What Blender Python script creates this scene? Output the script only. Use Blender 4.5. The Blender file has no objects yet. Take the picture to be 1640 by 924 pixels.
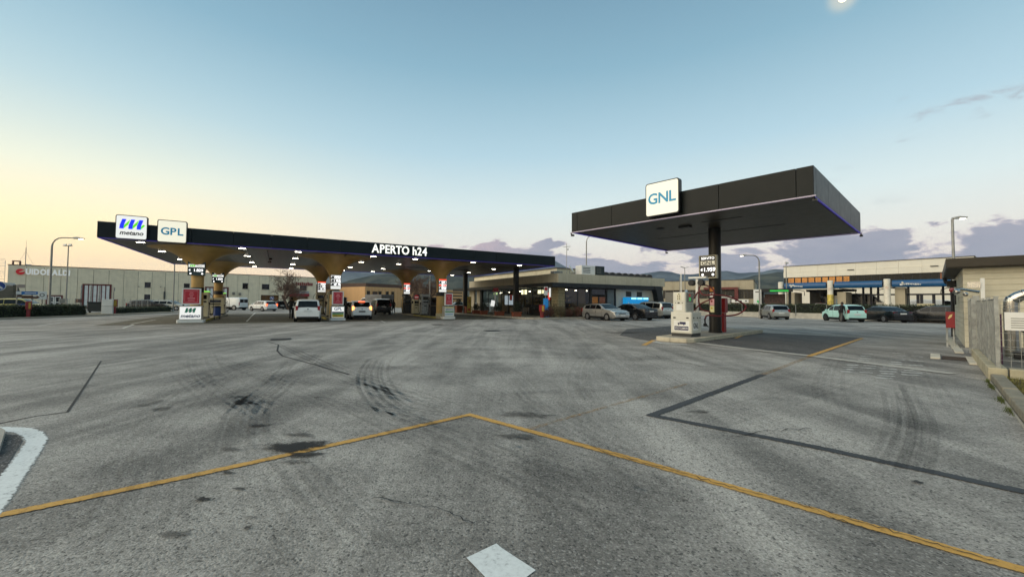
import bpy, bmesh, math, random
from math import sin, cos, pi, radians, atan2, sqrt, hypot
from mathutils import Vector, Matrix
random.seed(7)
SC = bpy.context.scene
COL = SC.collection
# ------------------------------------------------------------------ camera
F_PX, PITCH, ROLL, EYE = 650.0, 0.034, 0.0077, 1.5
cp, sp, cr, sr = cos(PITCH), sin(PITCH), cos(ROLL), sin(ROLL)
fw = Vector((0, cp, sp)); up0 = Vector((0, -sp, cp)); rt0 = Vector((1, 0, 0))
RT = cr * rt0 + sr * up0; UP = cr * up0 - sr * rt0
cam_d = bpy.data.cameras.new('camera'); cam = bpy.data.objects.new('camera', cam_d); COL.objects.link(cam)
cam_d.sensor_width = 36; cam_d.lens = F_PX / 1640 * 36; cam_d.clip_start = 0.1; cam_d.clip_end = 20000
cam.matrix_world = Matrix(((RT.x, UP.x, -fw.x, 0), (RT.y, UP.y, -fw.y, 0), (RT.z, UP.z, -fw.z, EYE), (0, 0, 0, 1)))
SC.camera = cam
SC.view_settings.view_transform = 'Standard'; SC.view_settings.look = 'None'
SC.view_settings.exposure = 1.0; SC.view_settings.gamma = 1.0
SC.cycles.max_bounces = 6; SC.cycles.use_denoising = True
SC.cycles.sample_clamp_indirect = 6.0

def hx(h):
    h = h.lstrip('#'); o = []
    for i in (0, 2, 4):
        c = int(h[i:i+2], 16) / 255
        o.append(c / 12.92 if c <= .04045 else ((c + .055) / 1.055) ** 2.4)
    return (*o, 1.0)

def ray(px, py):
    u, v = px - 820, py - 462
    u0, v0 = u * cr + v * sr, -u * sr + v * cr
    a, b = u0 / F_PX, -v0 / F_PX
    return Vector((a, cp - b * sp, sp + b * cp))
# ------------------------------------------------------------------ world
SUN_AZ, SUN_EL = radians(-112), radians(33.0)      # azimuth measured from +Y towards +X
W = bpy.data.worlds.new('World'); SC.world = W; W.use_nodes = True
class NT:
    def __init__(s, nt): s.nt = nt; s.L = nt.links.new
    def n(s, t, **k):
        o = s.nt.nodes.new(t)
        for a, v in k.items(): setattr(o, a, v)
        return o
    def link(s, a, b): s.L(a, b)
    def put(s, sock, v):
        if hasattr(v, 'is_output') or isinstance(v, bpy.types.NodeSocket): s.L(v, sock)
        else: sock.default_value = v
    def math(s, op, a, b=None, c=None, clamp=False):
        o = s.n('ShaderNodeMath', operation=op, use_clamp=clamp); s.put(o.inputs[0], a)
        if b is not None: s.put(o.inputs[1], b)
        if c is not None: s.put(o.inputs[2], c)
        return o.outputs[0]
    def mix(s, f, a, b, mode='MIX'):
        o = s.n('ShaderNodeMix', data_type='RGBA', blend_type=mode); s.put(o.inputs[0], f); s.put(o.inputs[6], a); s.put(o.inputs[7], b)
        return o.outputs[2]
    def noise(s, vec, scale, detail=3, rough=.55, dist=0.0, dim='3D'):
        o = s.n('ShaderNodeTexNoise', noise_dimensions=dim)
        if vec is not None: s.L(vec, o.inputs['Vector'])
        o.inputs['Scale'].default_value = scale; o.inputs['Detail'].default_value = detail
        o.inputs['Roughness'].default_value = rough; o.inputs['Distortion'].default_value = dist
        return o.outputs['Fac']
    def ramp(s, f, pts, interp='LINEAR'):
        o = s.n('ShaderNodeValToRGB'); s.L(f, o.inputs[0]); r = o.color_ramp; r.interpolation = interp
        while len(r.elements) < len(pts): r.elements.new(0.5)
        for e, (p, c) in zip(r.elements, pts):
            e.position = p; e.color = c if len(c) == 4 else (*c, 1)
        return o.outputs[0]
    def smooth(s, f, a, b, lo=0., hi=1.):
        o = s.n('ShaderNodeMapRange', interpolation_type='SMOOTHSTEP'); s.L(f, o.inputs[0])
        o.inputs[1].default_value = a; o.inputs[2].default_value = b; o.inputs[3].default_value = lo; o.inputs[4].default_value = hi
        return o.outputs[0]
def world():
    t = NT(W.node_tree); W.node_tree.nodes.clear()
    out = t.n('ShaderNodeOutputWorld'); bg = t.n('ShaderNodeBackground'); t.link(bg.outputs[0], out.inputs[0])
    tc = t.n('ShaderNodeTexCoord'); sep = t.n('ShaderNodeSeparateXYZ'); t.link(tc.outputs['Generated'], sep.inputs[0])
    x, y, z = sep.outputs
    az = t.math('ARCTAN2', x, y)
    zc = t.math('MAXIMUM', z, 0.0)
    base = t.ramp(zc, [(0.0, (.84, .66, .56)), (.075, (.83, .69, .58)), (.14, (.78, .75, .66)), (.22, (.66, .755, .73)), (.34, (.415, .59, .665)),
                       (.50, (.225, .40, .50)), (.62, (.155, .295, .395)), (1.0, (.12, .22, .31))])
    # warmer towards the set sun on the left
    dz = t.math('COSINE', t.math('SUBTRACT', az, SUN_AZ))
    side = t.smooth(dz, -.28, .50)
    low = t.ramp(zc, [(0, (1, 1, 1)), (.12, (.85, .85, .85)), (.28, (.35, .35, .35)), (.5, (0, 0, 0))])
    warm = t.ramp(zc, [(0, (1.42, .90, .38)), (.12, (1.36, 1.02, .46)), (.22, (1.06, .97, .60)), (.4, (.5, .65, .60)), (.6, (.2, .32, .38))])
    col = t.mix(t.math('MULTIPLY', t.math('MULTIPLY', side, low), .95), base, warm)
    sky = t.n('ShaderNodeTexSky', sky_type='NISHITA'); sky.sun_disc = False; sky.sun_elevation = SUN_EL; sky.sun_rotation = SUN_AZ
    nish = t.mix(1.0, sky.outputs[0], (.1, .1, .1, 1), 'MULTIPLY')
    col = t.mix(.10, col, nish)
    # cloud banks low over the hills, smaller scraps higher up
    cmb = t.n('ShaderNodeCombineXYZ'); t.put(cmb.inputs[0], t.math('MULTIPLY', az, 1.0)); t.put(cmb.inputs[1], t.math('MULTIPLY', z, 3.1)); cmb.inputs[2].default_value = 3.3
    v = cmb.outputs[0]
    n1 = t.noise(v, 6.6, 8, .58, .3)
    azm = t.smooth(az, -.33, -.17)
    band = t.ramp(zc, [(0, (.62,) * 3), (.05, (.60,) * 3), (.085, (.565,) * 3), (.12, (.535,) * 3), (.15, (.44,) * 3), (.18, (.25,) * 3), (.25, (0,) * 3)])
    cov = t.math('ADD', n1, t.math('MULTIPLY', t.math('SUBTRACT', t.math('MULTIPLY', band, azm), .42), 1.0))
    d1 = t.smooth(cov, .55, .605)
    cc = t.mix(t.smooth(az, -.18, .12), (.52, .37, .40, 1), (.28, .28, .35, 1))
    shade = t.noise(v, 9.0, 5, .6)
    cc = t.mix(t.smooth(shade, .35, .7), cc, (.22, .23, .31, 1))
    edge = t.smooth(cov, .555, .625)
    cc = t.mix(edge, (.60, .50, .52, 1), cc)
    col = t.mix(t.math('MULTIPLY', d1, .92), col, cc)
    n2 = t.noise(v, 6.5, 6, .6, .4)
    m2 = t.math('MULTIPLY', t.smooth(az, .62, .85), t.math('MULTIPLY', t.smooth(zc, .15, .22), t.smooth(zc, .42, .32)))
    d2 = t.math('MULTIPLY', t.smooth(n2, .625, .72), m2)
    col = t.mix(t.math('MULTIPLY', d2, .75), col, (.34, .36, .40, 1))
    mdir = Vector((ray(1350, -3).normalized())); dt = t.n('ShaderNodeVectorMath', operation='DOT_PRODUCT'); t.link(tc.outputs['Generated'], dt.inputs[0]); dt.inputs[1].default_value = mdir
    hal = t.math('POWER', t.smooth(dt.outputs['Value'], cos(radians(1.9)), 1.0), 3.0)  # soft glow around the moon, painted into the sky colour
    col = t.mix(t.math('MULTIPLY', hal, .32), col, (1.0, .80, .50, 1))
    # below the horizon: dull ground tone
    col = t.mix(t.smooth(z, -.02, 0.0), (.20, .19, .17, 1), col)
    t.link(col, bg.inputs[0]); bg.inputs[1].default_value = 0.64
world()
sun_d = bpy.data.lights.new('sun', 'SUN'); sun = bpy.data.objects.new('sun', sun_d); COL.objects.link(sun)
sun_d.energy = 1.45; sun_d.angle = radians(75); sun_d.color = (1.0, .83, .62)
sdir = Vector((sin(SUN_AZ) * cos(SUN_EL), cos(SUN_AZ) * cos(SUN_EL), sin(SUN_EL)))
sun.rotation_euler = (-sdir).to_track_quat('-Z', 'Y').to_euler()
sun.location = sdir * 50

# ------------------------------------------------------------------ helpers
def onz(px, py, z=0.0):
    d = ray(px, py); k = (z - EYE) / d.z
    return Vector((d.x * k, d.y * k, z))
def dep(px, py, D):
    d = ray(px, py); k = D / d.y
    return Vector((d.x * k, D, EYE + d.z * k))
class Frame:
    def __init__(s, x, y, th): s.x, s.y, s.th, s.c, s.s = x, y, th, cos(th), sin(th)
    def __call__(s, a, b, z=0.0): return Vector((s.x + a * s.c - b * s.s, s.y + a * s.s + b * s.c, z))
    def loc(s, p): dx, dy = p[0] - s.x, p[1] - s.y; return Vector((dx * s.c + dy * s.s, -dx * s.s + dy * s.c, p[2] if len(p) > 2 else 0))
MF = Frame(-23.656, 22.991, .524)      # main canopy, origin under its front left corner
GF = Frame(2.98, 20.357, -.825)        # truck canopy
RF = Frame(9.64, 8.23, -.804)          # compound on the right

MATS = {}
def mat(name, col, rough=.6, metal=0.0, var=.12, scale=2.0, bump=0.0, bscale=40.0, emit=None, estr=0.0, grime=0.0, spec=.5, rnd=0.0, streak=0.0, coat=0.0):
    if name in MATS: return MATS[name]
    m = bpy.data.materials.new(name); m.use_nodes = True; MATS[name] = m
    t = NT(m.node_tree); b = m.node_tree.nodes['Principled BSDF']
    c = hx(col) if isinstance(col, str) else (*col, 1)
    tc = t.n('ShaderNodeTexCoord').outputs['Object']
    cs = None
    if var > 0:
        f = t.noise(tc, scale, 5, .6)
        lo = tuple(max(0, k * (1 - var)) for k in c[:3]) + (1,); hi = tuple(min(1, k * (1 + var)) for k in c[:3]) + (1,)
        cs = t.mix(t.smooth(f, .3, .7), lo, hi)
    if streak > 0:
        mp = t.n('ShaderNodeMapping'); t.link(tc, mp.inputs[0]); mp.inputs['Scale'].default_value = (2.2, 2.2, .12)
        f = t.smooth(t.noise(mp.outputs[0], 1.6, 5, .65), .48, .78)
        cs = t.mix(t.math('MULTIPLY', f, streak), cs or c, tuple(k * .45 for k in c[:3]) + (1,))
    if grime > 0:
        f = t.smooth(t.noise(tc, .9, 6, .65, .4), .5, .75)
        cs = t.mix(t.math('MULTIPLY', f, grime), cs or c, (.09, .08, .065, 1))
    if rnd > 0:
        oi = t.n('ShaderNodeObjectInfo'); f = oi.outputs['Random']
        k = t.math('MULTIPLY_ADD', f, 2 * rnd, 1 - rnd); cb = t.n('ShaderNodeCombineXYZ')
        for i in range(3): t.link(k, cb.inputs[i])
        cs = t.mix(1.0, cs or c, cb.outputs[0], 'MULTIPLY')
    if cs is None: b.inputs['Base Color'].default_value = c
    else: t.link(cs, b.inputs['Base Color'])
    rr = t.noise(tc, scale * 3, 3)
    t.link(t.math('MULTIPLY_ADD', rr, .16, max(0.02, rough - .08)), b.inputs['Roughness'])
    b.inputs['Metallic'].default_value = metal
    b.inputs['Specular IOR Level'].default_value = spec
    b.inputs['Coat Weight'].default_value = coat; b.inputs['Coat Roughness'].default_value = .06
    if bump > 0:
        bm_ = t.n('ShaderNodeBump'); bm_.inputs['Strength'].default_value = bump; bm_.inputs['Distance'].default_value = .02
        t.link(t.noise(tc, bscale, 4, .6), bm_.inputs['Height']); t.link(bm_.outputs[0], b.inputs['Normal'])
    if emit:
        b.inputs['Emission Color'].default_value = hx(emit) if isinstance(emit, str) else (*emit, 1); b.inputs['Emission Strength'].default_value = estr
    return m

class MB:
    """collects geometry for ONE mesh object"""
    def __init__(s): s.v, s.f, s.m, s.uv = [], [], [], None
    def add(s, vs, fs, mi=0):
        o = len(s.v); s.v += [tuple(p) for p in vs]; s.f += [tuple(i + o for i in f) for f in fs]; s.m += [mi] * len(fs); return s
    def box(s, c, d, rz=0.0, mi=0, ry=0.0, rx=0.0):
        x, y, z = d[0] / 2, d[1] / 2, d[2] / 2
        vs = [Vector(p) for p in ((-x, -y, -z), (x, -y, -z), (x, y, -z), (-x, y, -z), (-x, -y, z), (x, -y, z), (x, y, z), (-x, y, z))]
        if rz or ry or rx:
            M = Matrix.Rotation(rz, 3, 'Z') @ Matrix.Rotation(ry, 3, 'Y') @ Matrix.Rotation(rx, 3, 'X'); vs = [M @ p for p in vs]
        return s.add([p + Vector(c) for p in vs], [(0, 3, 2, 1), (4, 5, 6, 7), (0, 1, 5, 4), (1, 2, 6, 5), (2, 3, 7, 6), (3, 0, 4, 7)], mi)
    def span(s, a, b, mi=0): return s.box([(a[i] + b[i]) / 2 for i in range(3)], [abs(b[i] - a[i]) for i in range(3)], 0, mi)
    def quad(s, a, b, c, d, mi=0): return s.add([a, b, c, d], [(0, 1, 2, 3)], mi)
    def prism(s, poly, z0, z1, mi=0):
        n = len(poly); vs = [(p[0], p[1], z0) for p in poly] + [(p[0], p[1], z1) for p in poly]
        return s.add(vs, [tuple(range(n))[::-1], tuple(range(n, 2 * n))] + [(i, (i + 1) % n, n + (i + 1) % n, n + i) for i in range(n)], mi)
    def xprism(s, poly, y0, y1, mi=0):       # polygon in x,z extruded along y
        n = len(poly); vs = [(p[0], y0, p[1]) for p in poly] + [(p[0], y1, p[1]) for p in poly]
        return s.add(vs, [tuple(range(n)), tuple(range(n, 2 * n))[::-1]] + [(i, n + i, n + (i + 1) % n, (i + 1) % n) for i in range(n)], mi)
    def tube(s, pts, r, n=8, mi=0, caps=True):
        pts = [Vector(p) for p in pts]; rs = r if isinstance(r, (list, tuple)) else [r] * len(pts); vs, fs = [], []
        prev = None
        for i, p in enumerate(pts):
            d = (pts[min(i + 1, len(pts) - 1)] - pts[max(i - 1, 0)]).normalized()
            a = Vector((0, 0, 1)) if abs(d.z) < .9 else Vector((1, 0, 0))
            if prev is not None: u = (prev - d * prev.dot(d)).normalized()
            else: u = d.cross(a).normalized()
            w = d.cross(u); prev = u
            vs += [p + rs[i] * (u * cos(2 * pi * k / n) + w * sin(2 * pi * k / n)) for k in range(n)]
        for i in range(len(pts) - 1):
            for k in range(n): fs.append((i * n + k, i * n + (k + 1) % n, (i + 1) * n + (k + 1) % n, (i + 1) * n + k))
        if caps: fs += [tuple(range(n))[::-1], tuple(range((len(pts) - 1) * n, len(pts) * n))]
        return s.add(vs, fs, mi)
    def lathe(s, prof, c=(0, 0, 0), n=24, mi=0, axis='z'):
        vs, fs = [], []
        for r, h in prof:
            for k in range(n):
                a = 2 * pi * k / n; p = (r * cos(a), r * sin(a), h)
                if axis == 'y': p = (p[0], p[2], p[1])
                if axis == 'x': p = (p[2], p[0], p[1])
                vs.append((p[0] + c[0], p[1] + c[1], p[2] + c[2]))
        for i in range(len(prof) - 1):
            for k in range(n): fs.append((i * n + k, i * n + (k + 1) % n, (i + 1) * n + (k + 1) % n, (i + 1) * n + k))
        fs += [tuple(range(n))[::-1], tuple(range((len(prof) - 1) * n, len(prof) * n))]
        return s.add(vs, fs, mi)
    def text(s, txt, size, at, depth=.01, bold=.0, mi=0, rz=0.0, shear=0.0, align='CENTER', sx=1.0, flat=False):
        vs, fs = text_geo(txt, size, depth, bold, shear, align); M = Matrix.Rotation(rz, 3, 'Z')
        if flat: return s.add([M @ Vector((x * sx, y, z)) + Vector(at) for x, y, z in vs], fs, mi)
        return s.add([M @ Vector((x * sx, -z, y)) + Vector(at) for x, y, z in vs], fs, mi)
    def build(s, name, mats, parent=None, smooth=False, bevel=0.0, label=None, kind=None, loc=None, rz=0.0):
        me = bpy.data.meshes.new(name); me.from_pydata(s.v, [], s.f)
        for m in (mats if isinstance(mats, (list, tuple)) else [mats]): me.materials.append(m)
        if any(s.m): me.polygons.foreach_set('material_index', s.m)
        if s.uv:
            l = me.uv_layers.new(name='UVMap')
            for lp in me.loops: l.data[lp.index].uv = s.uv[lp.vertex_index]
        bm = bmesh.new(); bm.from_mesh(me); bmesh.ops.recalc_face_normals(bm, faces=bm.faces); bm.to_mesh(me); bm.free()
        if smooth:
            me.polygons.foreach_set('use_smooth', [True] * len(me.polygons))
            me.set_sharp_from_angle(angle=radians(38))
        o = bpy.data.objects.new(name, me); COL.objects.link(o)
        if parent is not None: o.parent = parent
        if loc is not None: o.location = loc
        if rz: o.rotation_euler[2] = rz
        if bevel:
            md = o.modifiers.new('Bevel', 'BEVEL'); md.width = bevel; md.segments = 2; md.limit_method = 'ANGLE'; md.angle_limit = radians(40)
        if label: o['label'] = label
        if kind: o['kind'] = kind
        return o
_tg = {}
def text_geo(txt, size, depth, bold, shear, align):
    k = (txt, size, depth, bold, shear, align)
    if k not in _tg:
        cu = bpy.data.curves.new('lettering', 'FONT'); cu.body = txt; cu.size = size; cu.extrude = depth / 2; cu.offset = bold * size; cu.shear = shear
        cu.align_x = align; cu.align_y = 'CENTER'; cu.resolution_u = 3
        o = bpy.data.objects.new('lettering', cu); COL.objects.link(o)
        bpy.context.view_layer.update()
        me = bpy.data.meshes.new_from_object(o.evaluated_get(bpy.context.evaluated_depsgraph_get()))
        _tg[k] = ([tuple(v.co) for v in me.vertices], [tuple(p.vertices) for p in me.polygons])
        bpy.data.objects.remove(o); bpy.data.curves.remove(cu); bpy.data.meshes.remove(me)
    return _tg[k]
def tag(o, label, cat=None, group=None, kind=None):
    o['label'] = label
    if cat: o['category'] = cat
    if group: o['group'] = group
    if kind: o['kind'] = kind
    return o
def thing(name, label, cat, loc=(0, 0, 0), rz=0.0, group=None):
    o = bpy.data.objects.new(name, None); COL.objects.link(o); o.location = loc; o.rotation_euler = (0, 0, rz); o.empty_display_size = .2
    return tag(o, label, cat, group)
def struct(name, mb, m, label=None, **k):
    o = mb.build(name, m, **k); o['kind'] = 'structure'
    if label: o['label'] = label
    return o
def dupmesh(o, parent, loc=None, rz=None):
    c = o.copy(); COL.objects.link(c); c.parent = parent
    if loc is not None: c.location = loc
    if rz is not None: c.rotation_euler[2] = rz
    return c
def copy_tree(o, parent=None):
    c = o.copy(); COL.objects.link(c); c.parent = parent
    for ch in list(o.children): copy_tree(ch, c)
    return c

# ------------------------------------------------------------------ materials
def asphalt(name, lo, hi, patch=.25):
    m = bpy.data.materials.new(name); m.use_nodes = True; t = NT(m.node_tree); b = m.node_tree.nodes['Principled BSDF']
    tc = t.n('ShaderNodeTexCoord').outputs['Object']
    big = t.noise(tc, .11, 5, .6, .5); med = t.noise(tc, .9, 5, .62, .3)
    mp = t.n('ShaderNodeMapping'); t.link(tc, mp.inputs[0]); mp.inputs['Scale'].default_value = (.16, 1.5, 1); mp.inputs['Rotation'].default_value = (0, 0, -.35)
    st = t.noise(mp.outputs[0], .55, 6, .65, .6)
    mp2 = t.n('ShaderNodeMapping'); t.link(tc, mp2.inputs[0]); mp2.inputs['Scale'].default_value = (1.5, .16, 1); mp2.inputs['Rotation'].default_value = (0, 0, -.25)
    st2 = t.noise(mp2.outputs[0], .6, 6, .65, .5)
    f = t.math('ADD', t.math('MULTIPLY', big, .55), t.math('ADD', t.math('MULTIPLY', med, .40), t.math('ADD', t.math('MULTIPLY', st, .25), t.math('MULTIPLY', st2, .75))))
    c = t.mix(t.smooth(f, .80, 1.16), (*lo, 1), (*hi, 1))
    vor = t.n('ShaderNodeTexVoronoi'); t.link(tc, vor.inputs['Vector']); vor.inputs['Scale'].default_value = 72
    fine = t.noise(tc, 55, 4, .75); gr = t.noise(tc, 17, 4, .7)
    sp_ = t.ramp(fine, [(.28, (.30,) * 3), (.43, (.78,) * 3), (.56, (1.12,) * 3), (.72, (1.9,) * 3)])
    c = t.mix(.9, c, sp_, 'MULTIPLY')
    c = t.mix(.75, c, t.ramp(gr, [(.3, (.55,) * 3), (.5, (1.0,) * 3), (.7, (1.3,) * 3)]), 'MULTIPLY')
    stone = t.n('ShaderNodeSeparateColor'); t.link(vor.outputs['Color'], stone.inputs[0])
    c = t.mix(t.math('MULTIPLY', t.smooth(stone.outputs[0], .86, .96), .5), c, (.42, .41, .38, 1))
    c = t.mix(t.math('MULTIPLY', t.smooth(stone.outputs[1], .86, .96), .65), c, (.02, .021, .022, 1))
    t.link(c, b.inputs['Base Color']); b.inputs['Roughness'].default_value = .82; b.inputs['Specular IOR Level'].default_value = .35
    bp = t.n('ShaderNodeBump'); bp.inputs['Strength'].default_value = .9; bp.inputs['Distance'].default_value = .008
    t.link(t.math('ADD', t.math('MULTIPLY', gr, .8), t.math('ADD', fine, t.math('MULTIPLY', vor.outputs['Distance'], -.6))), bp.inputs['Height']); t.link(bp.outputs[0], b.inputs['Normal'])
    MATS[name] = m; return m
def blotmat(name, col, rough=.5, k=.85):
    m = worn(name, col, .5, .12, 10, rough, False, False, False, k); t = NT(m.node_tree)
    ms = [n for n in m.node_tree.nodes if n.type == 'MIX_SHADER'][0]; tc = t.n('ShaderNodeTexCoord'); sep = t.n('ShaderNodeSeparateXYZ'); t.link(tc.outputs['UV'], sep.inputs[0])
    n = t.math('ADD', t.math('MULTIPLY', t.noise(tc.outputs['Object'], 34, 5, .75), .55), t.math('MULTIPLY', t.noise(tc.outputs['Object'], 6, 4, .65), .9))
    a = t.smooth(t.math('SUBTRACT', t.math('ADD', n, .18), t.math('MULTIPLY', sep.outputs[0], .60)), .30, .62)
    t.link(t.math('MULTIPLY', a, k), ms.inputs[0]); return m
def worn(name, col, keep=.5, soft=.12, scale=14.0, rough=.75, edge=True, streaky=False, vfade=True, k=1.0):
    """paint or rubber worn off the ground: u across the strip, v along it"""
    m = bpy.data.materials.new(name); m.use_nodes = True; t = NT(m.node_tree); b = m.node_tree.nodes['Principled BSDF']
    out = m.node_tree.nodes['Material Output']
    tc = t.n('ShaderNodeTexCoord'); sep = t.n('ShaderNodeSeparateXYZ'); t.link(tc.outputs['UV'], sep.inputs[0])
    n = t.noise(tc.outputs['Object'], scale, 5, .7)
    n = t.math('ADD', t.math('MULTIPLY', n, .7), t.math('MULTIPLY', t.noise(tc.outputs['Object'], scale * .12, 4, .6), .3))
    if streaky:
        mp = t.n('ShaderNodeMapping'); t.link(tc.outputs['UV'], mp.inputs[0]); mp.inputs['Scale'].default_value = (7.0, .25, 1)
        n = t.math('ADD', t.math('MULTIPLY', n, .55), t.math('MULTIPLY', t.noise(mp.outputs[0], 1.0, 3, .6), .45))
    a = t.smooth(n, 1 - keep - soft, 1 - keep + soft)
    if edge == 'rough':
        d = t.math('ADD', t.math('ABSOLUTE', t.math('SUBTRACT', sep.outputs[0], .5)), t.math('MULTIPLY', t.math('SUBTRACT', t.noise(tc.outputs['Object'], 22, 4, .7), .5), .55)); a = t.math('MULTIPLY', a, t.smooth(d, .50, .40))
    elif edge:
        d = t.math('ABSOLUTE', t.math('SUBTRACT', sep.outputs[0], .5)); a = t.math('MULTIPLY', a, t.smooth(d, .5, .3 if streaky else .40))
    if vfade: a = t.math('MULTIPLY', a, t.math('MULTIPLY', t.smooth(sep.outputs[1], 0, .16), t.smooth(sep.outputs[1], 1, .8)))
    if k < 1: a = t.math('MULTIPLY', a, k)
    t.link(t.mix(t.smooth(n, .3, .7), tuple(q * .8 for q in hx(col)[:3]) + (1,), hx(col)), b.inputs['Base Color']); b.inputs['Roughness'].default_value = rough
    tr = t.n('ShaderNodeBsdfTransparent'); ms = t.n('ShaderNodeMixShader'); t.link(a, ms.inputs[0]); t.link(tr.outputs[0], ms.inputs[1]); t.link(b.outputs[0], ms.inputs[2])
    t.link(ms.outputs[0], out.inputs[0]); MATS[name] = m; return m
A_MAIN = asphalt('asphalt', (.165, .160, .145), (.42, .405, .365))
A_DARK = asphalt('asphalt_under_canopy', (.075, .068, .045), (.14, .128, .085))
A_PATCH = asphalt('asphalt_patch', (.055, .056, .056), (.105, .105, .102))
GLASS = mat('window_glass', '#0b0e10', .06, 0, 0, spec=.8)
BLACK = mat('black_rubber', '#0c0c0c', .8, var=.2)
PLAST = mat('black_plastic', '#101112', .5)
GALV = mat('galvanised_steel', '#9a9d9a', .45, .75, .25, 6.0)
STEEL = mat('polished_steel', '#b8b8b4', .22, 1.0, .08)
POLE = mat('pole_grey', '#8d8c86', .5, .5, .15)
WHITE = mat('white_paint', '#dcdcd6', .5, var=.06, grime=.12)
CREAM = mat('cream_render', '#cfc6aa', .85, var=.08, streak=.25, bump=.15, bscale=60)
CONC = mat('grey_concrete', '#9d9a90', .88, var=.14, grime=.25, bump=.3, bscale=50)
RED = mat('red_paint', '#86161a', .45, var=.1)
REDW = mat('red_plastic_print', '#b01c2c', .45, var=.12)
BEIGE = mat('beige_metal', '#b3ab8c', .5, var=.08, grime=.2)
FASC = mat('dark_teal_panel', '#0d191d', .45, .0, .1, 1.0, spec=.2, rnd=.06)
FASCG = mat('anthracite_panel', '#0a110f', .42, .0, .08, 1.0, spec=.22, rnd=.05)
PUR = mat('violet_led_strip', '#2a2050', .5, emit='#4a35c8', estr=.14, var=0)
LEDW = mat('led_white', '#ffffff', .5, emit='#fff4dc', estr=15.0, var=0)
LAMP = mat('street_lamp_glow', '#ffffff', .5, emit='#fff0d8', estr=5.0, var=0)
LIT = mat('lit_white_acrylic', '#9a9888', .4, emit='#f6f2dc', estr=.42, var=0)
LITW = mat('lit_cold_white_acrylic', '#9a9b9a', .4, emit='#f2f3ee', estr=.42, var=0)
SEG = mat('price_digit_glow', '#ffffff', .4, emit='#ffffff', estr=.9, var=0)
TEAL = mat('teal_letter', '#1f86ab', .45, emit='#1f86ab', estr=.12, var=0)
# ------------------------------------------------------------------ ground and markings
def catmull(pts, k=6):
    P = [Vector(p) for p in pts]; P = [2 * P[0] - P[1]] + P + [2 * P[-1] - P[-2]]; o = []
    for i in range(1, len(P) - 2):
        for j in range(k):
            t = j / k; a, b, c, d = P[i-1], P[i], P[i+1], P[i+2]
            o.append(.5 * ((2 * b) + (c - a) * t + (2 * a - 5 * b + 4 * c - d) * t * t + (3 * b - a - 3 * c + d) * t ** 3))
    return o + [P[-2]]
def ribbon(pts, w, z, smooth=True, closed_ends=True):
    P = catmull(pts) if smooth else [Vector(p) for p in pts]
    L = [0]
    for a, b in zip(P, P[1:]): L.append(L[-1] + (b - a).length)
    mb = MB(); mb.uv = []; vs, fs = [], []
    for i, p in enumerate(P):
        d0 = (P[i] - P[i-1]) if i else (P[1] - P[0]); d1 = (P[i+1] - P[i]) if i + 1 < len(P) else d0
        d0 = Vector((d0.x, d0.y, 0)).normalized(); d1 = Vector((d1.x, d1.y, 0)).normalized(); d = (d0 + d1).normalized()
        n = Vector((-d.y, d.x, 0)) / max(.4, d.dot(d0))
        ww = w[i * (len(w) - 1) // max(1, len(P) - 1)] if isinstance(w, (list, tuple)) else w
        for k in range(5):
            q = p + n * ww * (k / 4 - .5); vs.append((q.x, q.y, z)); mb.uv.append((k / 4, L[i] / L[-1]))
    for i in range(len(P) - 1):
        for k in range(4): fs.append((i * 5 + k, i * 5 + k + 1, i * 5 + 6 + k, i * 5 + 5 + k))
    mb.add(vs, fs); return mb
def gpoly(pxs, z, frame=None):
    mb = MB(); P = [onz(*p) for p in pxs]
    mb.add([(p.x, p.y, z) for p in P], [tuple(range(len(P)))]); mb.uv = [(.5, .5)] * len(P); return mb
def grid_ground():
    xs = [-4500, -2500, -900, -300, -120, -60, -30, -15, 0, 15, 30, 60, 120, 300, 900, 2500, 4500]
    ys = [-4500, -2500, -900, -200, -60, -20, 0, 10, 20, 35, 50, 80, 140, 300, 900, 2500, 4500]
    mb = MB(); mb.add([(x, y, 0) for y in ys for x in xs], [(j * 17 + i, j * 17 + i + 1, j * 17 + i + 18, j * 17 + i + 17) for j in range(16) for i in range(16)])
    return mb
struct('ground', grid_ground(), A_MAIN, 'worn grey asphalt of the forecourt running to the horizon')
LINE_Y = worn('yellow_road_paint', '#c69a4c', .67, .16, 30, vfade=False, edge='rough')
LINE_F = worn('faded_yellow_road_paint', '#a8885a', .45, .15, 20, vfade=False, edge=False)
LINE_G = worn('dark_cover_paint', '#3c3e40', .80, .12, 24, vfade=False, edge='rough')
LINE_W = worn('white_road_paint', '#d8dedc', .66, .13, 34, vfade=False, edge='rough')
LINE_FW = worn('faded_white_road_paint', '#d6d8d2', .58, .12, 9, vfade=False, edge=False)
TYRE = worn('tyre_rubber_smear', '#1c1c1b', .52, .22, 9, streaky=True, k=.22)
TYREL = worn('faint_tyre_smear', '#2a2928', .46, .22, 9, streaky=True, k=.20)
OIL = blotmat('oil_stain', '#141310', .85, .8)
def line(pxs, w, m, z=.004, name='painted_line', label=None, smooth=False):
    return struct(name, ribbon([onz(*p) for p in pxs], w, z, smooth), m, label)
line([(0, 826), (300, 764), (560, 707), (752, 664.5), (1000, 732), (1300, 817), (1700, 931)], .105, LINE_Y, .008, 'yellow_line', 'long orange-yellow painted line with a corner')
line([(1222, 600), (1044, 665.5), (1300, 715), (1640, 788), (1800, 823)], .14, LINE_G, .008, 'overpainted_line', 'dark grey line covering an old marking')
line([(1222, 600), (1296, 571.5)], .12, LINE_F, .006, 'faded_line', 'almost worn away yellow line')
line([(1296, 571), (1381, 542)], .16, LINE_Y, .016, 'yellow_line', 'short yellow line beside the dark patch')
line([(1031, 553), (1047, 545)], .2, LINE_Y, .008, 'yellow_line', 'yellow dash in front of the island nose')
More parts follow.
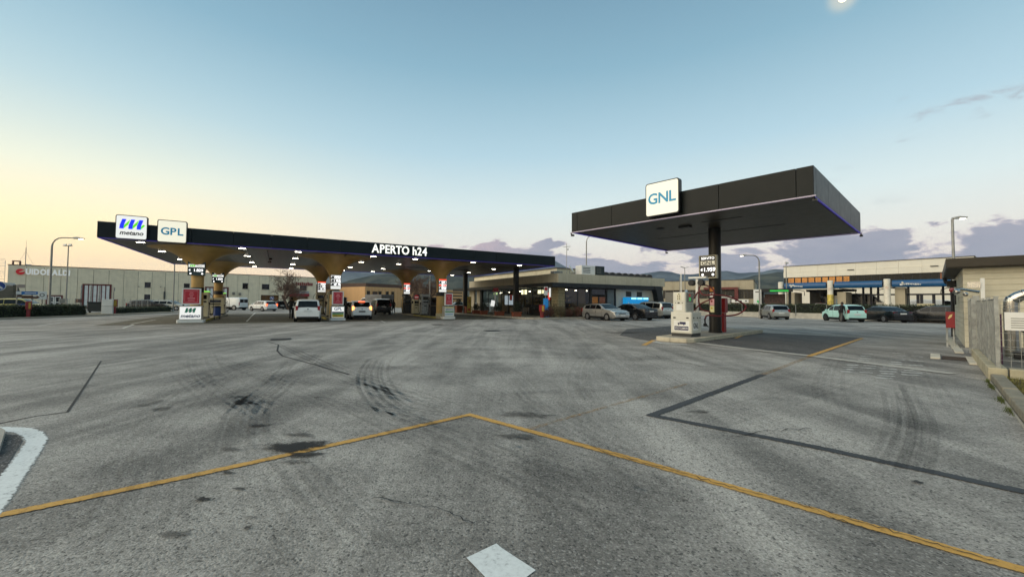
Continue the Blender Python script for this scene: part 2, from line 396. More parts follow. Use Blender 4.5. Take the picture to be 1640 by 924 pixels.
line([(1178, 542), (1203, 532)], .14, LINE_Y, .016, 'yellow_line', 'yellow dash at the far end of the island')
line([(838, 690), (1100, 615)], .07, LINE_F, .006, 'faded_line', 'trace of an old yellow line')
# concrete channel crossing the yard and dark resurfaced patch by the truck island
line([(1090, 546), (1200, 559.5), (1302, 570.5), (1400, 583), (1527, 599)], .34, mat('channel_concrete', '#a9a79e', .85, var=.2, scale=6), .012, 'drain_channel', 'pale concrete channel across the asphalt')
struct('asphalt_patch', gpoly([(1118, 549), (1205, 532), (1381, 541), (1297, 569.5)], .008), A_PATCH, 'dark resurfaced asphalt beside the truck island')
struct('asphalt_patch', gpoly([(992, 537), (1004, 527), (1080, 522), (1075, 536), (1040, 546)], .005), A_PATCH, 'dark paved area beyond the truck island')
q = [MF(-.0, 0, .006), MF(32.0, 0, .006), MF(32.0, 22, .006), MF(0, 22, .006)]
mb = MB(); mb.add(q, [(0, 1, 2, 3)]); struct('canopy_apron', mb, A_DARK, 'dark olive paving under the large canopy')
# white marks
line([(-40, 687), (6, 687.5), (34, 689), (52, 695), (59, 706), (45, 728), (0, 792), (-40, 850)], .17, LINE_W, .006, 'white_line', 'white edge line curving round a small island')
mb = gpoly([(-60, 692), (5, 695), (30, 697), (36, 706), (0, 765), (-60, 835)], .005); struct('asphalt_patch', mb, A_PATCH, 'dark asphalt inside the white curve')
mb = MB(); P = [onz(*p) for p in ((-60, 694), (0, 694), (8, 699), (0, 725), (-60, 760))]; mb.prism([(p.x, p.y) for p in P], 0, .07)
struct('kerb', mb, CONC, 'low kerb nose at the left edge')
mb = gpoly([(747, 894), (795, 871), (803, 878), (858, 914), (842, 926), (826, 960), (800, 960), (776, 924)], .006); mb.uv = [(.5, .5)] * 8; struct('arrow_marking', mb, LINE_W, 'worn white foot of a painted arrow')
# faded lettering bars on the right
for j, (y0, n, x0, x1, sl) in enumerate([(563, 6, 1383, 1482, .02), (584, 6, 1352, 1478, .055)]):
    for i in range(n):
        y = y0 + i * (3.5 if j == 0 else 3.6); xa = x0 - i * (2.4 if j == 0 else 3)
        A_, M_, B_ = Vector((xa, y)), Vector(((xa + x1) / 2, y + 2.0 + sl * 20)), Vector((x1 - i * .4, y + 4.5 + sl * 45)); q_ = lambda u: tuple(A_ * (1 - u) ** 2 + (2 * M_ - (A_ + B_) / 2) * 2 * u * (1 - u) + B_ * u * u)
        for c_, (u0, u1) in enumerate(((0, .20), (.22, .44), (.46, .70), (.73, 1.0))):
            if random.random() < (.42 if j == 0 else .16): continue
            u0 += random.uniform(0, .05); u1 -= random.uniform(0, .05); line([q_(u0), q_((u0 + u1) / 2), q_(u1)], random.uniform(.06, .12), LINE_FW, .006, 'worn_lettering', 'worn white painted lettering on the lane')
# marks under and near the big canopy
for p in ([(395, 515), (401, 509)], [(401, 508), (409, 501)], [(196, 526), (214, 520)], [(210, 519), (250, 512)], [(30, 517), (62, 515)], [(60, 522), (98, 517)],
          [(390, 507), (400, 507)], [(409, 507.3), (419, 507.3)], [(428, 507.5), (438, 507.5)], [(160, 515), (205, 512)], [(610, 514), (617, 517)]):
    line(p, .11, LINE_FW, .011, 'worn_line', 'short worn white bay line')
mb = MB()
for k in range(12): mb.span((k * .05, 0, 0), (k * .05 + .03, .5, .02))
for p, rz in (((450, 543.5), .5), ((788, 530), .4), ((700, 520), .5)):
    c = onz(*p); mb2 = MB(); mb2.box((0, 0, .012), (.7, .7, .006)); mb2.box((0, 0, .017), (.58, .58, .006))
    o = struct('manhole_cover', mb2, mat('dark_iron', '#2a2927', .6, .4), 'dark iron cover in the asphalt', loc=c, rz=rz)
# more worn lanes and old repairs
SEAM = worn('seam_crack', '#141414', .75, .1, 30, vfade=False)
line([(162, 578), (140, 612), (108, 660), (60, 666), (0, 678), (-60, 688)], .032, SEAM, .004, 'asphalt_seam', 'dark seam in the asphalt', False)
line([(430, 548), (446, 552), (444, 562), (452, 570), (500, 583), (560, 600)], .05, SEAM, .004, 'asphalt_seam', 'dark seam in the asphalt')
def crack(pxs, w, seed):
    rnd = random.Random(seed); P = []
    for a, b in zip(pxs, pxs[1:]):
        k = max(3, int(math.dist(a, b) / 9))
        P += [(a[0] + (b[0] - a[0]) * j / k + rnd.gauss(0, 1.6), a[1] + (b[1] - a[1]) * j / k + rnd.gauss(0, 1.1)) for j in range(k)]
    struct('crack', ribbon([onz(*p) for p in P + [pxs[-1]]], [w * rnd.uniform(.4, 1.3) for _ in range(len(P) + 1)], .0135, False), SEAM, 'thin jagged crack in the asphalt')
crack([(905, 704), (1000, 733), (1150, 776), (1290, 812), (1440, 856), (1600, 903)], .008, 1); crack([(1290, 812), (1360, 842), (1410, 856)], .007, 2)
crack([(1180, 700), (1230, 690), (1300, 688)], .014, 4); crack([(600, 800), (700, 815), (760, 840)], .010, 5); crack([(1050, 572), (1130, 588), (1240, 596)], .02, 6)
# tyre tracks: several thin parallel streaks make one track
_tn = [0]
def track(pxs, w, m=None, label='tyre smear curving over the asphalt', n=0):
    P = [onz(*p) for p in pxs]; n = n or max(4, int(w / .085)); C = catmull(P, 4)
    for i in range(n):
        off = (i / (n - 1) - .5) * w + random.uniform(-.02, .02); Q = []
        for k, p in enumerate(C):
            d = (C[min(k + 1, len(C) - 1)] - C[max(k - 1, 0)]); d = Vector((d.x, d.y, 0)).normalized(); Q.append(p + Vector((-d.y, d.x, 0)) * off)
        a, b = random.randint(0, max(0, len(Q) // 5)), len(Q) - random.randint(0, max(0, len(Q) // 5)); _tn[0] += 1
        struct('tyre_mark', ribbon(Q[a:b], random.uniform(.05, .13), .0085 + (_tn[0] % 40) * .0001, False), m or TYRE, label)
track([(622, 566), (606, 580), (598, 600), (606, 625), (640, 655), (720, 690)], .55)
track([(606, 570), (594, 588), (590, 610), (606, 640), (650, 672)], .4, TYREL)
track([(448, 548), (470, 560), (540, 590), (640, 626), (760, 668), (900, 712)], .42)
track([(448, 552), (520, 588), (620, 632), (730, 682), (830, 720)], .35, TYREL)
track([(505, 560), (470, 590), (420, 625), (370, 665), (330, 705)], .7, TYREL)
track([(320, 560), (330, 590), (370, 625), (440, 660), (520, 700)], .55, TYREL)
track([(480, 575), (440, 620), (400, 650), (385, 700), (380, 760)], .45, TYRE)
track([(1424, 612), (1440, 650), (1446, 690), (1430, 740), (1400, 800)], .30)
track([(1447, 612), (1464, 650), (1470, 690), (1456, 740), (1430, 810)], .30)
track([(700, 640), (900, 632), (1100, 625), (1300, 590), (1420, 585)], .6, TYREL)
track([(560, 640), (700, 700), (860, 760), (1020, 810), (1130, 840)], .55)
track([(820, 700), (920, 745), (1040, 785), (1150, 815)], .5, TYREL)
track([(740, 690), (850, 760), (980, 860), (1060, 930)], .5, TYREL)
track([(560, 560), (800, 560), (1010, 575), (1250, 560), (1400, 560)], .5, TYREL)
track([(200, 560), (360, 548), (600, 540), (850, 545), (1020, 560)], .5, TYREL)
track([(230, 640), (300, 620), (420, 605), (520, 612), (700, 640), (980, 640)], .5, TYREL)
track([(140, 740), (230, 650), (330, 600), (520, 560), (760, 540)], .45, TYREL)
track([(1080, 690), (1250, 640), (1400, 600)], .5, TYREL)
track([(430, 720), (470, 790), (560, 900), (600, 960)], .5, TYREL)
track([(250, 720), (240, 800), (200, 920)], .6, TYREL)
for pts_, w_ in (([(-60, 720), (200, 660), (420, 640), (640, 660), (900, 720), (1300, 860)], .5), ([(640, 930), (560, 800), (430, 690), (330, 620), (250, 560)], .5), ([(900, 930), (820, 800), (640, 690), (480, 620), (320, 560)], .5), ([(1250, 930), (1100, 800), (980, 720), (840, 650), (700, 600), (560, 565)], .5), ([(1640, 880), (1400, 760), (1260, 690), (1150, 640), (1050, 590), (960, 555)], .45), ([(1560, 720), (1500, 640), (1470, 590), (1440, 555)], .4), ([(1380, 700), (1330, 640), (1330, 600), (1350, 560)], .4), ([(100, 930), (180, 780), (260, 680), (360, 600), (480, 556)], .5), ([(0, 590), (300, 585), (700, 590), (1000, 605), (1300, 600)], .5), ([(600, 530), (700, 550), (800, 590), (860, 640), (960, 700), (1100, 760)], .45), ([(980, 545), (940, 575), (930, 620), (980, 680), (1080, 740)], .4)):
    track(pts_, w_, TYREL)
def blot(px, rx, ry, seed, m=OIL, label='dark oil stain', z=.0125):
    rnd = random.Random(seed); c = onz(*px); n = 40; mb = MB(); mb.uv = []
    vs = [(c.x, c.y, z)]; ph = [rnd.uniform(0, 6.28) for _ in range(5)]
    for k in range(n):
        a = 2 * pi * k / n; r = 1 + .18 * sin(2 * a + ph[0]) + .15 * sin(3 * a + ph[1]) + .12 * sin(5 * a + ph[2]) + .09 * sin(9 * a + ph[3])
        vs.append((c.x + rx * r * cos(a), c.y + ry * r * sin(a), z))
    mb.add(vs, [(0, 1 + k, 1 + (k + 1) % n) for k in range(n)]); mb.uv = [(0, .5)] + [(1, .5)] * n
    struct('oil_stain', mb, m, label)
OILS = blotmat('oil_stain_soft', '#1a1916', .85, .42)
OILD = blotmat('oil_stain_dark', '#0b0a08', .8, .93)
blot((474, 716), .30, .22, 1, OILD, 'large dark oil stain across the yellow line'); blot((492, 729), .20, .08, 2, OIL); blot((470, 741), .16, .06, 3, OILS); blot((480, 697), .18, .08, 11, OILS)
blot((327, 801), .055, .035, 4, OILD); blot((342, 801), .02, .015, 5, OILD); blot((395, 847), .05, .03, 6, OIL); blot((277, 858), .10, .05, 7, OILS)
blot((415, 682), .13, .07, 8, OIL); blot((372, 721), .14, .06, 9, OILS); blot((364, 758), .08, .03, 10, OIL); blot((383, 784), .05, .02, 12, OIL)
blot((402, 830), .05, .02, 13, OILS); blot((383, 636), .1, .05, 14, OILS); blot((510, 637), .08, .05, 15, OILS); blot((840, 665), .35, .18, 16, OILS); blot((830, 700), .25, .12, 17, OILS)
blot((1120, 660), .2, .08, 18, OILS); blot((1468, 773), .06, .03, 19, OIL); blot((237, 648), .12, .25, 20, OILS); blot((262, 655), .10, .2, 21, OILS)
blot((1000, 533), 1.2, .8, 22, OILS)

# ------------------------------------------------------------------ hills
def hills(name, ridge, D, depth, m, label, rough=.02, seed=1):
    rnd = random.Random(seed); P = []
    for (x0, y0), (x1, y1) in zip(ridge, ridge[1:]):
        k = max(2, int(abs(x1 - x0) / 6))
        P += [(x0 + (x1 - x0) * j / k, y0 + (y1 - y0) * j / k) for j in range(k)]
    P.append(ridge[-1]); mb = MB(); vs, fs = [], []; R = 9; n = len(P)
    for i, (px, py) in enumerate(P):
        top = dep(px, py + rnd.uniform(-.35, .35), D); 
        for j in range(R):
            f = j / (R - 1); u = f ** 1.1
            dd = D - depth * (1 - u); x = top.x * dd / D
            z = -4 + (top.z + 4) * (u ** 1.15) * (1 + (rough * 6 * sin(i * .33 + j * 1.7) + rough * 4 * sin(i * .11 + j * .9 + 1)) * (1 - f) * u * 4)
            vs.append((x, dd + rnd.uniform(-1, 1) * depth * .01, z))
        vs.append((top.x * (D + depth) / D, D + depth, -4))
    R += 1
    for i in range(n - 1):
        for j in range(R - 1): fs.append((i * R + j, (i + 1) * R + j, (i + 1) * R + j + 1, i * R + j + 1))
    mb.add(vs, fs); return struct(name, mb, m, label, smooth=True)
def hillmat(name, a, b, sc):
    m = bpy.data.materials.new(name); m.use_nodes = True; t = NT(m.node_tree); p = m.node_tree.nodes['Principled BSDF']
    tc = t.n('ShaderNodeTexCoord').outputs['Object']; f = t.noise(tc, sc, 8, .65, .3); g = t.noise(tc, sc * 6, 4, .6)
    c = t.mix(t.smooth(f, .35, .65), hx(a), hx(b)); c = t.mix(t.math('MULTIPLY', t.smooth(g, .68, .75), .5), c, (.25, .24, .2, 1))
    t.link(c, p.inputs['Base Color']); p.inputs['Roughness'].default_value = 1; p.inputs['Specular IOR Level'].default_value = 0; return m
HM1 = hillmat('haze_tinted_cover', '#2f3d47', '#5f6a6e', .006); HM2 = hillmat('wooded_hill_cover', '#1a241f', '#4c4f40', .012)  # far mountain colour has some blue distance haze painted in
hills('mountain', [(380, 470), (440, 456), (500, 446), (522, 439), (545, 430), (600, 424), (680, 421), (760, 418), (830, 414), (872, 411), (889, 417.5), (906, 428), (925, 434), (950, 440), (985, 449), (1030, 462)], 2600, 900, HM1, 'blue mountain behind the large canopy', .02, 3)
hills('hills', [(440, 478), (500, 466), (530, 458), (560, 449), (590, 442), (620, 437), (660, 433), (700, 433), (760, 440), (820, 446), (880, 452), (960, 460), (1040, 470)], 1500, 600, HM2, 'dark wooded slope below the blue mountain', .03, 5)
hills('hills', [(930, 456), (985, 447), (1020, 440), (1040, 436.5), (1058, 434), (1070, 434.5), (1088, 439), (1105, 439.5), (1124, 437.5), (1145, 434.5), (1164, 433.5), (1181, 437), (1202, 436.5), (1223, 435.5), (1232, 432.5), (1242, 430.5), (1256, 432.5), (1290, 430), (1350, 434), (1450, 440), (1540, 450), (1640, 452), (1760, 462), (1900, 475)], 2100, 800, HM1, 'rolling blue hills behind the right hand buildings', .03, 8)
hills('hills', [(1080, 462), (1140, 455), (1165, 450), (1185, 447), (1210, 441), (1226, 439), (1245, 435.5), (1262, 436), (1330, 445), (1450, 458)], 1300, 500, HM2, 'darker nearer hill with pale houses', .03, 9)
# ------------------------------------------------------------------ large canopy
SOFM = mat('brown_soffit_panel', '#3c3121', .36, .15, .12, 1.5, rnd=.16)
SOFG = mat('taupe_soffit_slat', '#3d3425', .42, .1, .1, 1.5, grime=.15)
GOLD = mat('gold_column_cladding', '#b8975a', .48, .15, .1, 1.2)
GOLDL = mat('tan_column_paint', '#a5885a', .5, .1, .1)
UND = mat('dark_underside', '#15130f', .7)
CW, CD, CZ, CT = 32.12, 19.59, 5.0, 5.93
can = thing('fuel_canopy', 'large flat dark canopy on flared gold columns over the fuel pumps', 'canopy', MF(0, 0), MF.th)
mb = MB(); mb.span((.12, .12, CZ + .14), (CW - .12, CD - .12, CT - .06)); mb.build('roof', UND, can)
def fascia(parent, W, D, z0, z1, step, m, first=0.0):
    def run(n, mk):
        for i in range(n): mk(i)
    for side in range(4):
        L = W if side % 2 == 0 else D; n = max(1, round(L / step)); w = L / n
        mb = MB(); mb.span((.008, 0, z0), (w - .008, .09, z1)); mb.span((.012, .09, z1 - .05), (w - .012, .22, z1 - .012))
        proto = None
        for i in range(n):
            if side == 0: l, r = (i * w, 0, 0), 0
            elif side == 1: l, r = (W, i * w, 0), pi / 2
            elif side == 2: l, r = (W - i * w, D, 0), pi
            else: l, r = (0, D - i * w, 0), -pi / 2
            if proto is None: proto = mb.build('fascia_panel', m, parent, bevel=.006); proto.location = l; proto.rotation_euler[2] = r
            else: dupmesh(proto, parent, l, r)
fascia(can, CW, CD, CZ + .03, CT, 2.14, FASC)
mb = MB()
for a, b in (((.02, .02, CZ - .01), (CW - .02, .07, CZ + .022)), ((.02, CD - .07, CZ - .01), (CW - .02, CD - .02, CZ + .022)), ((.02, .08, CZ - .01), (.07, CD - .08, CZ + .022)), ((CW - .07, .08, CZ - .01), (CW - .02, CD - .08, CZ + .022))): mb.span(a, b)
mb.build('led_strip', PUR, can)
mb = MB(); mb.span((.01, .01, CT - .004), (CW - .01, .12, CT + .02)); mb.span((.01, CD - .12, CT - .004), (CW - .01, CD - .01, CT + .02)); mb.span((.01, .13, CT - .004), (.12, CD - .13, CT + .02)); mb.span((CW - .12, .13, CT - .004), (CW - .01, CD - .13, CT + .02))
mb.build('coping', mat('pale_coping', '#8b9296', .4, .6), can)
nx, ny = 16, 10; w, d = (CW - .24) / nx, (CD - .24) / ny
mb = MB(); mb.span((.005, .005, CZ + .03), (w - .005, d - .005, CZ + .07))
for k in range(1, 6): mb.span((w * k / 6 - .008, .01, CZ + .018), (w * k / 6 + .008, d - .01, CZ + .03))
pr = None
for i in range(nx):
    for j in range(ny):
        l = (.12 + i * w, .12 + j * d, 0)
        if pr is None: pr = mb.build('soffit_panel', SOFM, can); pr.location = l
        else: dupmesh(pr, can, l)
# recessed lamps: housing with three diodes each
mb = MB(); mb.box((0, 0, CZ + .005), (.46, .24, .05)); mg = MB()
for k in (-.135, 0, .135): mg.box((k, 0, CZ - .024), (.10, .15, .012))
pr = None
for s in (1.67, 6.85, 10.2, 15.4, 18.7, 23.9, 28.7):
    for t in (1.0, 6.3, 12.7, 18.0):
        if pr is None:
            pr = mb.build('ceiling_lamp', WHITE, can); pr.location = (s, t, 0); dg = mg.build('diode', LEDW, pr)
        else: c = dupmesh(pr, can, (s, t, 0)); dupmesh(dg, c)
mb = MB()
for s, t in ((13.6, 6.6), (14.6, 9.4), (13.1, 4.2), (8.4, 8.0), (8.3, 11.2), (3.2, 8.5)): mb.box((s, t, CZ - .02), (.26, .26, .1))
mb.build('ceiling_sensor', BLACK, can)
mb = MB(); mb.tube([(13.4, .9, CZ - .04), (13.4, 8.5, CZ - .04), (12.2, 8.5, CZ - .04), (12.2, 17, CZ - .04)], .025, 6); mb.tube([(8.3, 1.4, CZ - .04), (8.3, 14, CZ - .04)], .025, 6); mb.tube([(20, 9, CZ - .04), (27, 9, CZ - .04)], .025, 6)
mb.build('conduit', PLAST, can)
# flared columns
def column(s, t):
    prof = [(.36, .15)]; z0, z1, r0, r1 = 2.95, CZ + .02, .36, 2.75
    prof.append((.36, z0))
    for k in range(1, 15):
        a = pi / 2 * k / 14; prof.append((r0 + (r1 - r0) * (1 - cos(a)) ** 1.05, z0 + (z1 - z0) * sin(a)))
    n = 64; mb = MB(); vs, fs = [], []
    for r, h in prof:
        for k in range(n):
            a = 2 * pi * k / n; q = r * (1 + (.008 if k % 2 else -.008)); vs.append((q * cos(a), q * sin(a), h))
    for i in range(len(prof) - 1):
        for k in range(n): fs.append((i * n + k, i * n + (k + 1) % n, (i + 1) * n + (k + 1) % n, (i + 1) * n + k))
    mb.add(vs, fs); c = mb.build('flared_column', GOLD, can, smooth=True); c.location = (s, t, 0)
    mb = MB(); mb.lathe([(.375, 2.02), (.385, 2.03), (.385, 2.36), (.375, 2.37)]); mb.build('black_band', PLAST, c, smooth=True)
    mb = MB(); mb.lathe([(.40, .15), (.40, .42), (.37, .44)]); mb.build('column_foot', BEIGE, c, smooth=True)
COLS = [(4.1, 4.0), (13.0, 4.0), (22.0, 4.0), (4.1, 15.8), (13.0, 15.8), (22.0, 15.8)]
for c in COLS: column(*c)
for s, t in ((30.7, 5.0), (29.35, 15.2)):
    mb = MB(); mb.span((s - .24, t - .2, .12), (s + .24, t + .2, CZ + .03)); p = mb.build('square_post', mat('black_post_cladding', '#17150f', .38, .3), can, bevel=.02)
    mb = MB(); mb.span((s - .27, t - .23, .12), (s + .27, t + .23, .4)); mb.build('post_foot', PLAST, p)

# ------------------------------------------------------------------ light box signs
def light_box(label, F, s, z, w, h, face, depth=.2):
    r = thing('light_box_sign', label, 'sign', F(s, -.02, z), F.th)
    def rr(x0, x1, z0, z1, rad):
        o = []
        for cx, cz, a0 in ((x1 - rad, z1 - rad, 0), (x0 + rad, z1 - rad, 90), (x0 + rad, z0 + rad, 180), (x1 - rad, z0 + rad, 270)):
            for k in range(5): a = radians(a0 + k * 22.5); o.append((cx + rad * cos(a), cz + rad * sin(a)))
        return o
    mb = MB(); mb.xprism(rr(-w / 2, w / 2, -h / 2, h / 2, .11), -depth, 0); mb.build('frame', mat('black_sign_frame', '#0d0e0d', .4, .2), r, bevel=.01)
    e = .045; mb = MB(); mb.xprism(rr(-w / 2 + e, w / 2 - e, -h / 2 + e, h / 2 - e, .08), -depth - .012, -depth + .01); mb.build('face', face, r)
    mb = MB(); mb.span((-w * .3, 0, -h * .3), (-w * .3 + .06, .02, h * .3)); mb.span((w * .3 - .06, 0, -h * .3), (w * .3, .02, h * .3)); mb.build('bracket', PLAST, r)
    return r, -depth - .013
def letters(r, txt, size, y, z, m, bold=.02, pitch=None, name='letter', depth=.012, x0=None, sx=1.0, glow=None):
    """each character a part; widths taken from the glyphs themselves"""
    geos = []
    for ch in txt:
        if ch == ' ': geos.append(None); continue
        v, f = text_geo(ch, size, depth, bold, 0.0, 'LEFT'); xs = [p[0] for p in v]; geos.append((min(xs), max(xs), v, f))
    gap = size * .07; KERN = {('R', 'T'): -.10, ('T', 'O'): -.05, ('P', 'E'): .0, ('P', 'L'): .03}
    kn = [KERN.get(q, 0) * size for q in zip(txt, txt[1:])] + [0]; tot = sum((size * .25 if g is None else (g[1] - g[0]) * sx + gap) for g in geos) - gap + sum(kn)
    x = -tot / 2 if x0 is None else x0
    for g, kk in zip(geos, kn):
        if g is None: x += size * .25; continue
        mb = MB(); mb.add([((p[0] - g[0]) * sx + x, y - p[2], z + p[1]) for p in g[2]], g[3]); mb.build(name, m, r); x += (g[1] - g[0]) * sx + gap + kk
r, y = light_box('square lit white sign reading GNL on the truck canopy edge', GF, 4.93, 5.83, 1.46, 1.42, LIT, .24); letters(r, 'GNL', .62, y, .0, TEAL, .022)
r, y = light_box('lit cream sign reading GPL on the large canopy edge', MF, 3.37, 5.62, 1.42, 1.36, LIT); letters(r, 'GPL', .60, y, -.02, TEAL, .026)
r, y = light_box('lit white sign with blue and green zigzag emblem above the word metano', MF, 1.52, 5.69, 1.42, 1.40, LITW)
BLU = mat('logo_blue', '#0a28d8', .4, emit='#0a28d8', estr=.5, var=0); GRN = mat('logo_green', '#55c400', .4, emit='#55c400', estr=.5, var=0)
def curvebar(x): return [(x, -.10), (x + .02, .12), (x + .12, .46), (x + .295, .46), (x + .20, .12), (x + .185, -.10)]
for x in (-.53, -.145, .22):
    mb = MB(); mb.xprism(curvebar(x), y - .012, y + .004); mb.build('blue_stroke', BLU, r)
for x in (-.345, .04):
    mb = MB(); mb.xprism([(x, -.09), (x + .01, .10), (x + .275, .45), (x + .20, .15)], y - .006, y + .004); mb.build('green_stroke', GRN, r)
mb = MB(); mb.xprism([(.405, -.09), (.42, .10), (.52, .20), (.60, .15)], y - .006, y + .004); mb.build('green_stroke', GRN, r)
mb = MB(); mb.text('metano', .34, (0, y, -.34), .01, .028, shear=.25); mb.build('lettering', mat('black_print', '#0b0b0c', .5), r)
r = thing('canopy_lettering', 'white lit letters APERTO h24 on the large canopy edge', 'sign', MF(17.2, -.012, 5.46), MF.th)
letters(r, 'APERTO h24', .90, -.03, 0, mat('lit_letter_white', '#f6f6ee', .4, emit='#f6f6ea', estr=.5, var=0), .020, depth=.05, sx=.82)

# ------------------------------------------------------------------ pump islands of the large canopy
KERB = mat('island_kerb', '#a09a8a', .85, var=.15, grime=.3, scale=5)
YELK = mat('worn_yellow_kerb', '#a59a50', .85, var=.25, grime=.35, scale=5)
def rounded(x0, x1, y0, y1, r, n=5):
    o = []
    for cx, cy, a0 in ((x1 - r, y1 - r, 0), (x0 + r, y1 - r, 90), (x0 + r, y0 + r, 180), (x1 - r, y0 + r, 270)):
        for k in range(n): a = radians(a0 + k * 90 / (n - 1)); o.append((cx + r * cos(a), cy + r * sin(a)))
    return o
for s, lab in ((4.1, 'low kerbed pump island under the leftmost columns'), (13.0, 'low kerbed pump island under the middle columns'), (22.0, 'low kerbed pump island under the rightmost flared columns')):
    r = thing('pump_island', lab, 'kerb', MF(s, 0), MF.th)
    mb = MB(); mb.prism(rounded(-.6, .6, 2.1, 18.4, .3), 0, .15); mb.build('island_slab', KERB, r, bevel=.02)
    mb = MB(); mb.span((.605, 3.4, .0), (.64, 10.2, .152)); mb.span((-.64, 3.4, .0), (-.605, 10.2, .152)); mb.build('yellow_edge', YELK, r)
    nw = .72 if s < 5 else .56; mb = MB(); mb.prism(rounded(-nw, nw, 1.62, 2.5, .1), 0, .19); mb.build('nose_block', WHITE, r, bevel=.02)
# price boards on the columns
def seg_row(mb, x0, x1, z, h, y, n=4, seed=0):
    """a run of glowing seven segment digits"""
    rnd = random.Random(seed); pat = [(1, 1, 1, 0, 1, 1, 1), (0, 0, 1, 0, 0, 1, 0), (1, 0, 1, 1, 1, 0, 1), (1, 1, 1, 1, 0, 1, 1), (1, 1, 1, 1, 1, 1, 1), (1, 1, 0, 1, 0, 1, 1)]
    w = (x1 - x0) / n; t = h * .15
    for i in range(n):
        a = x0 + i * w + w * .1; b = a + w * .75; p = pat[rnd.randrange(1, 6)] if i else pat[1]
        for k, q in enumerate(((a, z + h - t, b, z + h), (a, z + h / 2, a + t, z + h), (b - t, z + h / 2, b, z + h), (a, z + h / 2 - t / 2, b, z + h / 2 + t / 2), (a, z, a + t, z + h / 2), (b - t, z, b, z + h / 2), (a, z, b, z + t))):
            if p[k]: mb.span((q[0], y - .008, q[1]), (q[2], y, q[3]))
def price_board(label, F, s, t, z0, z1, w, kind, y_off=-.44):
    r = thing('price_board', label, 'price sign', F(s, t + y_off, z0), F.th); h = z1 - z0
    G1 = mat('slate_board', '#2e474a', .4); R1 = mat('lit_red_header', '#d8402a', .4, emit='#e2482c', estr=.7, var=0); BK = mat('board_black', '#0e0f10', .4)
    mb = MB(); mb.span((-w / 2, -.16, 0), (w / 2, 0, h)); mb.build('case', {'metano': G1, 'gnl': BK}.get(kind, BK), r, bevel=.01)
    mb = MB(); mb.span((-.15, 0, h * .2), (.15, .1, h * .3)); mb.span((-.15, 0, h * .7), (.15, .1, h * .8)); mb.build('bracket', PLAST, r)
    y = -.162
    if kind in ('metano', 'gnl'):
        mb = MB(); mb.text('SERVITO', h * .16, (0, y, h * .90), .006, .004); mb.build('heading', mat('lit_heading', '#eeeeee', .5, emit='#f4f4f0', estr=.5 if kind == 'gnl' else .9, var=0), r)
        mb = MB(); mb.span((-w * .45, y - .004, h * .58), (w * .45, y, h * .78)); mb.build('name_plate', LITW if kind == 'metano' else mat('cream_plate', '#cfcab6', .5, emit='#cfcab6', estr=.25, var=0), r)
        if kind == 'metano':
            mb = MB()
            for k in range(3): mb.xprism([(-w * .38 + k * w * .1, h * .62), (-w * .34 + k * w * .1, h * .75), (-w * .27 + k * w * .1, h * .75), (-w * .31 + k * w * .1, h * .62)], y - .01, y)
            mb.build('emblem', GRN, r); mb = MB(); mb.text('metano', h * .1, (w * .16, y - .006, h * .68), .004, .006, shear=.2); mb.build('plate_lettering', MATS['black_print'], r)
        else:
            mb = MB(); mb.text('GNL', h * .25, (0, y - .006, h * .672), .006, .012, sx=1.1); mb.build('plate_lettering', MATS['black_print'], r)
        mb = MB(); mb.text('1.829' if kind == 'metano' else '1.959', h * .25, (w * .10, y, h * .36), .006, .016, sx=1.0); mb.build('price_digit', SEG, r); mb = MB(); mb.text('€', h * .16, (-w * .38, y, h * .36), .006, .01); mb.build('currency_sign', SEG, r)
        mb = MB(); mb.lathe([(h * .055, y - .006), (h * .055, y)], (-w * .33, 0, h * .13), 12, axis='y'); mb.lathe([(h * .055, y - .006), (h * .055, y)], (w * .33, 0, h * .13), 12, axis='y'); mb.build('round_light', SEG, r)
        if kind == 'gnl':
            mb = MB(); e = .045
            mb.span((-w / 2 - e, -.19, -e), (-w / 2, .02, h + e)); mb.span((w / 2, -.19, -e), (w / 2 + e, .02, h + e)); mb.span((-w / 2, -.19, -e), (w / 2, .02, -.002)); mb.span((-w / 2, -.19, h + .002), (w / 2, .02, h + e))
            mb.build('frame', mat('cream_frame', '#b9b39b', .5), r, bevel=.01)
    else:
        red = kind in ('red', 'redmix')
        if red: mb = MB(); mb.span((-w / 2 + .01, y - .004, h * .90), (w / 2 - .01, y, h * .995)); mb.build('red_header', R1, r)
        rows = 4; top = .88 if red else .97
        pl = MB(); dg = MB(); bl = MB()
        for k in range(rows):
            z = h * (top - (k + 1) * top / rows + .02); hh = h * top / rows
            if kind == 'redmix' and k == 1:
                mb = MB(); mb.span((-w / 2 + .01, y - .004, z + hh * .1), (w / 2 - .01, y, z + hh * .55)); mb.build('orange_stripe', R1, r)
            pl.span((-w * .46, y - .003, z + hh * .74), (w * .46, y, z + hh * .92))
            if k == rows - 1: pl.span((-w * .46, y - .003, z), (w * .46, y, z + hh * .7))
            else: seg_row(dg, -w * .28, w * .46, z + hh * .04, hh * .62, y, 4, k + int(s)); pl.span((-w * .46, y - .003, z + hh * .3), (-w * .36, y, z + hh * .6))
        pl.build('lit_strip', LITW, r); dg.build('price_digit', SEG, r)
    return r
price_board('slate price board for metano on the leftmost front column', MF, 4.1, 4.0, 3.18, 4.16, .98, 'metano')
price_board('small slate price board for metano on the leftmost rear column', MF, 4.1, 15.8, 3.12, 4.08, .95, 'metano')
price_board('tall white glowing price board on the middle front column', MF, 13.0, 4.0, 2.42, 3.58, .80, 'white')
price_board('glowing price board with red heading on the middle rear column', MF, 13.0, 15.8, 2.40, 3.52, .80, 'red')
price_board('glowing board with orange stripes on the rightmost front flared column', MF, 22.0, 4.0, 2.36, 3.56, .76, 'redmix')
price_board('glowing board with red heading on the rightmost rear flared column', MF, 22.0, 15.8, 2.36, 3.62, .76, 'redmix')
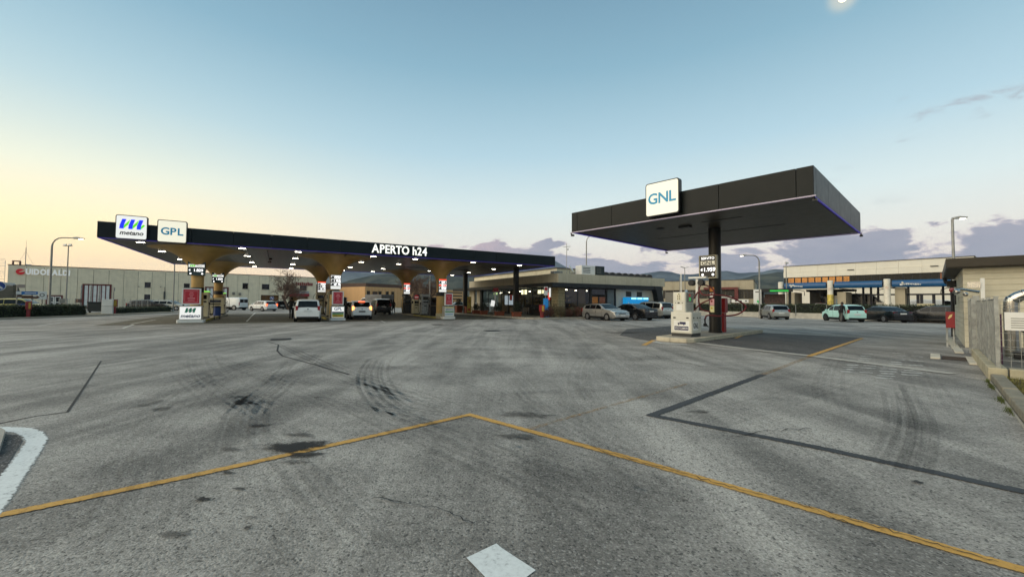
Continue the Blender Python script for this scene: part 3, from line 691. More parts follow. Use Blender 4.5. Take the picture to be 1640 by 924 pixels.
# poster stands on the island noses
def stand(s, label, kind):
    hw = {'metano': .60, 'gpl': .47, 'gas': .46}[kind]; pw = {'metano': .50, 'gpl': .41, 'gas': .36}[kind]; q = hw / .62
    r = thing('poster_stand', label, 'display stand', MF(s, 1.95, .19), MF.th)
    mb = MB(); mb.span((-hw, -.28, 0), (hw, .28, .92)); mb.build('base_box', mat('grey_stand_metal', '#a8a59c', .5, .2, grime=.2), r, bevel=.02)
    mb = MB(); mb.span((-hw + .05, -.295, .06), (hw - .05, -.278, .86)); mb.build('base_print', LITW if kind != 'gas' else WHITE, r)
    y = -.297; BKP = MATS['black_print']; NAVY = mat('navy_print', '#16345c', .5); GP = mat('green_print', '#2f8a3c', .5); YP = mat('yellow_print', '#c8b41e', .5)
    if kind == 'metano':
        mb = MB()
        for k in range(3): mb.xprism([(-.30 + k * .2, .48), (-.22 + k * .2, .78), (-.10 + k * .2, .78), (-.18 + k * .2, .48)], y - .004, y + .004)
        for k in range(2): mb.xprism([(-.18 + k * .2, .48), (-.17 + k * .2, .56), (-.02 + k * .2, .78), (-.04 + k * .2, .66)], y - .003, y + .004)
        mb.build('emblem', mat('emblem_green', '#1c8a6a', .5), r); mb = MB(); mb.text('metano', .33, (0, y, .26), .008, .03, shear=.2); mb.build('print_lettering', NAVY, r)
    elif kind == 'gpl':
        mb = MB(); mb.text('GPL', .34, (0, y, .70), .008, .02, sx=.95); mb.build('print_lettering', mat('blue_print', '#1f5f9a', .5), r)
        mb = MB(); mb.span((-.41, y - .003, .40), (.41, y + .004, .50)); mb.build('dark_stripe', NAVY, r)
        mb = MB(); mb.span((-.41, y - .003, .28), (.41, y + .004, .395)); mb.build('green_stripe', GP, r)
        mb = MB(); mb.span((-.41, y - .003, .08), (.41, y + .004, .275)); mb.build('yellow_stripe', YP, r)
        mb = MB(); mb.text('SERVITO', .15, (0, y - .006, .175), .006, .012); mb.build('print_lettering', mat('red_brown_print', '#8a3a18', .5), r)
    else:
        mb = MB(); mb.span((-.40, y - .003, .78), (.40, y + .004, .855)); mb.build('yellow_stripe', YP, r)
        mb = MB(); mb.text('SERVITO', .19, (0, y, .64), .008, .014); mb.build('print_lettering', NAVY, r)
        mb = MB(); mb.span((-.39, y - .003, .40), (.39, y + .004, .50)); mb.build('green_stripe', GP, r)
        mb = MB(); mb.span((-.4, y - .003, .18), (.35, y + .004, .26)); mb.build('blue_stripe', mat('pale_blue_print', '#6f94b4', .5), r)
    mb = MB(); mb.span((-pw + .06, -.10, .92), (-pw + .12, .06, 1.02)); mb.span((pw - .12, -.10, .92), (pw - .06, .06, 1.02)); mb.build('foot', PLAST, r)
    z0, z1, w = 1.0, 2.06, 2 * pw
    mb = MB(); mb.span((-w / 2, -.13, z0), (w / 2, .08, z1)); mb.build('poster_case', WHITE, r, bevel=.015)
    mb = MB(); mb.span((-w / 2 + .08, -.138, z0 + .08), (w / 2 - .08, -.126, z1 - .07)); p = mb.build('poster', REDW, r)
    mb = MB(); PP = mat('pale_pink_print', '#d98f95', .5)
    a, b, c, d = -w / 2 + .15, w / 2 - .15, z0 + .17, z1 - .17
    for q in (((a, c), (b, c + .015)), ((a, d - .015), (b, d)), ((a, c + .015), (a + .015, d - .015)), ((b - .015, c + .015), (b, d - .015))): mb.span((q[0][0], -.142, q[0][1]), (q[1][0], -.137, q[1][1]))
    rnd = random.Random(int(s))
    for k in range(5):
        zz = d - .12 - k * .13; hw = rnd.uniform(.07, .2); mb.span((-hw, -.142, zz), (hw, -.137, zz + rnd.uniform(.03, .06)))
    mb.build('poster_print', PP, p)
    return r
stand(4.1, 'red poster above a white box printed metano with green emblem', 'metano')
stand(13.0, 'red poster above a white box printed GPL in blue', 'gpl')
stand(22.0, 'red poster above a white box with green and blue bands by the rightmost flared column', 'gas')
# dispensers
def dispenser(label, s, t, w, d, h, body, dark=False, hoses=1, rz=0.0, cap=None, seed=0):
    r = thing('fuel_dispenser', label, 'fuel pump', MF(s, t, .15), MF.th + rz)
    mb = MB(); mb.span((-w / 2 - .02, -d / 2 - .02, 0), (w / 2 + .02, d / 2 + .02, .1)); mb.build('plinth', PLAST, r)
    mb = MB(); mb.span((-w / 2, -d / 2, .1), (w / 2, d / 2, h * .55)); mb.build('lower_cabinet', body, r, bevel=.02)
    mb = MB(); mb.span((-w / 2 + .01, -d / 2 + .01, h * .56), (w / 2 - .01, d / 2 - .01, h)); mb.build('upper_cabinet', body, r, bevel=.02)
    mb = MB(); mb.span((-w * .32, -d / 2 - .01, h * .72), (w * .32, -d / 2 + .02, h * .88)); mb.span((-w / 2 - .01, -d * .3, h * .72), (-w / 2 + .02, d * .3, h * .88)); mb.build('display', GLASS, r)
    mb = MB(); mb.span((-w * .2, -d / 2 - .01, h * .42), (w * .05, -d / 2 + .02, h * .47)); mb.span((-w * .3, -d / 2 - .006, h * .60), (w * .3, -d / 2 + .01, h * .66)); mb.build('panel_slot', PLAST, r)
    if cap: mb = MB(); mb.span((-w / 2 - .01, -d / 2 - .01, h), (w / 2 + .01, d / 2 + .01, h + .05)); mb.build('lit_cap', cap, r)
    for k in range(hoses):
        sg = 1 if k % 2 == 0 else -1; x = sg * (w / 2 + .05); y = (k // 2) * .3 - .15
        mb = MB(); mb.tube(catmull([(x, y, h * .95), (x + sg * .22, y - .05, h * .75), (x + sg * .25, y - .1, h * .25), (x + sg * .10, y - .12, .18), (x + sg * .04, y - .05, h * .35), (x, y, h * .52)], 5), .02, 6); mb.build('hose', BLACK, r, smooth=True)
        mb = MB(); mb.box((x, y, h * .56), (.07, .14, .16)); mb.tube([(x, y - .05, h * .6), (x + sg * .02, y - .2, h * .5)], .02, 6); mb.build('nozzle', BLACK, r)
    return r
LIME = mat('lit_green_cap', '#7ad04a', .4, emit='#86e050', estr=.7, var=0)
CRP = mat('cream_pump_enamel', '#c9c2a2', .4, var=.06, grime=.15); DKP = mat('black_pump_enamel', '#151515', .35); WHP = mat('white_pump_enamel', '#d6d4cc', .4, grime=.1)
dispenser('slim cream gas pump with green cap behind the leftmost poster stand', 4.30, 5.8, .55, .75, 1.95, CRP, hoses=2, cap=LIME)
dispenser('wide cream gas pump at the foot of the leftmost rear column', 4.05, 14.6, 1.30, .6, 1.55, CRP, hoses=2)
dispenser('slim cream pump with green cap beside the leftmost rear column', 4.15, 16.9, .9, .5, 2.0, CRP, hoses=1, cap=LIME)
dispenser('olive pump with hanging hoses behind the GPL stand', 13.05, 6.6, .7, .8, 2.15, BEIGE, hoses=4)
dispenser('olive pump frame at the foot of the middle rear column', 12.8, 14.2, .8, .7, 2.2, BEIGE, hoses=2)
dispenser('black pump with white front behind the rightmost poster stand', 21.9, 5.6, .8, .8, 1.75, DKP, hoses=2)
dispenser('grey pump with glass head behind the black pump', 21.9, 8.2, .9, .7, 2.1, GALV, hoses=2)
dispenser('cream tapering pump left of the black pump', 21.75, 10.8, .7, .7, 1.6, CRP, hoses=1)
dispenser('tall black pump at the foot of the rear column behind the parked black car', 21.8, 14.4, .7, .8, 2.0, DKP, hoses=2)
dispenser('khaki cabinet pump right of the tall black pump', 22.9, 15.2, 1.3, .6, 1.5, BEIGE, hoses=1)
# bins and small things on the islands
def bin_(label, p, r0, h, m, frame=True):
    r = thing('litter_bin', label, 'bin', p); mb = MB(); mb.lathe([(r0 * .85, .28), (r0, .30), (r0 * 1.02, h), (r0 * .9, h + .02)], n=16); mb.build('bucket', m, r, smooth=True)
    mb = MB(); mb.lathe([(r0 * 1.06, h - .05), (r0 * 1.06, h + .03), (r0 * .7, h + .09)], n=16); mb.build('lid', mat('navy_lid', '#0e1c3c', .5), r, smooth=True)
    mb = MB()
    for k in (-1, 1): mb.tube([(k * r0, 0, .0), (k * r0 * .9, 0, .4)], .02, 5); mb.tube([(0, k * r0, .0), (0, k * r0 * .9, .4)], .02, 5)
    mb.build('stand', PLAST, r)
BLUE = mat('blue_bin_plastic', '#123a7c', .4)
bin_('blue litter bin on legs beside the leftmost island', MF(4.95, 7.1), .24, .95, BLUE)
mb = MB(); mb.span((-.28, -.25, 0), (.28, .25, .62)); mb.span((-.30, -.27, .62), (.30, .27, .70)); o = mb.build('small_bin', PLAST, bevel=.02, loc=MF(23.5, 14.2, .0), rz=MF.th); tag(o, 'low black box bin beside the khaki cabinet', 'bin')

# ------------------------------------------------------------------ truck canopy
gc = thing('truck_canopy', 'square anthracite canopy on one thick column over the truck pump', 'canopy', GF(0, 0), GF.th)
GW, GD, GZ, GT = 9.98, 10.03, 5.02, 6.02
mb = MB(); mb.span((.12, .12, GZ + .16), (GW - .12, GD - .12, GT - .06)); mb.build('roof', UND, gc)
def pan(x0, x1): return x1 - x0
cuts = [0, .32, 2.55, 5.75, 9.45, GW]
cuts = [0, .35, 2.35, 4.55, 7.05, 9.5, GW]
for side in range(4):
    for a, b in zip(cuts, cuts[1:]):
        mb = MB(); mb.span((a + .008, 0, GZ + .03), (b - .008, .09, GT)); mb.span((a + .012, .09, GT - .06), (b - .012, .25, GT - .012)); o = mb.build('fascia_panel', FASCG, gc, bevel=.006)
        o.location = ((0, 0, 0), (GW, 0, 0), (GW, GD, 0), (0, GD, 0))[side]; o.rotation_euler[2] = side * pi / 2
mb = MB()
for a, b in (((-.05, -.03, GZ - .02), (GW + .05, .045, GZ + .022)), ((-.05, GD - .045, GZ - .02), (GW + .05, GD + .03, GZ + .022))): mb.span(a, b)
mb.build('led_strip', mat('pale_led_rail', '#98929c', .4, .3, emit='#a890d0', estr=.05, var=0), gc)
mb = MB()
for a, b in (((.0, .06, GZ - .015), (.05, GD - .06, GZ + .022)), ((GW - .05, .06, GZ - .015), (GW, GD - .06, GZ + .022))): mb.span(a, b)
mb.build('led_strip', PUR, gc)
mb = MB()
for x, y in ((-.04, .0), (GW, .0), (GW, GD), (-.04, GD)):
    mb.tube([(x, y, GZ - .03), (x, y + .12, GZ - .10)], .03, 6); mb.box((x, y + .14, GZ - .11), (.12, .14, .08))
mb.build('corner_spotlight', PLAST, gc)
n = 100; w = (GW - .24) / n; mb = MB()
for i in range(n): mb.span((.12, .12 + i * w + .006, GZ + .04), (GW - .12, .12 + (i + 1) * w - .006, GZ + .075))
for i in range(n): mb.span((.125, .12 + i * w - .004, GZ + .076), (GW - .125, .12 + i * w + .004, GZ + .09))
o = mb.build('soffit_slats', SOFG, gc); o['kind'] = 'stuff'
mb = MB(); mb.lathe([(.16, GZ - .0), (.20, GZ + .03), (.20, GZ + .045)], (3.6, 2.2, 0)); mb.build('ceiling_disc', PLAST, gc, smooth=True)
mb = MB(); mb.box((4.7, 2.4, GZ - .0), (.5, .3, .1)); mb.build('ceiling_box', PLAST, gc, bevel=.01)
mb = MB(); mb.span((5.6, 2.0, GZ + .025), (7.2, 2.04, GZ + .04)); mb.span((2.0, 5.0, GZ + .025), (8.0, 5.03, GZ + .04)); mb.build('panel_joint', PLAST, gc)
DCOL = mat('black_column_steel', '#1c1b18', .38, .4, .1)
mb = MB(); mb.lathe([(.30, .17), (.30, .24), (.265, .25), (.265, GZ + .05)], (5.42, 3.9, 0), 32); cl = mb.build('column', DCOL, gc, smooth=True)
# stickers on the column
for k, (zz, hh, c) in enumerate(((2.17, .20, '#b06a1c'), (1.90, .19, '#d8d6d0'), (1.58, .30, '#d49a9c'), (1.26, .30, '#d6d2a0'))):
    mb = MB(); a0 = radians(258); vs = []
    for j in range(5): a = a0 - .42 + .84 * j / 4; vs += [(5.42 + .268 * cos(a), 3.9 + .268 * sin(a), zz - hh / 2), (5.42 + .268 * cos(a), 3.9 + .268 * sin(a), zz + hh / 2)]
    mb.add(vs, [(2 * j, 2 * j + 2, 2 * j + 3, 2 * j + 1) for j in range(4)]); st = mb.build('warning_sticker', mat('sticker_%d' % k, c, .5, var=.1, scale=20), cl)
    if k:
        mb = MB(); mb.lathe([(.05, -.002), (.05, .0)], (5.42 + .274 * cos(a0), 3.9 + .274 * sin(a0), zz + .04), 10, axis='y'); mb.build('symbol', [RED, RED, mat('sticker_yellow', '#c8a818', .5)][k - 1], st)
price_board('cream framed price board for GNL hung on the thick black column', GF, 5.30, 3.9, 2.72, 3.70, .70, 'gnl', -.36)
isl = thing('pump_island', 'long pale concrete island with rounded nose under the truck canopy', 'kerb', GF(0, 0), GF.th)
IK = mat('pale_island_concrete', '#b5ad98', .88, var=.12, grime=.35, scale=4, bump=.3)
mb = MB(); mb.prism(rounded(4.82, 6.12, -.55, 8.1, .18), 0, .155); mb.build('island_core', mat('island_top_concrete', '#8f8b80', .88, var=.15, grime=.3, scale=3), isl)
def kerb_run(parent, x, y0, y1, n, w=.16, h=.17):
    for i in range(n):
        a = y0 + (y1 - y0) * i / n; b = y0 + (y1 - y0) * (i + 1) / n
        mb = MB(); mb.span((x - w / 2, a + .006, 0), (x + w / 2, b - .006, h + random.uniform(-.004, .004))); mb.build('kerb_stone', IK, parent, bevel=.02)
kerb_run(isl, 4.78, -.35, 8.0, 8); kerb_run(isl, 6.16, -.35, 8.0, 8)
for i, (a, b) in enumerate(((4.86, 5.46), (5.47, 6.08))):
    mb = MB(); mb.prism([(a, -.72 + (.10 if i == 0 else 0)), (b, -.72 + (.10 if i else 0)), (b, -.36), (a, -.36)], 0, .172); mb.build('kerb_stone', IK, isl, bevel=.03)
mb = MB(); mb.prism([(4.70, -.35), (4.86, -.61), (4.86, -.36)], 0, .17); mb.prism([(6.24, -.35), (6.08, -.61), (6.08, -.36)], 0, .17); mb.build('kerb_corner', IK, isl, bevel=.02)
line([(1045, 547), (1060, 550), (1100, 552)], .12, LINE_W, .012, 'white_line', 'white edge paint at the island nose')
# truck dispenser
PG = mat('light_grey_enamel', '#cbc9bc', .42, .05, .05, grime=.12, spec=.5); PD = mat('dark_base_paint', '#2e2f2d', .6)
dx0, dx1, dy0, dy1 = 4.98, 5.80, .42, 1.34
d = thing('truck_gas_dispenser', 'tall light grey truck gas dispenser with stickers on the concrete island', 'fuel pump', GF(5.39, .88, .155), GF.th)
w, dd = .86, .92
mb = MB(); mb.span((-.41, -.44, 0), (.41, .44, .13)); mb.build('plinth', PD, d)
mb = MB(); mb.span((-.43, -.46, .13), (.43, .46, 1.00)); lc = mb.build('lower_cabinet', PG, d, bevel=.012)
mb = MB(); mb.span((-.40, -.475, .16), (.40, -.461, .97)); mb.build('front_door', PG, lc, bevel=.006)
mb = MB(); mb.span((.431, -.40, .16), (.445, .12, .97)); mb.span((.431, .14, .16), (.445, .43, .97)); mb.build('side_door', PG, lc, bevel=.006)
mb = MB()
for x in (-.27, .27): mb.span((x - .05, -.485, .74), (x + .05, -.474, .79))
for yy in (-.3, .05, .3): mb.span((.444, yy - .04, .74), (.455, yy + .04, .79))
mb.build('recessed_handle', PLAST, lc)
mb = MB(); mb.span((-.30, -.482, .22), (.34, -.4745, .64)); sl = mb.build('sticker', WHITE, lc)
NV = mat('navy_sticker', '#1b1d46', .5)
mb = MB(); mb.span((-.05, -.486, .50), (.20, -.481, .60)); mb.span((-.13, -.486, .49), (-.06, -.481, .56)); mb.lathe([(.022, -.486), (.022, -.481)], (-.09, 0, .485), 8, axis='y'); mb.lathe([(.022, -.486), (.022, -.481)], (.12, 0, .485), 8, axis='y'); mb.build('truck_symbol', NV, sl)
mb = MB(); mb.span((-.27, -.486, .26), (.31, -.481, .42)); mb.build('word_band', NV, sl)
mb = MB(); mb.text('SOLO CAMION', .105, (.02, -.487, .34), .004, .012, sx=.76); mb.build('lettering', WHITE, sl)
mb = MB(); mb.span((.445, -.36, .26), (.452, .12, .62)); sl = mb.build('sticker', WHITE, lc)
mb = MB(); mb.text('GNL', .30, (.454, -.12, .44), .004, .014, rz=pi / 2, sx=.78); mb.build('lettering', MATS['black_print'], sl)
mb = MB(); mb.span((-.36, -.40, 1.0), (.16, .36, 1.82)); uc = mb.build('upper_cabinet', PG, d, bevel=.012)
mb = MB(); mb.span((-.33, -.412, 1.45), (.13, -.401, 1.79)); mb.span((-.33, -.412, 1.03), (.13, -.401, 1.43)); mb.build('front_panel', PG, uc, bevel=.005)
mb = MB(); mb.span((-.19, -.418, 1.49), (-.02, -.411, 1.77)); k = mb.build('keypad_plate', mat('pale_keypad', '#d9d3b8', .5), uc)
mb = MB()
for i in range(2):
    for j in range(3): mb.span((-.17 + i * .075, -.422, 1.51 + j * .07), (-.13 + i * .075, -.417, 1.55 + j * .07))
mb.span((-.13, -.422, 1.72), (-.08, -.417, 1.75)); mb.build('key', PLAST, k)
mb = MB(); mb.span((-.16, -.420, 1.35), (-.08, -.411, 1.40)); mb.lathe([(.018, -.42), (.018, -.411)], (-.26, 0, 1.375), 8, axis='y'); mb.lathe([(.018, -.42), (.018, -.411)], (.04, 0, 1.375), 8, axis='y'); mb.build('button', PLAST, uc)
mb = MB(); mb.span((-.22, -.416, 1.08), (.02, -.411, 1.30)); mb.build('paper_notice', WHITE, uc)
mb = MB(); mb.span((.161, -.30, 1.40), (.175, .28, 1.79)); ds = mb.build('display_panel', mat('side_panel_grey', '#7d7b70', .45), uc)
mb = MB(); mb.span((.174, -.10, 1.46), (.182, .06, 1.60)); mb.build('green_display', mat('green_screen', '#2f8a4a', .4, emit='#30a050', estr=.35, var=0), ds)
mb = MB(); mb.span((.174, -.10, 1.64), (.182, .02, 1.74)); mb.build('red_display', mat('red_screen', '#7c2418', .4, emit='#a03020', estr=.3, var=0), ds)
mb = MB(); mb.span((.161, -.28, 1.04), (.172, .26, 1.37)); mb.build('lower_side_panel', mat('side_panel_light', '#a3a196', .4), uc)
mb = MB(); mb.span((.02, -.1, 1.82), (.10, -.02, 1.92)); mb.build('top_lamp', mat('blue_lamp', '#6f8aa0', .4), uc)
mb = MB(); mb.tube([(-.2, .0, 1.82), (-.2, .0, 2.62)], .022, 6); mb.build('vent_pipe', WHITE, uc)
# hose gantry post
g = thing('hose_post', 'white post with twin round drums and red looped hose beside the dispenser', 'hose post', GF(5.55, 1.62, .155), GF.th)
mb = MB(); mb.span((-.05, -.05, 0), (.05, .05, 2.42)); mb.build('post', WHITE, g, bevel=.008)
mb = MB(); mb.span((-.34, -.10, 2.42), (.40, .10, 2.50)); mb.build('top_plate', WHITE, g, bevel=.008)
for x in (-.20, .20): mb = MB(); mb.lathe([(.115, -.17), (.13, -.15), (.13, .05), (.115, .07)], (x, 0, 2.24), 18, axis='y'); mb.build('drum', PLAST, g, smooth=True)
mb = MB()
mb.tube(catmull([(.05, -.06, 1.85), (-.25, -.12, 1.3), (-.18, -.15, 1.0), (.2, -.1, 1.35), (.62, .1, 1.62), (.55, .15, 2.0), (.1, .05, 2.1), (.15, -.1, 1.2), (.5, .1, 1.0)], 6), .028, 8)
mb.tube(catmull([(.1, -.06, 1.95), (.3, -.1, 1.72), (.75, .05, 1.72), (1.2, .4, 1.62), (1.6, .9, 1.25), (1.35, .7, .92), (.85, .2, .84), (.45, -.05, .86), (.34, -.08, .70)], 7), .032, 8)
mb.build('red_hose', mat('dark_red_hose', '#5c1216', .5), g, smooth=True)
mb = MB(); mb.tube([(.34, -.08, .72), (.36, -.1, .5)], .03, 6); mb.tube([(.36, -.1, .55), (.5, -.12, .38)], .018, 6); mb.span((.30, -.14, .40), (.42, -.06, .52)); mb.build('nozzle', BLACK, g)
mb = MB(); mb.span((-.12, .1, 1.35), (.0, .2, 1.55)); mb.build('junction_box', GALV, g)
# red hose cabinet behind the column
c = thing('fire_hose_cabinet', 'tall narrow red cabinet behind the thick black column', 'cabinet', GF(5.46, 4.62, .155), GF.th)
mb = MB(); mb.span((-.14, -.14, 0), (.14, .14, .92)); mb.build('pedestal', RED, c, bevel=.01)
mb = MB(); mb.span((-.20, -.17, .93), (.20, .17, 1.62)); b_ = mb.build('box', RED, c, bevel=.015)
mb = MB(); mb.span((-.17, -.178, .97), (.17, -.169, 1.58)); mb.build('door', mat('red_door', '#8a1218', .4), b_, bevel=.004)
# ------------------------------------------------------------------ left warehouse
def bframe(p0, p1):
    return Frame(p0[0], p0[1], atan2(p1[1] - p0[1], p1[0] - p0[0]))
def panel_wall(parent, x0, x1, z0, z1, n, m, holes=(), y=0.0, th=.2):
    """cast panels side by side, cut round openings (x0,x1,z0,z1)"""
    w = (x1 - x0) / n
    for i in range(n):
        a, b = x0 + i * w + .02, x0 + (i + 1) * w - .02; mb = MB()
        xs = sorted({a, b} | {v for h in holes for v in h[:2] if a < v < b}); zs = sorted({z0, z1} | {v for h in holes for v in h[2:] if z0 < v < z1})
        for xa, xb in zip(xs, xs[1:]):
            runs = []
            for za, zb in zip(zs, zs[1:]):
                mx, mz = (xa + xb) / 2, (za + zb) / 2
                if any(h[0] < mx < h[1] and h[2] < mz < h[3] for h in holes): continue
                if runs and abs(runs[-1][1] - za) < 1e-6: runs[-1][1] = zb
                else: runs.append([za, zb])
            for za, zb in runs: mb.span((xa, y, za), (xb, y + th, zb))
        if mb.v: mb.build('panel', m, parent)
def window(parent, x0, x1, z0, z1, y=.06, fr=None, glass=None, mull=1, sill=True, t=.06):
    mb = MB(); fr = fr or mat('dark_window_frame', '#2b2a28', .5)
    mb.span((x0, y - .03, z0), (x1, y + .04, z0 + t)); mb.span((x0, y - .03, z1 - t), (x1, y + .04, z1)); mb.span((x0, y - .03, z0 + t), (x0 + t, y + .04, z1 - t)); mb.span((x1 - t, y - .03, z0 + t), (x1, y + .04, z1 - t))
    for k in range(1, mull + 1): xx = x0 + (x1 - x0) * k / (mull + 1); mb.span((xx - t / 2, y - .025, z0 + t), (xx + t / 2, y + .035, z1 - t))
    f = mb.build('window', fr, parent)
    mb = MB(); mb.span((x0 + t * .5, y + .0, z0 + t * .5), (x1 - t * .5, y + .012, z1 - t * .5)); mb.build('pane', glass or GLASS, f)
    if sill: mb = MB(); mb.span((x0 - .08, y - .16, z0 - .07), (x1 + .08, y - .03, z0 - .005)); mb.build('sill', CONC, f)
    return f
LB0, LB1 = dep(13, 424, 60.4), dep(507, 445, 88.6)
LF = bframe(LB0, LB1); LL = (Vector(LB1[:2]) - Vector(LB0[:2])).length; LH = 6.5
def lx(px, y=0.0):      # position along the facade seen at image column px
    d = ray(px, 470); k = (px - 820) / F_PX
    # solve (x0+s c)/(y0+s s)=d.x/d.y
    q = d.x / d.y; return (q * LF.y - LF.x) / (LF.c - q * LF.s)
def lz(px, py):
    s = lx(px); p = LF(s, 0); d = ray(px, py); return EYE + d.z * p.y / d.y
PANEL = mat('aggregate_panel', '#dad0b6', .9, var=.06, scale=1.4, streak=.30, grime=.12, bump=.25, bscale=30, rnd=.05)
wb = thing('warehouse', 'long low warehouse of pale concrete panels with red framed doors behind the left forecourt', 'building', LF(0, 0), LF.th)
holes = []
def hole(pa, pb, ta, tb): # px span, py top/bottom measured mid
    m = (pa + pb) / 2; h = (lx(pa), lx(pb), max(.0, lz(m, tb)), lz(m, ta)); holes.append(h); return h
gates = [hole(131.5, 178.5, 455, 499), hole(328, 366, 459.5, 499)]
doors = [hole(73.5, 101, 472.5, 500)]
wins = [hole(231, 241, 452, 460.5), hole(231, 241, 471.5, 480), hole(294, 303.5, 454, 461), hole(294, 303.5, 472, 480), hole(388, 397, 453.5, 462.5), hole(419, 431, 455, 463.5), hole(453, 464, 456, 464), hole(480, 491, 457, 465)]
shop = [hole(418, 446.5, 472.5, 495), hole(387, 396.5, 477, 495), hole(463.5, 493, 474.5, 495)]
panel_wall(wb, 0, LL, 0, LH, 24, PANEL, holes)
mb = MB(); mb.span((.05, .22, 0), (LL - .05, 22, LH - .15)); mb.build('building_core', mat('dark_interior', '#1a1815', .9), wb)
mb = MB(); mb.span((-.05, -.05, LH), (LL + .05, .3, LH + .10)); mb.span((-.05, .3, LH), (.25, 22, LH + .1)); mb.build('coping', mat('red_brown_coping', '#57342c', .6), wb)
mb = MB(); mb.span((-.02, .2, 0), (.05, 22, LH)); mb.build('side_wall', PANEL, wb)
RB = mat('maroon_frame', '#5f2420', .5); WDR = mat('white_folding_door', '#dcdeda', .55, var=.08, grime=.2)
for x0, x1, z0, z1 in gates:
    mb = MB(); mb.span((x0, -.08, 0), (x0 + .2, .1, z1)); mb.span((x1 - .2, -.08, 0), (x1, .1, z1)); mb.span((x0 + .2, -.08, z1 - .22), (x1 - .2, .1, z1)); g = mb.build('gate_frame', RB, wb)
    n = 6; w = (x1 - x0 - .4) / n
    for i in range(n):
        mb = MB(); mb.span((x0 + .2 + i * w + .06, .02, .05), (x0 + .2 + (i + 1) * w - .06, .08, z1 - .24)); mb.build('door_leaf', WDR, g)
        if i: mb = MB(); mb.span((x0 + .2 + i * w - .06, -.03, .05), (x0 + .2 + i * w + .06, .09, z1 - .24)); mb.build('leaf_edge', RB, g)
for x0, x1, z0, z1 in doors:
    mb = MB(); mb.span((x0, -.06, 0), (x0 + .18, .1, z1)); mb.span((x1 - .18, -.06, 0), (x1, .1, z1)); mb.span((x0 + .18, -.06, z1 - .2), (x1 - .18, .1, z1)); g = mb.build('door_frame', RB, wb)
    mb = MB(); mx = (x0 + x1) / 2
    for a, b in ((x0 + .2, mx - .03), (mx + .03, x1 - .2)):
        for q in (((a, .0), (a + .12, z1 - .22)), ((b - .12, .0), (b, z1 - .22)), ((a + .12, z1 * .42), (b - .12, z1 * .42 + .14)), ((a + .12, z1 - .36), (b - .12, z1 - .22)), ((a + .12, .0), (b - .12, .2))): mb.span((q[0][0], .0, q[0][1]), (q[1][0], .08, q[1][1]))
    mb.build('door_leaf', WHITE, g); mb = MB(); mb.span((x0 + .2, .05, .05), (x1 - .2, .07, z1 - .25)); mb.build('pane', GLASS, g)
for h in wins: window(wb, *h, mull=0 if h[1] - h[0] < 2.1 else 1)
for a, b in ((0, 1), (2, 3)):
    mb = MB(); mb.span((wins[a][0], .03, wins[b][3] + .06), (wins[a][1], .12, wins[a][2] - .12)); mb.build('infill_panel', mat('blue_grey_infill', '#6f7478', .6), wb)
for i, h in enumerate(shop):
    if i == 1: mb = MB(); mb.span((h[0], .02, 0), (h[1], .1, h[3])); mb.build('dark_door', mat('dark_door_paint', '#26241f', .5), wb)
    else: window(wb, h[0], h[1], max(h[2], .1), h[3], mull=3, sill=False, glass=mat('shop_glass', '#2a2113', .1, emit='#7a5a20', estr=.06, var=.5, scale=.8))
# shop front at the right end
x0, x1 = lx(462.5), lx(494.5); zt = lz(478, 466); zb = lz(478, 474.5)
mb = MB(); mb.span((x0, -.5, zb), (x1, -.02, (zb + zt) / 2)); mb.build('red_awning', mat('red_awning_cloth', '#8c1a24', .6), wb)
mb = MB(); mb.span((x0, -.15, (zb + zt) / 2 + .02), (x1, -.02, zt)); mb.build('grey_sign_band', mat('grey_sign_band', '#9a9c9c', .5), wb)
mb = MB(); sx0, sx1 = lx(473), lx(501)
for k in range(9): a = sx0 + (sx1 - sx0) * k / 9; mb.span((a, -.1, lz(487, 457.5)), (a + (sx1 - sx0) / 9 * .72, -.02, lz(487, 452) - (.12 if k % 3 else 0)))
mb.build('red_sign_letters', mat('dull_red_letter', '#7c2424', .5), wb)
mb = MB()
for px, py, r_ in ((101, 482, .28), (66, 0, 0), (222, 459, .06), (257, 459.5, .06), (374, 470, .2), (384, 471, .2)):
    if r_: mb.box((lx(px), -.12, lz(px, py)), (r_ * 2, .2, r_ * 2.6))
mb.build('wall_box', mat('grey_meter_box', '#77756c', .6), wb)
mb = MB(); mb.span((lx(262), -.1, lz(262.5, 479)), (lx(265), -.02, lz(262.5, 467))); mb.build('flue_box', mat('dark_flue', '#45443f', .6), wb)
mb = MB(); mb.tube([(lx(263.5), -.06, lz(263, 467)), (lx(263.5), -.06, lz(263, 460))], .05, 6); mb.tube([(lx(263.5), -.06, .2), (lx(263.5), -.06, lz(263, 479))], .04, 6); mb.build('flue', POLE, wb)
# raised letters of the wall sign
r = thing('wall_sign', 'raised white capitals with a red first letter high on the warehouse wall', 'sign', LF(lx(68), -.06, lz(68, 436.5)), LF.th)
SL0 = lx(24) - lx(68); SL1 = lx(111.5) - lx(68); WL = mat('white_letter', '#e4e4e0', .45, emit='#e4e4e0', estr=.10, var=0); tot = SL1 - SL0
mb = MB()
for k in range(20):
    pass
ring = [(.44 * cos(radians(a)), .44 * sin(radians(a))) for a in range(0, 360, 12)]
mb.xprism([(SL0 + .44 + p[0], p[1]) for p in ring], -.12, .0); mb.build('red_letter', mat('bright_red_letter', '#b8101a', .45, emit='#b8101a', estr=.08, var=0), r)
mb = MB(); mb.xprism([(SL0 + .30, -.06), (SL0 + .86, .0), (SL0 + .88, .10), (SL0 + .42, .05)], -.14, -.121); mb.xprism([(SL0 + .5, .10), (SL0 + .82, .26), (SL0 + .9, .12)], -.14, -.121); mb.build('letter_notch', PANEL, r)
geos = [text_geo(ch, 1.15, .12, .055, 0.0, 'LEFT') for ch in 'UIDOBALDI']
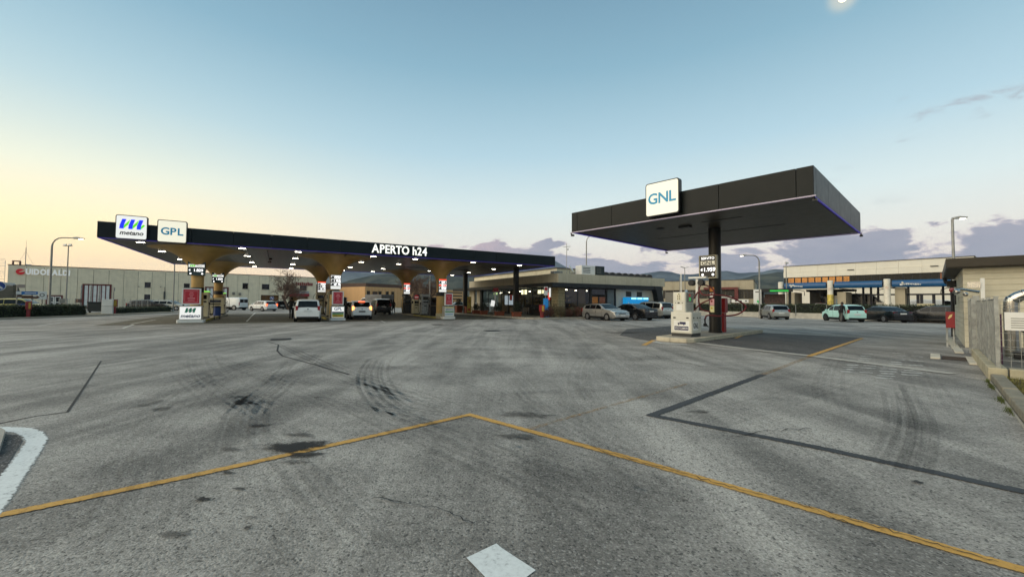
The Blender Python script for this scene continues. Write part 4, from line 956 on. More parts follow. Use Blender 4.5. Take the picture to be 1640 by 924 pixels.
ws = [max(p[0] for p in g[0]) - min(p[0] for p in g[0]) for g in geos]; k = (tot - .92 - .06 * 9) / sum(ws); x = SL0 + .95
for g, w_ in zip(geos, ws):
    mn = min(p[0] for p in g[0]); mb = MB(); mb.add([((p[0] - mn) * k + x, -.08 - p[2], p[1]) for p in g[0]], g[1]); mb.build('letter', WL, r); x += w_ * k + .06
# roof things
a = thing('roof_antenna', 'thin roof mast with stays on the warehouse roof', 'antenna', LF(lx(33), 2, LH + .0), LF.th)
mb = MB(); mb.tube([(0, 0, 0), (0, 0, 2.9)], .05, 6); mb.build('mast', POLE, a); mb = MB()
for sx_ in (-1, 1): mb.tube([(0, 0, 2.4), (sx_ * .9, 0, 0)], .012, 4); mb.tube([(0, 0, 2.9), (0, 0, 4.0)], .015, 4)
mb.build('stay', POLE, a); mb = MB(); mb.span((.1, -.2, 0), (.6, .2, .3)); mb.build('base_box', WHITE, a)
ld = thing('roof_ladder', 'white caged ladder at the left end of the warehouse', 'ladder', LF(-1.0, 1.5, 0), LF.th)
mb = MB()
for x in (-.45, .45): mb.tube([(x, 0, 0), (x, 0, 7.2)], .04, 5)
for kk in range(18): mb.tube([(-.45, 0, .4 + kk * .4), (.45, 0, .4 + kk * .4)], .025, 4)
mb.build('rungs', WHITE, ld); mb = MB()
for kk in range(6): mb.tube([(-.45, 0, 2.4 + kk), (-.5, -.6, 2.4 + kk), (.5, -.6, 2.4 + kk), (.45, 0, 2.4 + kk)], .025, 4)
mb.build('cage_hoop', WHITE, ld); mb = MB(); mb.tube([(1.2, 0, 6.3), (1.2, 0, 7.2), (1.9, 0, 7.2), (1.9, 0, 6.5)], .14, 6); mb.build('roof_pipe', mat('rust_pipe', '#7c5a4a', .6), ld)

# ------------------------------------------------------------------ centre background
TILEB = mat('beige_brick', '#a98f6c', .85, var=.08, scale=3, streak=.1)
p0, p1 = dep(400, 458, 112), dep(586, 460, 92); CF = bframe(p0, p1); L_ = (Vector(p1[:2]) - Vector(p0[:2])).length
b = thing('brick_hall', 'beige hall with brown sloping roof edge in the middle background', 'building', CF(0, 0), CF.th)
H_ = 4.5; mb = MB(); mb.span((0, 0.02, 0), (L_, 14, H_)); mb.build('wall', TILEB, b)
mb = MB()
for kk in range(1, 11): mb.span((0, -.01, kk * .42 - .02), (L_, .03, kk * .42))
o = mb.build('course_joint', mat('brick_joint', '#8a7354', .9), b); o['kind'] = 'stuff'
for kk in range(7): mb = MB(); mb.span((L_ * kk / 6 - .25, -.12, 0), (L_ * kk / 6 + .25, .015, H_)); mb.build('pilaster', TILEB, b)
mb = MB(); mb.xprism([(-.3, H_ + .02), (L_ + .3, H_ + .02), (L_ + .3, H_ + 1.1), (-.3, H_ + 1.1)], -.3, 14.3); mb.build('roof', mat('brown_roof', '#4c3a30', .75, var=.2), b)
mb = MB(); mb.xprism([(L_ * .55, H_ + 1.1), (L_ * .55 + 2, H_ + 1.1), (L_ * .55 + 1.5, H_ + 1.5), (L_ * .55 + .9, H_ + 1.5), (L_ * .55 + .8, H_ + 2.2), (L_ * .55 + .5, H_ + 1.5)], 1, 1.5); mb.build('roof_vent', WHITE, b)
PEACH = mat('peach_cladding', '#caa06e', .7, var=.05, scale=1, streak=.12)
p0, p1 = dep(585, 459, 90), dep(748, 461, 118); CF = bframe(p0, p1); L_ = (Vector(p1[:2]) - Vector(p0[:2])).length
b = thing('clad_hall', 'peach ribbed metal hall with slit windows in the middle background', 'building', CF(0, 0), CF.th); H_ = dep(585, 459, 90).z
mb = MB(); mb.span((0, .08, 0), (L_, 16, H_)); mb.build('wall', PEACH, b)
mb = MB(); n = int(L_ / .9)
for kk in range(n): mb.span((kk * .9 + .1, 0, .02), (kk * .9 + .62, .079, H_ - .01))
o = mb.build('cladding_rib', PEACH, b); o['kind'] = 'stuff'
def cx_(px):
    d = ray(px, 470); q = d.x / d.y; return (q * CF.y - CF.x) / (CF.c - q * CF.s)
for px, w_, z0, z1 in ((590, .4, 2.0, 3.8), (608.5, .4, 2.0, 3.8), (620, .4, 2.0, 3.8), (629, .4, 2.0, 3.8), (648, .5, 2.0, 3.9)):
    window(b, cx_(px) - w_, cx_(px) + w_, z0, z1, y=-.02, mull=0, sill=False)
mb = MB(); mb.span((cx_(596.5), -.06, 0), (cx_(604.5), .02, 3.7)); mb.build('door', mat('brown_door', '#432c20', .6), b)
x0, x1 = cx_(662), cx_(686); mb = MB(); mb.span((x0, -.05, 0), (x1, .03, 3.6)); mb.build('dark_opening', mat('dark_opening', '#14110e', .9), b)
mb = MB()
for kk in range(4): mb.span((cx_(714), -.04, 1.2 + kk * .9), (cx_(740), .03, 1.5 + kk * .9))
mb.build('louvre', mat('dark_louvre', '#3a3228', .7), b)

# ------------------------------------------------------------------ bar
PAR = mat('cream_parapet', '#b9b19a', .85, var=.07, scale=1.2, streak=.35, rnd=.04); STONE = mat('travertine_cladding', '#8f8464', .8, var=.2, scale=3, streak=.2)
BLG = mat('bar_glass', '#070a0b', .05, spec=.9, var=0); DK = mat('dark_teal_band', '#0f181c', .4, .3); BF = mat('black_mullion', '#0b0c0d', .5)
bar = thing('bar_building', 'single storey cream cafe building with dark band and glass fronts', 'building', MF(32.5, 0), MF.th)
WL_, LLn, PH0, PH1 = 15.2, 21.0, 3.42, 4.36     # right wing length, left wing length
def bar_run(x0, x1, y0, y1, z0, z1, m, name, n):
    for i in range(n):
        a, b_ = i / n, (i + 1) / n; mb = MB()
        if abs(y1 - y0) < 1: mb.span((x0 + (x1 - x0) * a + .012, y0, z0), (x0 + (x1 - x0) * b_ - .012, y1, z1))
        else: mb.span((x0, y0 + (y1 - y0) * a + .012, z0), (x1, y0 + (y1 - y0) * b_ - .012, z1))
        mb.build(name, m, bar)
bar_run(-.02, WL_, -.02, .2, PH0, PH1, PAR, 'parapet_panel', 5); bar_run(-.02, .2, .22, LLn, PH0, PH1, PAR, 'parapet_panel', 7)
mb = MB(); mb.span((.22, .22, 3.0), (WL_ - .05, LLn - .1, PH1 - .1)); mb.build('flat_roof', mat('roof_felt', '#55534d', .9), bar)
bar_run(-1.1, WL_ - 2.3, -.55, .21, 3.0, PH0 - .01, DK, 'dark_band', 6)
mb = MB(); mb.span((-1.1, .22, 3.05), (.2, LLn + 3.5, PH0 - .01)); mb.build('dark_eave', DK, bar)
mb = MB(); mb.xprism([(WL_ - 2.3, 3.0), (WL_ - 2.3, PH0 - .01), (WL_ - 1.3, PH0 - .01), (WL_ - .4, .0), (WL_ - 1.4, .0), (WL_ - 2.1, 3.0)], -.60, .25); mb.build('slanted_fin', DK, bar, bevel=.02)
mb = MB(); mb.span((WL_ - .25, .26, 0), (WL_, LLn, PH1)); mb.build('end_wall', PAR, bar)
# corner pillar of stone courses
mb = MB()
for kk in range(11):
    a = kk * .272; mb.span((.05 - .01 * (kk % 2), .05 - .01 * (kk % 2), a + .012), (.82, 1.2, a + .262))
o = mb.build('stone_course', STONE, bar, bevel=.01); o['kind'] = 'stuff'
mb = MB(); mb.span((.08, .08, 0), (.80, 1.15, 3.0)); mb.build('pillar_core', mat('mortar', '#5d5644', .9), bar)
# interior seen through the glass
WARM = mat('warm_wall', '#6b5636', .8, var=.3, scale=.6); FLOORB = mat('bar_floor', '#4a3f33', .5)
mb = MB(); mb.span((.4, .4, .12), (WL_ - .3, LLn - .2, .15)); mb.build('floor', FLOORB, bar)
mb = MB(); mb.span((4.5, 1.3, .15), (4.6, LLn - .3, 3.0)); mb.span((1.4, 4.4, .15), (10.0, 4.5, 3.0)); mb.build('inner_wall', WARM, bar)
mb = MB()
rnd = random.Random(4)
for kk in range(9):
    for zz in (1.1, 1.6, 2.1): mb.span((4.1, 3.5 + kk * .8, zz), (4.5, 4.2 + kk * .8, zz + .05))
mb.build('shelf', mat('dark_shelf', '#3a2a1a', .6), bar)
mb = MB()
for kk in range(70): y_, zz = 3.5 + rnd.random() * 7, rnd.choice((1.15, 1.65, 2.15)); mb.span((4.15, y_, zz), (4.3, y_ + .08, zz + rnd.uniform(.15, .3)))
o = mb.build('shelf_goods', mat('shelf_goods', '#b59a6a', .5, var=.6, scale=6), bar); o['kind'] = 'stuff'
mb = MB(); mb.span((2.8, 5.0, .15), (3.4, 12.0, 1.25)); mb.build('counter', mat('dark_counter', '#2a1d14', .5), bar)
BULB = mat('bar_lamp_glow', '#ffffff', .5, emit='#fff0d0', estr=7.0, var=0)
for x_, y_, z_ in ((1.2, 2.2, 2.75), (1.4, 4.3, 2.7), (1.2, 7.0, 2.7), (1.4, 9.4, 2.75), (1.3, 12.0, 2.7), (1.6, 14.5, 2.7), (2.2, 1.6, 2.8), (3.6, 1.8, 2.75), (5.2, 2.0, 2.75), (3.0, 3.2, 2.7), (6.5, 2.6, 2.8), (2.6, 16.5, 2.7)):
    mb = MB(); mb.lathe([(.05, .10), (.11, .03), (.12, 0), (.02, -.01)], (x_, y_, z_), 10); o = mb.build('pendant_lamp', BULB, bar)
    mb = MB(); mb.tube([(x_, y_, z_ + .08), (x_, y_, 3.0)], .012, 4); mb.build('cable', BF, o)
# glazing
def glaze_x(x0, x1, n, y=.10, z0=.12, z1=3.0):
    for i in range(n):
        a = x0 + (x1 - x0) * i / n; b_ = x0 + (x1 - x0) * (i + 1) / n
        mb = MB(); mb.span((a, y - .03, z0), (a + .07, y + .05, z1)); mb.span((b_ - .03, y - .03, z0), (b_, y + .05, z1)); mb.span((a + .07, y - .03, z0), (b_ - .03, y + .05, z0 + .08)); mb.span((a + .07, y - .03, z1 - .12), (b_ - .03, y + .05, z1)); f = mb.build('window', BF, bar)
        mb = MB(); mb.span((a + .05, y, z0 + .05), (b_ - .02, y + .012, z1 - .05)); mb.build('pane', BARGL, f)
def glaze_y(y0, y1, n, x=.10, z0=.15, z1=3.05):
    for i in range(n):
        a = y0 + (y1 - y0) * i / n; b_ = y0 + (y1 - y0) * (i + 1) / n
        mb = MB(); mb.span((x - .03, a, z0), (x + .05, a + .05, z1)); mb.span((x - .03, b_ - .03, z0), (x + .05, b_, z1)); mb.span((x - .03, a + .05, z1 - .1), (x + .05, b_ - .03, z1)); mb.span((x - .03, a + .05, z0), (x + .05, b_ - .03, z0 + .07)); f = mb.build('window', BF, bar)
        mb = MB(); mb.span((x, a + .04, z0 + .05), (x + .012, b_ - .02, z1 - .05)); mb.build('pane', BARGL, f)
def clear_glass():
    m = bpy.data.materials.new('tinted_clear_glass'); m.use_nodes = True; t = NT(m.node_tree); m.node_tree.nodes.remove(m.node_tree.nodes['Principled BSDF'])
    g = t.n('ShaderNodeBsdfGlossy'); g.inputs['Roughness'].default_value = .02; g.inputs['Color'].default_value = (.9, .95, .95, 1)
    tr = t.n('ShaderNodeBsdfTransparent'); tr.inputs[0].default_value = (.74, .77, .76, 1); ms = t.n('ShaderNodeMixShader'); fr = t.n('ShaderNodeLayerWeight')
    t.link(t.math('MULTIPLY_ADD', t.math('POWER', fr.outputs['Facing'], 5.0), .8, .045), ms.inputs[0]); t.link(tr.outputs[0], ms.inputs[1]); t.link(g.outputs[0], ms.inputs[2]); t.link(ms.outputs[0], m.node_tree.nodes['Material Output'].inputs[0]); return m
BARGL = clear_glass()
glaze_x(.84, 4.0, 2); glaze_y(1.22, 17.0, 9)
mb = MB(); mb.span((4.02, .02, .1), (4.2, .22, 3.0)); mb.build('door_jamb', BF, bar)
for (a, b_, z0, z1, m) in ((4.22, 5.2, .1, 2.2, mat('orange_lit_glass', '#3a230c', .12, emit='#8a5a1c', estr=.22, var=.5, scale=1.2)), (5.22, 6.2, .1, 2.2, mat('red_lit_glass', '#2c1a10', .12, emit='#6a4028', estr=.2, var=.6, scale=1.6)), (4.22, 6.2, 2.3, 2.98, GLASS)):
    mb = MB(); mb.span((a, .05, z0), (a + .08, .15, z1)); mb.span((b_ - .08, .05, z0), (b_, .15, z1)); mb.span((a + .08, .05, z1 - .08), (b_ - .08, .15, z1)); mb.span((a + .08, .05, z0), (b_ - .08, .15, z0 + .08)); f = mb.build('door', BF, bar)
    mb = MB(); mb.span((a + .06, .09, z0 + .05), (b_ - .06, .10, z1 - .05)); mb.build('pane', m, f)
mb = MB(); mb.span((6.22, .0, .1), (6.36, .2, 3.0)); mb.span((7.37, .0, .1), (7.58, .2, 3.0)); mb.build('door_jamb', BF, bar)
mb = MB(); mb.span((6.38, .06, .1), (7.35, .14, 2.95)); f = mb.build('door', mat('grey_service_door', '#5d6668', .5), bar); mb = MB(); mb.box((6.9, .045, 1.45), (.07, .03, .07)); mb.build('handle', BF, f)
WHT = mat('white_clad_panel', '#b8b2a2', .8, var=.06, streak=.15)
bar_run(7.60, WL_ - .5, .04, .2, 0, 2.99, WHT, 'wall_panel', 3)
for a in (9.05, 10.7): mb = MB(); mb.span((a, .015, 2.2), (a + .8, .06, 2.75)); mb.build('vent', PLAST, bar)
mb = MB(); mb.span((.02, 17.02, 0), (.22, 18.6, 3.05)); mb.span((.02, 19.4, 0), (.22, LLn, 3.05)); mb.build('plain_wall', PAR, bar)
mb = MB(); mb.span((-.28, 16.5, 0), (.0, 17.0, 3.05)); mb.build('pier', BF, bar)
# lit signs inside and posters
def barsign(label, y_, z_, w_, h_, m, x=.35):
    mb = MB(); mb.span((x, y_ - w_ / 2, z_ - h_ / 2), (x + .05, y_ + w_ / 2, z_ + h_ / 2)); o = mb.build('window_sign', m, loc=MF(32.5, 0), rz=MF.th); tag(o, label, 'sign'); return o
SCRN = mat('pale_screen', '#c8d0d8', .5, emit='#cfd8e4', estr=.45, var=.1)
barsign('pale blue rectangular screen behind the cafe window', 10.3, 1.75, 2.0, 1.1, SCRN); barsign('warm white lit word sign hanging left of the post in the cafe', 6.9, 2.65, 1.1, .5, mat('neon_warm', '#fff2cc', .4, emit='#fff0c0', estr=1.5, var=0)); barsign('warm white lit word sign hanging right of the post in the cafe', 3.6, 2.62, 1.0, .38, MATS['neon_warm'])
barsign('small greenish lit sign deep in the left part of the cafe', 14.8, 2.6, .9, .25, mat('neon_green', '#d8f0b0', .4, emit='#d8f0a0', estr=.8, var=0), .9)
barsign('red glowing window sign at the right of the cafe glass front', 2.1, 2.15, .32, .75, mat('neon_red', '#e8402c', .4, emit='#e8402c', estr=.7, var=.1)); barsign('white lit stack of notices beside the stone pillar', 1.42, 2.5, .25, .9, LITW, -.02)
barsign('red board with white strip at the left part of the cafe entrance', 8.55, 2.05, .55, .65, REDW, -.4)
# rooftop
rf = thing('roof_block', 'higher cream block set back on the cafe roof', 'building', MF(33.4, 1.0, PH1), MF.th)
mb = MB(); mb.span((2.6, 4.0, -.3), (9, 26, .98)); mb.build('wall', CREAM, rf); mb = MB(); mb.span((2.5, 3.9, .98), (9.1, 26.1, 1.06)); mb.build('coping', mat('brown_coping', '#5b5046', .7), rf)
for lab, x_, y_, s3, m in (('long low grey unit on the cafe roof', 1.2, 2.6, (1.1, .7, .42), GALV), ('white box unit beside the vaults on the cafe roof', 3.5, .7, (1.9, 1.0, .95), WHITE), ('dark grilled box unit on the cafe roof', 4.95, .6, (1.2, 1.0, .95), mat('dark_grille', '#1d2a2a', .6))):
    u = thing('roof_unit', lab, 'air conditioner', MF(33.0 + x_, y_, PH1), MF.th)
    mb = MB(); mb.box((0, 0, s3[2] / 2), s3); mb.build('casing', m, u, bevel=.03); mb = MB()
    for kk in range(4): mb.span((-s3[0] * .4, -s3[1] / 2 - .02, s3[2] * (.2 + kk * .17)), (s3[0] * .1, -s3[1] / 2, s3[2] * (.27 + kk * .17)))
    mb.build('grille', mat('grille_grey', '#5c5f5c', .6), u)
dsh = thing('satellite_dish', 'pale satellite dish tilted on the cafe roof', 'dish', MF(35.1, 1.5, PH1), MF.th)
mb = MB(); mb.lathe([(.02, 0), (.25, .04), (.45, .14), (.46, .15)], n=20); o = mb.build('bowl', WHITE, dsh, smooth=True); o.location = (0, 0, .65); o.rotation_euler = (radians(60), 0, radians(40)); mb = MB(); mb.tube([(0, .1, 0), (0, .05, .62)], .03, 6); mb.build('mast', POLE, dsh)
for i in range(10):
    v = thing('roof_vault', 'grey ribbed barrel vault, number in a row along the cafe roof', 'roof vault', MF(38.2 + i * .98, 1.6, PH1 - .05), MF.th, 'row of small barrel vaults on the cafe roof')
    v['label'] = '%s grey barrel vault from the left in the row on the cafe roof' % ('first second third fourth fifth sixth seventh eighth ninth tenth'.split()[i])
    mb = MB(); mb.xprism([(.47 * cos(pi * k / 10), .34 + .26 * sin(pi * k / 10)) for k in range(11)] + [(-.47, .0), (.47, .0)], 0, 9); mb.build('vault', mat('grey_vault_sheet', '#575450', .6, var=.2), v)
    mb = MB(); mb.xprism([(.40 * cos(pi * k / 10), .33 + .19 * sin(pi * k / 10)) for k in range(11)], -.02, .0); mb.build('vault_end', mat('dark_vault_end', '#2e2d2b', .7), v)
an = thing('tv_antenna', 'thin television aerial on the cafe roof', 'antenna', MF(36.2, 3.5, PH1), MF.th); mb = MB(); mb.tube([(0, 0, 0), (0, 0, 3.6)], .03, 5); mb.build('mast', POLE, an); mb = MB(); mb.tube([(-.4, 0, 3.2), (.5, 0, 3.3)], .02, 4)
for kk in range(6): mb.tube([(-.35 + kk * .15, -.25, 3.2 + kk * .02), (-.35 + kk * .15, .25, 3.2 + kk * .02)], .012, 4)
mb.tube([(0, 0, 3.0), (.2, 0, 2.9), (.3, .1, 3.1)], .04, 4); mb.build('aerial', POLE, an)
# pavement in front of the cafe, with kerb stones
PAV = mat('pavement_concrete', '#857d6c', .85, var=.15, grime=.2)
mb = MB(); mb.prism([MF(x, y)[:2] for x, y in ((28.35, -1.2), (29.2, -1.75), (36.2, -1.75), (36.6, -1.2), (36.6, 0), (32.5, 0), (32.5, 24), (28.35, 24))], 0, .13); pv = struct('pavement', mb, PAV, 'raised pavement along the cafe')
KS = mat('kerb_granite', '#a8a294', .85, var=.12, grime=.25)
pts = [(28.25, 24)] + [(28.25, 24 - 1.5 * k) for k in range(1, 17)] + [(28.3, -1.0), (28.7, -1.6), (29.4, -1.85), (31.0, -1.85), (32.5, -1.85), (34, -1.85), (35.4, -1.85), (36.4, -1.8), (36.75, -1.3)]
for a, b_ in zip(pts, pts[1:]):
    A, B = MF(*a), MF(*b_); mb = MB(); mb.box(((A.x + B.x) / 2, (A.y + B.y) / 2, .075), ((B - A).length - .015, .2, .15), rz=atan2(B.y - A.y, B.x - A.x)); mb.build('kerb_stone', KS, pv, bevel=.015)

# ------------------------------------------------------------------ right hand background
p0, p1 = dep(1040, 452, 97), dep(1207, 449.2, 85.5); BF2 = bframe(p0, p1); L_ = (Vector(p1[:2]) - Vector(p0[:2])).length; H_ = 6.6
TAN = mat('tan_concrete', '#a59c86', .88, var=.08, streak=.3, scale=.6)
b = thing('workshop_building', 'low tan workshop with dark ribbon windows behind the hedge', 'building', BF2(0, 0), BF2.th)
mb = MB(); mb.span((0, .3, 0), (L_, 18, H_ - .1)); mb.build('wall', TAN, b); n = 8
for i in range(n): mb = MB(); mb.span((L_ * i / n + .02, -.1, H_ - 2.0), (L_ * (i + 1) / n - .02, .29, H_)); mb.build('fascia_panel', TAN, b)
mb = MB(); mb.span((-.1, -.15, H_ + .0), (L_ + .1, 18, H_ + .1)); mb.build('coping', mat('dark_coping', '#4f4a42', .7), b)
for i in range(12): window(b, L_ * i / 12 + .05, L_ * (i + 1) / 12 - .05, H_ - 3.9, H_ - 2.05, y=.2, mull=2, sill=False, glass=mat('dusty_glass', '#2c2a24', .25, var=.3))
mb = MB(); mb.span((L_ + .02, .3, 0), (L_ + .15, 18, H_ - .3)); mb.build('side_wall', TAN, b)
def bx_(px):
    d = ray(px, 470); q = d.x / d.y; return (q * BF2.y - BF2.x) / (BF2.c - q * BF2.s)
mb = MB(); x0, x1 = bx_(1128), bx_(1182); mb.span((x1 - .6, -1.2, 0), (x1 + .1, -.6, 4.6)); mb.span((x0, -1.2, 4.6), (x1 + .1, .25, 5.1)); mb.build('maroon_portal', RB, b)
mb = MB(); mb.span((bx_(1158), -.9, 2.6), (bx_(1172), -.4, 3.2)); mb.span((bx_(1158), -.8, 2.0), (bx_(1172), -.4, 2.3)); mb.build('white_tubes', WHITE, b)
for lab, px, z0_, z1_, m in (('dark framed gate panel beside the workshop wall', 1077, 0, 4.0, mat('grey_gate_sheet', '#6e6b62', .6)), ('pale steel cabinet standing before the workshop', 1164, .8, 3.2, GALV)):
    s_ = bx_(px); r = thing('utility_cabinet', lab, 'cabinet', BF2(s_, -3, 0), BF2.th); mb = MB(); mb.span((-.9, -.4, 0), (.9, .4, z1_)); mb.build('casing', m, r, bevel=.03); mb = MB(); mb.span((-.8, -.42, .2), (-.02, -.4, z1_ - .2)); mb.span((.02, -.42, .2), (.8, -.4, z1_ - .2)); mb.build('door', m, r)
r = thing('stacked_board', 'long white board with dark spots leaning above the hedge', 'board', BF2(bx_(1187), -4, 1.5), BF2.th); mb = MB(); mb.span((-1.5, -.1, .3), (1.5, .05, .95)); mb.build('board', WHITE, r); mb = MB()
for kk in range(3): mb.span((-.9 + kk * .9, -.13, .5), (-.6 + kk * .9, -.101, .75))
mb.span((-1.3, -.05, -1.5), (-1.2, .0, .3)); mb.span((1.2, -.05, -1.5), (1.3, .0, .3)); mb.build('spot', PLAST, r)
# big cream building with ribbon window
p0, p1 = dep(1255, 428, 80), dep(1560, 412, 60.5); BF3 = bframe(p0, p1); L_ = (Vector(p1[:2]) - Vector(p0[:2])).length; H_ = 8.9
CRM = mat('pale_cream_wall', '#d6d3c6', .8, var=.04, scale=.5, streak=.12)
b = thing('car_showroom', 'tall cream building with a long ribbon of windows behind the car wash', 'building', BF3(0, 0), BF3.th)
mb = MB(); mb.span((0, .4, 0), (L_, 16, H_ - .1)); mb.build('wall', CRM, b)
n = 9
for i in range(n):
    mb = MB(); mb.span((L_ * i / n + .01, 0, 7.75), (L_ * (i + 1) / n - .01, .39, H_)); mb.build('upper_band_panel', CRM, b)
    mb = MB(); mb.span((L_ * i / n + .01, -.15, 6.72), (L_ * (i + 1) / n - .01, .39, 7.72)); mb.build('lower_band_panel', CRM, b)
mb = MB(); mb.span((-.1, -.1, H_ + .0), (L_ + .1, 16, H_ + .1)); mb.build('coping', mat('dark_coping', '#4f4a42', .7), b)
ORG = mat('painted_sunset_glass', '#86643f', .14, .9, var=.15, scale=.8)  # orange of the reflected sunset is put into the pane colour
def b3(px):
    d = ray(px, 440); q = d.x / d.y; return (q * BF3.y - BF3.x) / (BF3.c - q * BF3.s)
edges = [b3(p) for p in (1261, 1272, 1283, 1293.5, 1304.5, 1315.5, 1326.5, 1338, 1349.5, 1361, 1373, 1385, 1397, 1409, 1421, 1434, 1447, 1460, 1474, 1490, 1504, 1522, 1541)]
mb = MB(); mb.span((0, .2, 4.6), (L_, .39, 6.7)); mb.build('window_recess', mat('dark_recess', '#1d1e1c', .7), b)
for i, (a, c_) in enumerate(zip(edges, edges[1:])): window(b, a + .03, c_ - .03, 4.8, 6.65, y=.1, mull=0, sill=False, glass=ORG if i < 9 else (mat('dark_tinted_glass', '#141816', .07, spec=.15) if i != 20 else mat('rust_blind', '#7a4a2c', .5)), fr=BF)
mb = MB()
for px in (1363, 1497): mb.box((b3(px), -.2, 8.0 - .3), (.9, .12, .14))
mb.build('wall_light', PLAST, b)
# car wash
p0, p1 = dep(1251, 454, 65.5), dep(1530, 446.5, 51); CWF = bframe(p0, p1); L_ = (Vector(p1[:2]) - Vector(p0[:2])).length
cw = thing('car_wash', 'open car wash with long blue rounded roof band on white round posts', 'car wash', CWF(0, 0), CWF.th)
def w3(px):
    d = ray(px, 455); q = d.x / d.y; return (q * CWF.y - CWF.x) / (CWF.c - q * CWF.s)
BLB = mat('car_wash_blue', '#084a78', .4, .0, .06); WPOST = mat('white_post_enamel', '#d8d4c6', .4, grime=.1)
ps = [w3(1251), w3(1330), w3(1421), w3(1532)]
for i in range(3):
    a, c_ = ps[i] + .5, ps[i + 1] - .5; prof = [(.0, 3.95), (-.28, 4.0), (-.40, 4.2), (-.42, 4.42), (-.34, 4.68), (-.15, 4.85), (0, 4.9), (.3, 4.9), (.3, 3.95)]
    mb = MB(); n = len(prof); vs = [(a, y_, z_) for y_, z_ in prof] + [(c_, y_, z_) for y_, z_ in prof]; mb.add(vs, [tuple(range(n)), tuple(range(n, 2 * n))[::-1]] + [(k, (k + 1) % n, n + (k + 1) % n, n + k) for k in range(n)]); bb = mb.build('blue_band', BLB, cw, smooth=True)
    if i in (0, 2):
        lg = MB(); rnd = random.Random(2 + i); xx = a + .7
        for kk in range(9): q_ = rnd.uniform(0, 6.28); lg.box((xx + .35 + .30 * cos(q_) * rnd.random(), -.45, 4.45 + .30 * sin(q_) * rnd.random()), (.2, .06, .16), ry=q_)
        x2 = xx + .78
        for kk in range(9 if i == 2 else 7): hgt = rnd.uniform(.15, .34) * (1 - kk * .05); lg.box((x2 + kk * .16, -.44, 4.36 - kk * .012), (.10, .06, hgt * .9), ry=.25)
        lg.build('white_emblem', WHITE, bb)
for i in range(4):
    mb = MB(); mb.lathe([(.36, 0), (.36, 5.05), (.30, 5.1)], (ps[i], -.2, 0), 20); p = mb.build('round_post', WPOST, cw, smooth=True)
    if i == 1: mb = MB(); mb.lathe([(.375, 1.5), (.375, 3.0)], (ps[i], -.2, 0), 20); mb.build('yellow_notice', mat('yellow_notice', '#c8b45a', .5, var=.4, scale=4), p)
    mb = MB(); mb.lathe([(.20, -.58), (.20, -.55)], (ps[i], 0, 3.9 if i else 2.6), 12, axis='y'); mb.build('round_notice', mat('pale_notice', '#c9b8a8', .5), p)
    mb = MB(); mb.span((ps[i] + .7, .4, 0), (ps[i] + 1.7, 4.4, 3.4 if i < 2 else 3.9)); mb.build('bay_wall', TAN, cw)
mb = MB(); mb.span((ps[0], .32, 4.3), (ps[3], 6, 4.6)); mb.build('roof', mat('dark_blue_steel', '#151a2c', .5), cw)
mb = MB()
for px in (1370, 1383, 1395, 1407, 1505, 1446): mb.span((w3(px) - .12, 5.4, 0), (w3(px) + .12, 5.7, 4.3))
for px in (1447, 1466, 1472, 1492): mb.span((w3(px) - .15, 2.5, 0), (w3(px) + .15, 2.8, 2.9))
mb.span((w3(1388), 2.3, 2.9), (w3(1526), 3.1, 3.1)); mb.build('steel_frame', MATS['dark_blue_steel'], cw)
for px, sg in ((1278, 1), (1316, -1), (1360, 1), (1410, -1), (1440, 1), (1515, -1)):
    s_ = w3(px); mb = MB(); mb.tube([(s_ - sg * 1.4, 1.2, 3.95), (s_, 1.2, 3.75), (s_ + sg * .5, 1.2, 3.6), (s_ + sg * .55, 1.2, 2.9)], .05, 5); mb.build('wash_boom', PLAST, cw)
mb = MB(); mb.span((w3(1276), 7, 0), (w3(1332), 7.2, 3.9)); mb.build('rear_screen', mat('dark_screen_wall', '#3f3b33', .8, var=.2), cw)
mb = MB(); mb.span((w3(1276), 5, 3.6), (w3(1356), 6.9, 3.95)); mb.build('rear_canopy', UND, cw)
for px, lab, w_, z1_, m in ((1342, 'grey vending box with pale front in the car wash', 1.3, 2.9, mat('grey_vending', '#9a978c', .5)), (1412, 'grey coin cabinet inside the right car wash bay', 1.5, 1.9, CONC), (1480, 'low olive box behind the hedge by the car wash', 1.6, 1.75, BEIGE)):
    r = thing('coin_cabinet', lab, 'cabinet', CWF(w3(px), 1.4, 0), CWF.th); mb = MB(); mb.span((-w_ / 2, -.4, 0), (w_ / 2, .4, z1_)); mb.build('casing', m, r, bevel=.03); mb = MB(); mb.span((-w_ * .35, -.42, z1_ * .55), (w_ * .1, -.40, z1_ * .8)); mb.build('front_panel', mat('pale_blue_panel', '#7f9aa8', .5), r)
